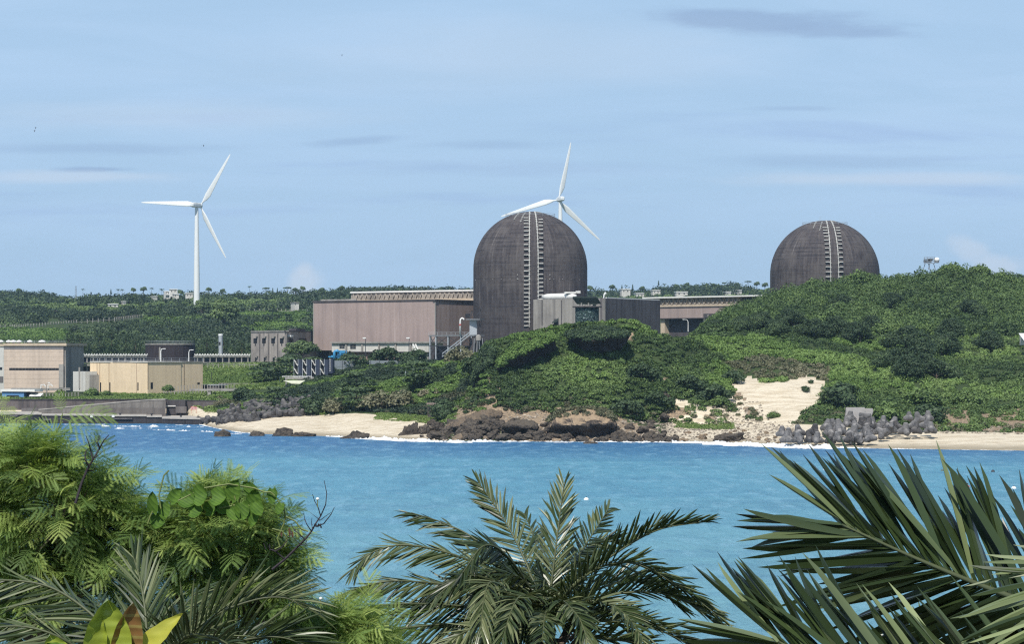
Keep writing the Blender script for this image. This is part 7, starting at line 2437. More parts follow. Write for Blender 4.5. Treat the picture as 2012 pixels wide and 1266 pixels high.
def build_center_palm():
    D = 20.0
    root = PXZ(1075, D, float(near_ground(PXZ(1075, D, 0)[0], D)))
    t = thing('date_palm', 'bushy date palm with arching grey-green fronds at bottom centre', 'palm tree', root)
    crown = P(1075, 1235, D)
    b = MB(); b.tube([root + (0, 0, -.3), root * .5 + crown * .5, crown + (0, 0, -.25)], [.26, .22, .18], 14)
    b.build('trunk', M['trunk'], t)
    b = MB()
    rr = random.Random(4)
    for k in range(46):
        a = k * 2.4; z = crown[2] - .1 - .8 * (k / 46)
        p = np.array((crown[0], crown[1], z)); d = np.array((math.cos(a), math.sin(a), 0))
        b.bar(p + d * .18, p + d * .34 + (0, 0, .16), .07, .03)
    b.build('leaf_bases', M['trunk'], t)
    c = (1075, 1215, D)
    fr = []
    def f(pts, dz=0, lift=28, side=(0, 1, 0), **kw):
        q = [c] + [(p[0], p[1], D + (p[2] if len(p) > 2 else 0)) for p in pts]
        fr.append(dict(pts=px_pts(q), side=side, lift=lift, **kw))
    X = (1, 0, 0)
    # upright fronds: blade faces us; side fronds: leaflets rise in a V from the rib
    f([(1035, 1110, .2), (995, 1030, .4), (940, 948, .5)], side=X, lift=18, tint=.55)
    f([(1088, 1110, .1), (1098, 1030, .2), (1108, 952, .3)], side=X, lift=10, a0=50, a1=20, tint=.6)
    f([(1120, 1120, .3), (1155, 1065, .6), (1196, 1000, .9)], side=(1, .6, 0), lift=25, tint=.45)
    f([(1140, 1140, .1), (1230, 1075, .1), (1300, 1040, 0), (1388, 1026, -.1)], side=(0, 1, -.5), lift=38, tint=.42)
    f([(1130, 1150, -.2), (1190, 1112, -.3), (1260, 1112, -.4), (1350, 1165, -.5), (1415, 1215, -.6)], side=(0, 1, -.6), lift=20, tint=.5)
    f([(1000, 1120, .1), (930, 1058, .2), (870, 1028, .3), (808, 1008, .3)], side=(0, 1, .5), lift=36, tint=.45)
    f([(1000, 1140, -.1), (895, 1092, -.2), (800, 1072, -.2), (735, 1085, -.2), (690, 1122, -.3)], side=(0, 1, .7), lift=24, tint=.6)
    f([(990, 1170, -.2), (880, 1150, -.3), (770, 1143, -.4), (700, 1158, -.4), (668, 1172, -.4)], side=(0, 1, .7), lift=30, tint=.52)
    f([(990, 1200, -.3), (880, 1190, -.4), (780, 1188, -.5), (670, 1205, -.6)], side=(0, 1, .6), lift=34, tint=.4)
    f([(980, 1225, -.4), (870, 1228, -.6), (780, 1238, -.7), (680, 1262, -.8)], side=(0, 1, .6), lift=34, tint=.48)
    f([(1010, 1160, -.7), (965, 1145, -1.1), (950, 1185, -1.4), (945, 1240, -1.6)], side=X, lift=12, bend=.3, tint=.62)
    f([(1150, 1185, -.2), (1240, 1165, -.2), (1330, 1175, -.3), (1410, 1228, -.4)], side=(0, 1, -.6), lift=26, tint=.42)
    f([(1120, 1190, -.6), (1180, 1185, -.9), (1230, 1210, -1.2), (1265, 1262, -1.5)], side=(1, .3, 0), lift=18, tint=.55)
    f([(1030, 1215, -.6), (960, 1225, -1.0), (900, 1250, -1.2), (850, 1290, -1.4)], side=(0, 1, .8), lift=20, tint=.68)
    f([(1140, 1220, .2), (1230, 1225, .3), (1320, 1250, .3), (1400, 1300, .3)], side=(0, 1, -.5), lift=30, tint=.4)
    f([(1060, 1130, .6), (1050, 1060, 1.1), (1030, 1010, 1.4)], side=X, lift=20, tint=.35)
    f([(1110, 1140, .7), (1150, 1080, 1.2), (1215, 1060, 1.4)], side=(1, .6, 0), lift=25, tint=.32)
    f([(1050, 1180, -.8), (1020, 1175, -1.3), (1000, 1215, -1.7), (985, 1270, -1.9)], side=X, lift=14, bend=.25, tint=.5)
    f([(1100, 1190, -.7), (1110, 1185, -1.2), (1140, 1220, -1.6), (1160, 1280, -1.8)], side=X, lift=14, bend=.25, tint=.5)
    f([(1000, 1240, -.5), (900, 1260, -.7), (800, 1290, -.8)], side=(0, 1, .5), lift=34, tint=.42)
    f([(1150, 1250, -.5), (1250, 1265, -.7), (1350, 1300, -.8)], side=(0, 1, -.5), lift=34, tint=.42)
    f([(1010, 1180, .6), (930, 1150, 1.0), (850, 1170, 1.2), (790, 1210, 1.3)], side=(0, 1, .5), lift=28, tint=.3)
    f([(1140, 1170, .8), (1220, 1140, 1.1), (1290, 1160, 1.2), (1340, 1200, 1.3)], side=(0, 1, -.5), lift=28, tint=.3)
    f([(1075, 1200, -.9), (1070, 1215, -1.5), (1065, 1262, -1.9)], side=X, lift=14, bend=.25, tint=.45)
    rr = random.Random(14)
    for k in range(18):
        a = rr.uniform(-1, 1); sgn = 1 if a > 0 else -1
        L_ = rr.uniform(200, 300); el = rr.uniform(-.25, .75); dz = rr.uniform(-1.2, 1.2)
        x1, y1 = 1075 + a * L_ * .45, 1195 - el * L_ * .45
        x2, y2 = 1075 + a * L_ * .8, 1195 - el * L_ * .62
        x3, y3 = 1075 + a * L_ * 1.1, 1195 - el * L_ * .5 + 30
        f([(x1, y1, dz * .4), (x2, y2, dz * .8), (x3, y3, dz)], side=(0, 1, -.5 * sgn), lift=26, tint=rr.uniform(.2, .45))
    for i, q in enumerate(fr):
        pal_fronds(q, .30, .0115, M['palm_leaf'], t, 400 + i, spacing=.026, rw=.013)


def build_left_palm():
    D = 13.5
    root = PXZ(300, D, float(near_ground(PXZ(300, D, 0)[0], D)))
    t = thing('date_palm', 'low date palm with spreading fronds in front of the feathery shrubs at bottom left', 'palm tree', root)
    b = MB(); cr = P(300, 1400, D); b.tube([root + (0, 0, -.3), root * .5 + cr * .5, cr], [.2, .18, .14], 12); b.build('trunk', M['trunk'], t)
    c = (300, 1365, D)
    fr = []
    def f(pts, lift=30, side=(0, 1, 0), **kw):
        q = [c] + [(p[0], p[1], D + (p[2] if len(p) > 2 else 0)) for p in pts]
        fr.append(dict(pts=px_pts(q), side=side, lift=lift, **kw))
    X = (1, 0, 0)
    f([(230, 1265, .1), (170, 1200, .2), (90, 1152, .3), (-10, 1142, .3), (-80, 1165, .3)], side=(0, 1, .6), lift=36, tint=.55)
    f([(290, 1270, .1), (285, 1200, .2), (275, 1140, .3), (262, 1095, .4)], side=X, lift=16, a0=38, a1=14, tint=.45)
    f([(350, 1275, -.1), (420, 1212, -.1), (500, 1180, -.1), (560, 1176, -.1), (600, 1196, -.1)], side=(0, 1, -.6), lift=34, tint=.72)
    f([(200, 1310, -.2), (120, 1255, -.3), (40, 1232, -.3), (-60, 1240, -.3)], side=(0, 1, .6), lift=30, tint=.6)
    f([(390, 1310, -.2), (470, 1262, -.3), (560, 1255, -.3), (620, 1290, -.3)], side=(0, 1, -.6), lift=32, tint=.45)
    f([(250, 1290, .3), (215, 1225, .5), (190, 1180, .7)], side=(1, .5, 0), lift=22, tint=.4)
    f([(330, 1270, .3), (350, 1210, .5), (385, 1165, .7)], side=(1, -.5, 0), lift=22, tint=.4)
    f([(180, 1340, -.1), (90, 1310, -.1), (0, 1290, 0)], side=(0, 1, .6), lift=34, tint=.42)
    f([(330, 1300, -.4), (370, 1250, -.7), (440, 1262, -1.0), (480, 1310, -1.2)], side=(0, 1, -.6), lift=20, tint=.5)
    for i, q in enumerate(fr):
        pal_fronds(q, .37, .0095, M['palm_leaf'], t, 500 + i, spacing=.024, rw=.012)


def build_right_palm():
    root = np.array((1.15, 4.2, float(near_ground(1.15, 4.2))))
    t = thing('date_palm', 'close large-leafed date palm entering from the right edge', 'palm tree', root)
    cr = P(2330, 1330, 3.9)
    b = MB(); b.tube([root + (0, 0, -.3), root * .5 + cr * .5, cr + (0, 0, -.1)], [.24, .22, .2], 14); b.build('trunk', M['trunk'], t)
    # main frond: rib rises from lower right to (1660,1035), blade stands on edge towards us
    up = (0.25, .25, 1)
    wid = .0108
    pal_fronds(dict(pts=px_pts([(2330, 1310, 3.95), (2130, 1225, 4.2), (1950, 1160, 4.45), (1800, 1098, 4.65), (1655, 1032, 4.85)]), side=(.3, .35, 1), lift=14, a0=46, a1=14, s0=.0, bend=.02, tint=.33, nsign=1, fold=(.58, 1.1),
                    prof=lambda f: (.95 + .25 * f) if f < .7 else 1.12 - .55 * (f - .7)), .37, wid, M['palm_near'], t, 601, spacing=.0102, nseg=8, rw=.008)
    # second frond, lower: rib below the frame, leaflets reach up-left
    pal_fronds(dict(pts=px_pts([(2290, 1500, 3.9), (2000, 1450, 4.0), (1790, 1385, 4.1), (1640, 1320, 4.2), (1530, 1262, 4.3)]), side=(.2, .3, 1), lift=16, a0=50, a1=16, s0=.0, bend=.02, tint=.48, fold=(.58, 1.1),
                    prof=lambda f: .95 if f < .7 else .95 - .5 * (f - .7)), .34, .0108, M['palm_near'], t, 602, spacing=.0112, nseg=8, rw=.008)
    # third frond: hangs down past the lower right corner, leaflets point left, lit from above
    pal_fronds(dict(pts=px_pts([(2300, 1080, 3.5), (2150, 1090, 3.45), (2075, 1150, 3.4), (2050, 1260, 3.35), (2060, 1400, 3.3)]), side=(-1, -.1, -.1), lift=8, a0=66, a1=40, s0=.0, bend=.06, tint=.72, fold=(.8, .7)), .135, .0052, M['palm_near'], t, 603, spacing=.0095, nseg=7, rw=.006)
    # tip of a frond further back, coming up from below
    pal_fronds(dict(pts=px_pts([(1960, 1450, 5.2), (1880, 1360, 5.3), (1830, 1290, 5.35)]), side=(1, .2, .2), lift=14, a0=35, a1=10, s0=.3, bend=.02, tint=.45), .24, .010, M['palm_near'], t, 605, spacing=.025, nseg=6, rw=.008)
    # background frond at the far right, leaflets upright
    pal_fronds(dict(pts=px_pts([(2400, 1250, 4.9), (2250, 1190, 5.2), (2120, 1165, 5.4), (2020, 1150, 5.5)]), side=(.25, .3, 1), lift=10, a0=70, a1=50, s0=.0, bend=.02, tint=.45), .34, .012, M['palm_near'], t, 606, spacing=.022, nseg=8, rw=.01)


def round_leaf(c, normal, up, L, W, cup=.15, fold=.1, n=9):
    """broad heart/oval leaf; returns verts, quads. c = stalk point"""
    normal = np.asarray(normal, float); up = np.asarray(up, float)
    up = up / np.linalg.norm(up)
    side = np.cross(up, normal); side /= np.linalg.norm(side)
    nn = np.cross(side, up)
    V = []; q = []
    m = 7
    for i in range(n + 1):
        x = i / n
        w = W * .5 * (math.sin(math.pi * min(.08 + x * .92, 1)) ** .55) * (1 - .28 * x)
        if i == n: w = .001
        for j in range(m):
            y = (j / (m - 1) * 2 - 1)
            z = cup * W * (y * y) - fold * L * x * x + .02 * L * math.cos(x * 34) * abs(y)
            back = (-.10 * L * (1 - x) ** 4) * abs(y)
            V.append(np.asarray(c) + up * (x * L + back) + side * y * w + nn * z)
    for i in range(n):
        for j in range(m - 1):
            a = i * m + j
            q.append((a, a + 1, a + m + 1, a + m))
    return np.array(V), q


def build_left_shrubs():
    D = 17.0
    g = lambda px, y=D: float(near_ground(PXZ(px, y, 0)[0], y))
    k = D / F
    def lobe(px, py, rpx, rpy, w, dy=0.0, ry=None):
        c = P(px, py, D + dy)
        rpx, rpy = rpx * .80 - 4, rpy * .80 - 4
        return (c[0], c[1], c[2] - 8 * k, rpx * k, (ry or rpx * k * .8), rpy * k, w)
    # left shrub
    shrub('tall feathery-leafed shrub filling the left edge', [lobe(20, 1010, 170, 150, 1.3), lobe(120, 1000, 110, 110, 1.0, -.2), lobe(-60, 975, 120, 110, .7), lobe(190, 1040, 80, 100, .8, .1), lobe(25, 925, 90, 62, .8, .1), lobe(205, 985, 55, 45, .4),
                                                                lobe(60, 1150, 200, 110, .9, .3), lobe(255, 1060, 45, 80, .4, -.1), lobe(70, 925, 70, 60, .5, -.3), lobe(60, 1250, 240, 110, 1.5, .5), lobe(-60, 1120, 120, 120, .6, .2), lobe(110, 1150, 150, 80, 1.0, .1)], 480, 21, PXZ(30, D + .2, g(30)), leaf=.27, per=5, tint0=.5)
    shrub('round feathery-leafed shrub with big vine leaves on top, right of the left-edge shrub', [lobe(430, 1045, 115, 95, 1.5, 0), lobe(370, 1060, 75, 95, .9, -.1), lobe(500, 1070, 60, 85, .8), lobe(430, 1130, 150, 90, 1.0, .2), lobe(540, 1150, 60, 80, .7, -.1), lobe(330, 1100, 60, 70, .5, .1), lobe(440, 1000, 80, 55, .7, -.1), lobe(490, 1180, 110, 70, .7), lobe(380, 1240, 180, 80, 1.0, .4), lobe(540, 1240, 80, 60, .5, .2), lobe(270, 1190, 70, 70, .4, .4), lobe(560, 1080, 30, 40, .2)],
          330, 22, PXZ(430, D + .1, g(430)), leaf=.25, per=5, tint0=.45)
    shrub('low bright feathery-leafed shrub between the two date palms', [lobe(690, 1235, 70, 48, 1.2, .6), lobe(610, 1270, 80, 60, 1.0, .5), lobe(740, 1275, 50, 50, .5, .7), lobe(560, 1280, 60, 60, .5, .4)], 100, 23, PXZ(660, D + .6, g(660)), leaf=.26, per=5, tint0=.62)
    # tall sprigs over the left shrub
    t = thing('feathery_sprig', 'tall feathery sprig rising against the quay above the left shrub', 'branch', P(90, 950, D - .3))
    b = MB(); pth = [P(60, 960, D - .3), P(85, 900, D - .3), P(118, 835, D - .3), P(123, 812, D - .3)]
    b.tube(pth, [.012, .009, .005, .003], 5); b.build('stem', M['stem'], t)
    if True:
        r = np.random.default_rng(5)
        anchors = [(118, 818, 1, .1, .3), (118, 822, 1, 0, -.25), (108, 850, .3, 0, -1), (90, 880, -1, .2, .2), (122, 812, -.1, 0, 1), (112, 838, -.8, 0, .3), (100, 862, .9, 0, -.2)]
        p = np.array([P(a[0], a[1], D - .3) for a in anchors]); out = np.array([(a[2], a[3] - .1, a[4]) for a in anchors], float)
        R = frame_rot(out, np.tile((0, -.75, .6), (len(p), 1)), r.normal(size=len(p)) * .2)
        VV = []; TT = []; n = 0
        for i in range(len(p)):
            V0, T0 = LEUC[i % 3]; s = (.30, .30, .22, .2, .12, .16, .2)[i]
            VV.append((R[i] * s) @ V0.T); VV[-1] = VV[-1].T + p[i]; TT.append(T0 + n); n += len(V0)
        off = chain_offset(t)
        link('leaves', mesh_np('leaves', np.concatenate(VV) - off, None, np.concatenate(TT), M['leuc_leaf'], np.full(n, .6)), t)
    # leaf tuft cut by the left edge
    t = thing('feathery_sprig', 'feathery tuft cut by the left picture edge below the blue shed', 'branch', P(-30, 880, D - .6))
    b = MB(); b.tube([P(-40, 930, D - .6), P(-20, 850, D - .6), P(-5, 806, D - .6)], [.012, .008, .004], 5); b.build('stem', M['stem'], t)
    p = np.array([P(-5, 808, D - .6)] * 5); out = np.array([(1, -.1, .35), (1, -.1, -.2), (.6, 0, -.9), (.3, 0, .8), (-1, 0, .2)])
    R = frame_rot(out, np.tile((0, -.7, .7), (5, 1)), np.zeros(5)); VV = []; TT = []; n = 0
    for i in range(5):
        V0, T0 = LEUC[i % 3]; VV.append(((R[i] * .10) @ V0.T).T + p[i]); TT.append(T0 + n); n += len(V0)
    link('leaves', mesh_np('leaves', np.concatenate(VV) - chain_offset(t), None, np.concatenate(TT), M['leuc_leaf'], np.full(n, .8)), t)

    # vine with big leaves over the round shrub
    Dv = D - .62
    t = thing('climbing_vine', 'climbing vine with large ribbed oval leaves on top of the round shrub', 'vine', P(400, 1050, Dv))
    leaves = [(300, 990, 22, 38, -.1, 0), (322, 1004, 24, 30, .3, 180), (310, 1025, 30, 26, 0, 200), (460, 965, 34, 38, .2, 20), (430, 978, 40, 26, .1, 90), (395, 975, 44, 24, 0, 80), (370, 985, 36, 30, .2, 100),
              (500, 985, 34, 40, .3, 10), (490, 962, 26, 30, .1, -40), (535, 975, 20, 26, .1, 180), (550, 1000, 18, 20, .4, 200), (505, 1000, 26, 26, .2, 150), (475, 1005, 30, 30, .2, 170), (440, 1000, 30, 26, .2, 120),
              (345, 975, 26, 30, 0, 40), (415, 1000, 30, 24, .1, 60), (498, 1015, 22, 34, .2, 190), (385, 1005, 30, 24, .1, 80), (460, 1010, 26, 24, 0, 140)]
    for i, (px, py, w, l, tilt, ang) in enumerate(leaves):
        kk = Dv / F
        a = math.radians(ang)
        up = np.array((math.sin(a), -.25, math.cos(a)))
        nrm = np.array((.15 * math.sin(i * 1.7), -1, .35 + tilt))
        c = P(px, py, Dv + .05 * math.sin(i)) - up * l * kk * .5
        V, q = round_leaf(c, nrm, up, l * kk * 1.15, w * kk * 1.15)
        b = MB(); b.add(V, q)
        b.build('leaf', M['vine_leaf_mat'], t, smooth=True)
    b = MB()
    for pth in ([(316, 1000), (312, 975), (318, 950), (322, 935), (332, 925)], [(300, 1005), (295, 1015), (290, 1030)], [(520, 968), (532, 968), (540, 975)], [(545, 985), (556, 993), (560, 1010), (558, 1030), (545, 1060), (550, 1075), (540, 1080)],
                [(560, 1015), (580, 1025), (592, 1040), (605, 1045)], [(535, 1040), (555, 1045), (565, 1060), (560, 1075)], [(350, 985), (400, 960), (450, 952), (500, 960), (520, 968)], [(470, 1000), (460, 975)], [(430, 1000), (480, 990), (520, 1010)]):
        b.tube([P(x, y, Dv) for x, y in pth], .0055, 5)
    b.build('tendrils', M['stem'], t)
    b = MB()
    for (px, py, h) in ((552, 1050, 14), (568, 1048, 18), (574, 1052, 12)):
        V, q = round_leaf(P(px, py - h / 2, Dv), (0.3, -1, .1), (.1, 0, -1), h * Dv / F, 5 * Dv / F); b.add(V, q)
    b.build('withered_leaves', M['dry_brown'], t)

    # bare twigs
    def twig(label, segs, Dt):
        base = P(segs[0][0][0], segs[0][0][1], Dt)
        b = MB()
        for pts, r0, r1 in [(s[:-1], s[-1][0], s[-1][1]) for s in segs]:
            pp = [P(x, y, Dt + .03 * math.sin(x)) for x, y in pts]
            b.tube(pp, np.linspace(r0, r1, len(pp)), 5)
        o = b.build('bare_twig', M['twig'], None, loc=base)
        return tag(o, label, 'twig')
    twig('bare dark twig forking against the blue water above the left shrub', [
        [(148, 990), (160, 950), (170, 926), (176, 915), (186, 898), (196, 880), (204, 866), (214, 855), (.010, .003)], [(176, 920), (168, 905), (167, 895), (170, 885), (176, 882), (.006, .002)],
        [(183, 905), (178, 885), (174, 870), (169, 857), (.006, .0025)], [(196, 884), (192, 870), (196, 855), (.005, .002)], [(194, 880), (189, 870), (185, 862), (.003, .001)], [(188, 900), (196, 893), (202, 888), (.003, .001)], [(172, 926), (184, 925), (187, 918), (.005, .002)], [(186, 920), (190, 915), (195, 911), (.002, .001)]], D - 1.1)
    twig('bare branching twig with dark seed cluster leaning right over the water', [
        [(535, 1120), (560, 1100), (580, 1080), (600, 1060), (612, 1045), (620, 1030), (630, 1015), (640, 992), (642, 970), (637, 945), (.009, .002)],
        [(630, 1015), (625, 998), (618, 985), (614, 972), (.004, .002)], [(628, 1024), (640, 1015), (650, 1008), (.003, .0015)], [(620, 1035), (636, 1030), (650, 1012), (657, 998), (.005, .002)],
        [(612, 1045), (602, 1030), (598, 1018), (597, 1008), (.004, .0015)], [(614, 1042), (612, 1028), (613, 1018), (.003, .0015)], [(600, 1062), (588, 1050), (578, 1042), (572, 1030), (.005, .002)], [(578, 1042), (590, 1040), (600, 1046), (.002, .001)],
        [(590, 1072), (600, 1070), (603, 1062), (.004, .002)], [(590, 1070), (583, 1064), (575, 1060), (.003, .001)], [(628, 1022), (620, 1016), (610, 1008), (.003, .001)], [(560, 1100), (540, 1083), (530, 1080), (520, 1062), (.006, .002)],
        [(540, 1085), (552, 1078), (565, 1062), (563, 1052), (.005, .002)], [(530, 1082), (530, 1070), (.004, .003)], [(536, 1084), (537, 1070), (.003, .002)], [(522, 1080), (518, 1068), (.003, .002)]], D - .8)
    b = MB()
    r = random.Random(8)
    base = P(625, 1034, D - .82)
    for i in range(26):
        c = P(625 + r.gauss(0, 5), 1034 + r.gauss(0, 3.5), D - .82 + r.gauss(0, .02))
        s = r.uniform(.003, .0065)
        b.add([c + (s, 0, 0), c - (s, 0, 0), c + (0, s, 0), c - (0, s, 0), c + (0, 0, s), c - (0, 0, s)], None, [(0, 2, 4), (2, 1, 4), (1, 3, 4), (3, 0, 4), (2, 0, 5), (1, 2, 5), (3, 1, 5), (0, 3, 5)])
    o = b.build('seed_cluster', M['twig'], None, loc=base); tag(o, 'dark clump of dried seeds on the right-leaning bare twig', 'seed cluster')
    # white flower heads on stalks
    for (px, py, y2, lab) in ((630, 1177, 1205, 'small white round flower head above the low bright shrub'), (624, 981, 992, 'tiny white flower head near the tip of right-leaning twig')):
        base = P(px, y2, D - .9)
        t = thing('flower_head', lab, 'flower', base)
        b = MB(); b.tube([base + (0, 0, -.02), P(px, py + 2, D - .9)], .003, 5); b.build('stalk', M['stem'], t)
        b = MB(); c = P(px, py, D - .9); b.lathe([(.001, .010), (.009, .006), (.0115, 0), (.009, -.006), (.001, -.010)], c, 10); b.build('bloom', M['white'], t)


def build_yellow_plant():
    Dn = 5.0
    k = Dn / F
    base = P(235, 1420, Dn)
    t = thing('broadleaf_shoot', 'close glossy yellow-green broad-leaved shoot at bottom left', 'plant', (base[0], base[1], float(near_ground(base[0], base[1]))))
    b = MB(); b.tube([np.array(t.location), base * .4 + np.array(t.location) * .6, base, P(228, 1300, Dn)], [.02, .016, .012, .009], 8); b.build('stem', M['trunk'], t)
    # (base px,py) (tip px,py) width, facing
    L = [((205, 1330), (212, 1178), 95, (.35, -1, .2), 'y', .25, .10), ((188, 1330), (195, 1205), 62, (-.6, -1, .3), 'y', .1, .05), ((238, 1335), (258, 1180), 62, (.3, -1, -.1), 'r', .2, -.1),
         ((235, 1325), (350, 1203), 46, (-.35, -1, .45), 'yy', .12, .12), ((150, 1345), (203, 1222), 34, (.6, -1, .2), 'y', .2, .1), ((240, 1330), (240, 1245), 60, (0, -1, .9), 'g', .1, .35),
         ((120, 1320), (100, 1250), 60, (.1, -1, .8), 'y', .2, .3), ((210, 1340), (207, 1190), 66, (0, -1, 0), 'y2', -.3, .0), ((150, 1300), (95, 1262), 34, (0, -1, .9), 'g', .1, .2), ((270, 1330), (268, 1262), 40, (0, -1, .9), 'yy', .1, .3)]
    for i, (a, c, w, nrm, m_, cup, fold) in enumerate(L):
        A = P(a[0], a[1], Dn + .01 * (i % 4)); B = P(c[0], c[1], Dn + .01 * (i % 4) - .01)
        up = B - A; Ln = np.linalg.norm(up)
        V = []; q = []
        up = up / Ln; nrm = np.array(nrm, float)
        side = np.cross(up, nrm); side /= np.linalg.norm(side); nn = np.cross(side, up)
        n, m = 16, 9
        for ii in range(n + 1):
            x = ii / n
            wd = w * k * .5 * (math.sin(math.pi * (x ** .85)) ** .75 if 0 < x < 1 else .01)
            for j in range(m):
                y = j / (m - 1) * 2 - 1
                rip = .035 * w * k * math.sin(x * 30 + 3 * abs(y)) * abs(y)
                V.append(A + up * x * Ln + side * y * wd + nn * (cup * w * k * y * y - fold * Ln * x * x + rip))
        for ii in range(n):
            for j in range(m - 1):
                e = ii * m + j; q.append((e, e + 1, e + m + 1, e + m))
        b = MB(); b.add(V, q)
        o = b.build('leaf', M['gloss_' + m_], t, smooth=True)
        if m_ == 'r': o['label'] = 'browned leaf with rusty ribs'
    return t


def gloss_leaf_mats():
    for nm, c, c2, tr in (('gloss_y', (0.36, 0.43, 0.06), (0.18, 0.25, 0.035), .3), ('gloss_y2', (0.12, 0.17, 0.03), (0.08, 0.12, 0.02), .25), ('gloss_yy', (0.60, 0.56, 0.09), (0.36, 0.38, 0.05), .35), ('gloss_g', (0.12, 0.22, 0.025), (0.07, 0.14, 0.02), .3), ('gloss_r', (0.26, 0.13, 0.05), (0.42, 0.36, 0.12), .3),
                          ('vine_leaf_mat', (0.12, 0.22, 0.035), (0.05, 0.11, 0.02), .3), ('dry_brown', (0.14, 0.07, 0.05), (0.08, 0.05, 0.04), .1)):
        m_, t = new_mat(nm)
        p = objco(t)
        n = t.noise(p, 9 if nm != 'vine_leaf_mat' else 14, 4, .6)
        w_ = t.put('ShaderNodeTexWave', {'Vector': p, 'Scale': 14.0 if nm != 'vine_leaf_mat' else 18.0, 'Distortion': 1.2, 'Detail': 2.0}, wave_type='BANDS', bands_direction='Z' if nm != 'vine_leaf_mat' else 'DIAGONAL')
        f = t.m('ADD', t.m('MULTIPLY', t.ramp(n, .35, .7), .6), t.m('MULTIPLY', t.ramp(w_.outputs['Fac'], .7, .95), .5 if nm in ('gloss_r', 'gloss_y2', 'vine_leaf_mat') else .12))
        col = t.mix(t.m('MINIMUM', f, 1.0), c, c2)
        nb = bump(t, w_.outputs['Fac'], .25, .004)
        b = pbsdf(t, col, .26 if nm != 'vine_leaf_mat' else .6, .4 if nm != 'vine_leaf_mat' else .2, nb)
        tl = t.put('ShaderNodeBsdfTranslucent', {'Color': col}).outputs[0]
        finish(t, t.put('ShaderNodeMixShader', {0: tr, 1: b, 2: tl}).outputs[0])
        M[nm] = m_


def build_water_things():
    def buoy(px, py, s, mat, lab, grp=None):
        Y = HCAM * F / (py - 690)
        p = PXZ(px, Y, 0)
        t = thing('buoy', lab, 'buoy', p)
        b = MB(); b.lathe([(.02, -.5 * s), (.5 * s, -.35 * s), (.72 * s, 0), (.62 * s, .35 * s), (.3 * s, .6 * s), (.02, .66 * s)], p, 16); b.build('float', mat, t, smooth=True)
        b = MB(); b.lathe([(.06 * s, .6 * s), (.12 * s, .75 * s), (.06 * s, .9 * s)], p, 8); b.build('ring', M['dark_steel'], t)
    buoy(1152, 983, .55, M['white'], 'white mooring buoy right of the upright centre palm frond')
    buoy(1621, 924, .5, M['white'], 'small white buoy behind the left spikes of near palm')
    buoy(1992, 961, .6, M['white'], 'white buoy in the water at the right picture edge')
    buoy(1951, 928, .55, M['dark_steel'], 'dark buoy on the water above the right white buoy')
    buoy(1851, 926, .4, M['camo_green'], 'small greenish buoy among the near palm leaf tips')
    buoy(1843, 1221, .4, M['white'], 'white buoy low in the water between near palm fronds')
    buoy(124, 895, .62, M['red'], 'red and white float seen through the left shrub')
    t = bpy.data.objects.get('float')
    # two swimmers in red tops
    for (px, py, lab) in ((1880, 957, 'left of two swimmers in red tops behind the palm leaflets'), (1901, 959, 'right of two swimmers in red tops behind the palm leaflets')):
        Y = HCAM * F / (py - 690)
        p = PXZ(px, Y, 0)
        person(p, lab)
    # birds
    for (px, py, Y, lab, a) in ((70, 251, 300, 'tiny dark bird, upper of two over the far left sky', .3), (68, 257, 300, 'tiny dark bird, lower of two over the far left sky', -.2), (400, 286, 300, 'tiny dark bird above the left wind turbine blade', .1), (672, 108, 320, 'tiny dark bird high in the middle-left sky', .5)):
        c = P(px, py, Y)
        b = MB()
        b.lathe([(.005, .12), (.035, .06), (.04, 0), (.02, -.1), (.005, -.16)], c, 8)
        V = []
        for sg in (-1, 1):
            b.add([c + (0, .05, .02), c + (0, -.05, .02), c + (sg * .12, -.02, .09), c + (sg * .12, .05, .09), c + (sg * .27, .0, .04), c + (sg * .27, .03, .04)], [(0, 1, 2, 3), (3, 2, 4, 5)])
        o = b.build('bird', M['twig'], None, loc=c); tag(o, lab, 'bird', 'birds in the sky')


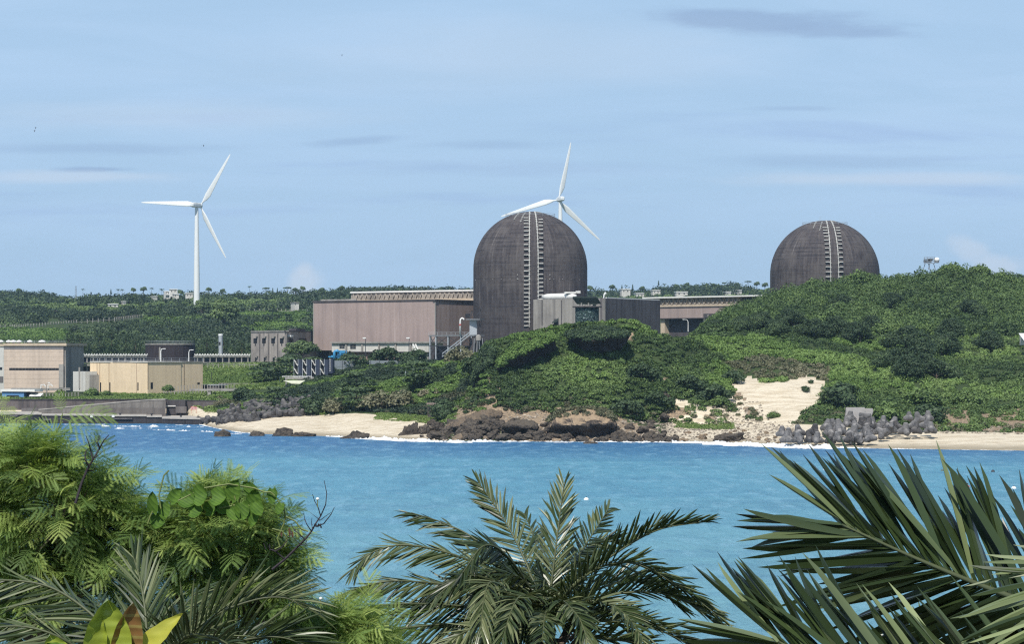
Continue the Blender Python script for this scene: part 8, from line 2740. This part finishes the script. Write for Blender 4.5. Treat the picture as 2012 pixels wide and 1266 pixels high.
def person(p, lab):
    me = bpy.data.meshes.new('person')
    J = [(0, 0, -.45), (0, 0, .05), (0, 0, .32), (0, 0, .42), (0, -.01, .55), (0, 0, .64), (-.19, 0, .30), (-.32, -.14, .12), (-.30, -.36, .03), (.19, 0, .30), (.34, -.12, .12), (.33, -.34, .03)]
    E = [(0, 1), (1, 2), (2, 3), (3, 4), (4, 5), (2, 6), (6, 7), (7, 8), (2, 9), (9, 10), (10, 11)]
    R = [.15, .14, .15, .06, .10, .08, .075, .05, .04, .075, .05, .04]
    me.from_pydata(J, E, [])
    me.materials.append(M['skin'])
    o = link('person', me, None, p)
    sk = o.modifiers.new('skin', 'SKIN')
    lay = me.skin_vertices[0].data
    for i, r_ in enumerate(R): lay[i].radius = (r_, r_)
    lay[0].use_root = True
    o.modifiers.new('sub', 'SUBSURF').levels = 2
    o.modifiers['sub'].render_levels = 2
    tag(o, lab, 'person')
    b = MB(); p = np.asarray(p, float)
    b.lathe([(.20, -.3), (.19, .05), (.205, .2), (.2, .3), (.09, .40)], p, 14)
    for sg in (-1, 1): b.tube([p + (sg * .17, 0, .31), p + (sg * .27, -.08, .2)], [.1, .085], 8)
    b.build('shirt', M['red'], o, smooth=True)
    b = MB(); b.lathe([(.125, .56), (.13, .62), (.1, .70), (.01, .74)], p + (0, .02, 0), 12)
    b.build('hair', M['twig'], o, smooth=True)


def build_haze():
    m_ = bpy.data.materials.new('air_haze'); m_.use_nodes = True
    t = NT(m_.node_tree); t.n.clear()
    v = t.put('ShaderNodeVolumePrincipled', {'Color': (0.50, 0.74, 1.0, 1), 'Density': HAZE, 'Anisotropy': 0.25})
    t.put('ShaderNodeOutputMaterial', {'Volume': v.outputs[0]})
    b = MB(); b.box((0, 1700, 72), (2700, 3800, 156))
    o = b.build('haze', m_)
    tag(o, kind='stuff')


HAZE = 0.00007

# ------------------------------------------------------------------ build everything
import time as _t
build_materials_extra()
gloss_leaf_mats()
M['skin'] = mat_plain('skin', (0.45, 0.28, 0.20), .5)
build_terrain()
build_sea()
M['ladder']
build_dome(1042, 955, 112, 16, ZP(416, 955), 'nearer black-stained concrete reactor dome with ladders, behind the headland', 'reactor domes', 15, 22)
build_dome(1620.5, 1047, 107, 16, ZP(433.5, 1047), 'farther black-stained concrete reactor dome rising behind the right hill', 'reactor domes', 14, 14)
build_turbine(386.5, 1620, 403.5, 42, 'left white wind turbine standing free on the far hillside', [(276, 398), (451, 302), (443, 507)], (0.42, 0.907, 0), 9.5)
build_turbine(1101, 1650, 391.5, 42, 'right white wind turbine whose tower is hidden behind the nearer dome', [(985, 426), (1122, 279), (1180, 472)], (-0.28, 0.96, 0), 9.0)
build_works()
build_quay()
build_tetrapods()
build_rocks()
build_foam()
build_small_structures()
build_vegetation()
build_trees()
build_left_shrubs()
build_center_palm()
build_left_palm()
build_right_palm()
build_yellow_plant()
build_water_things()
build_haze()
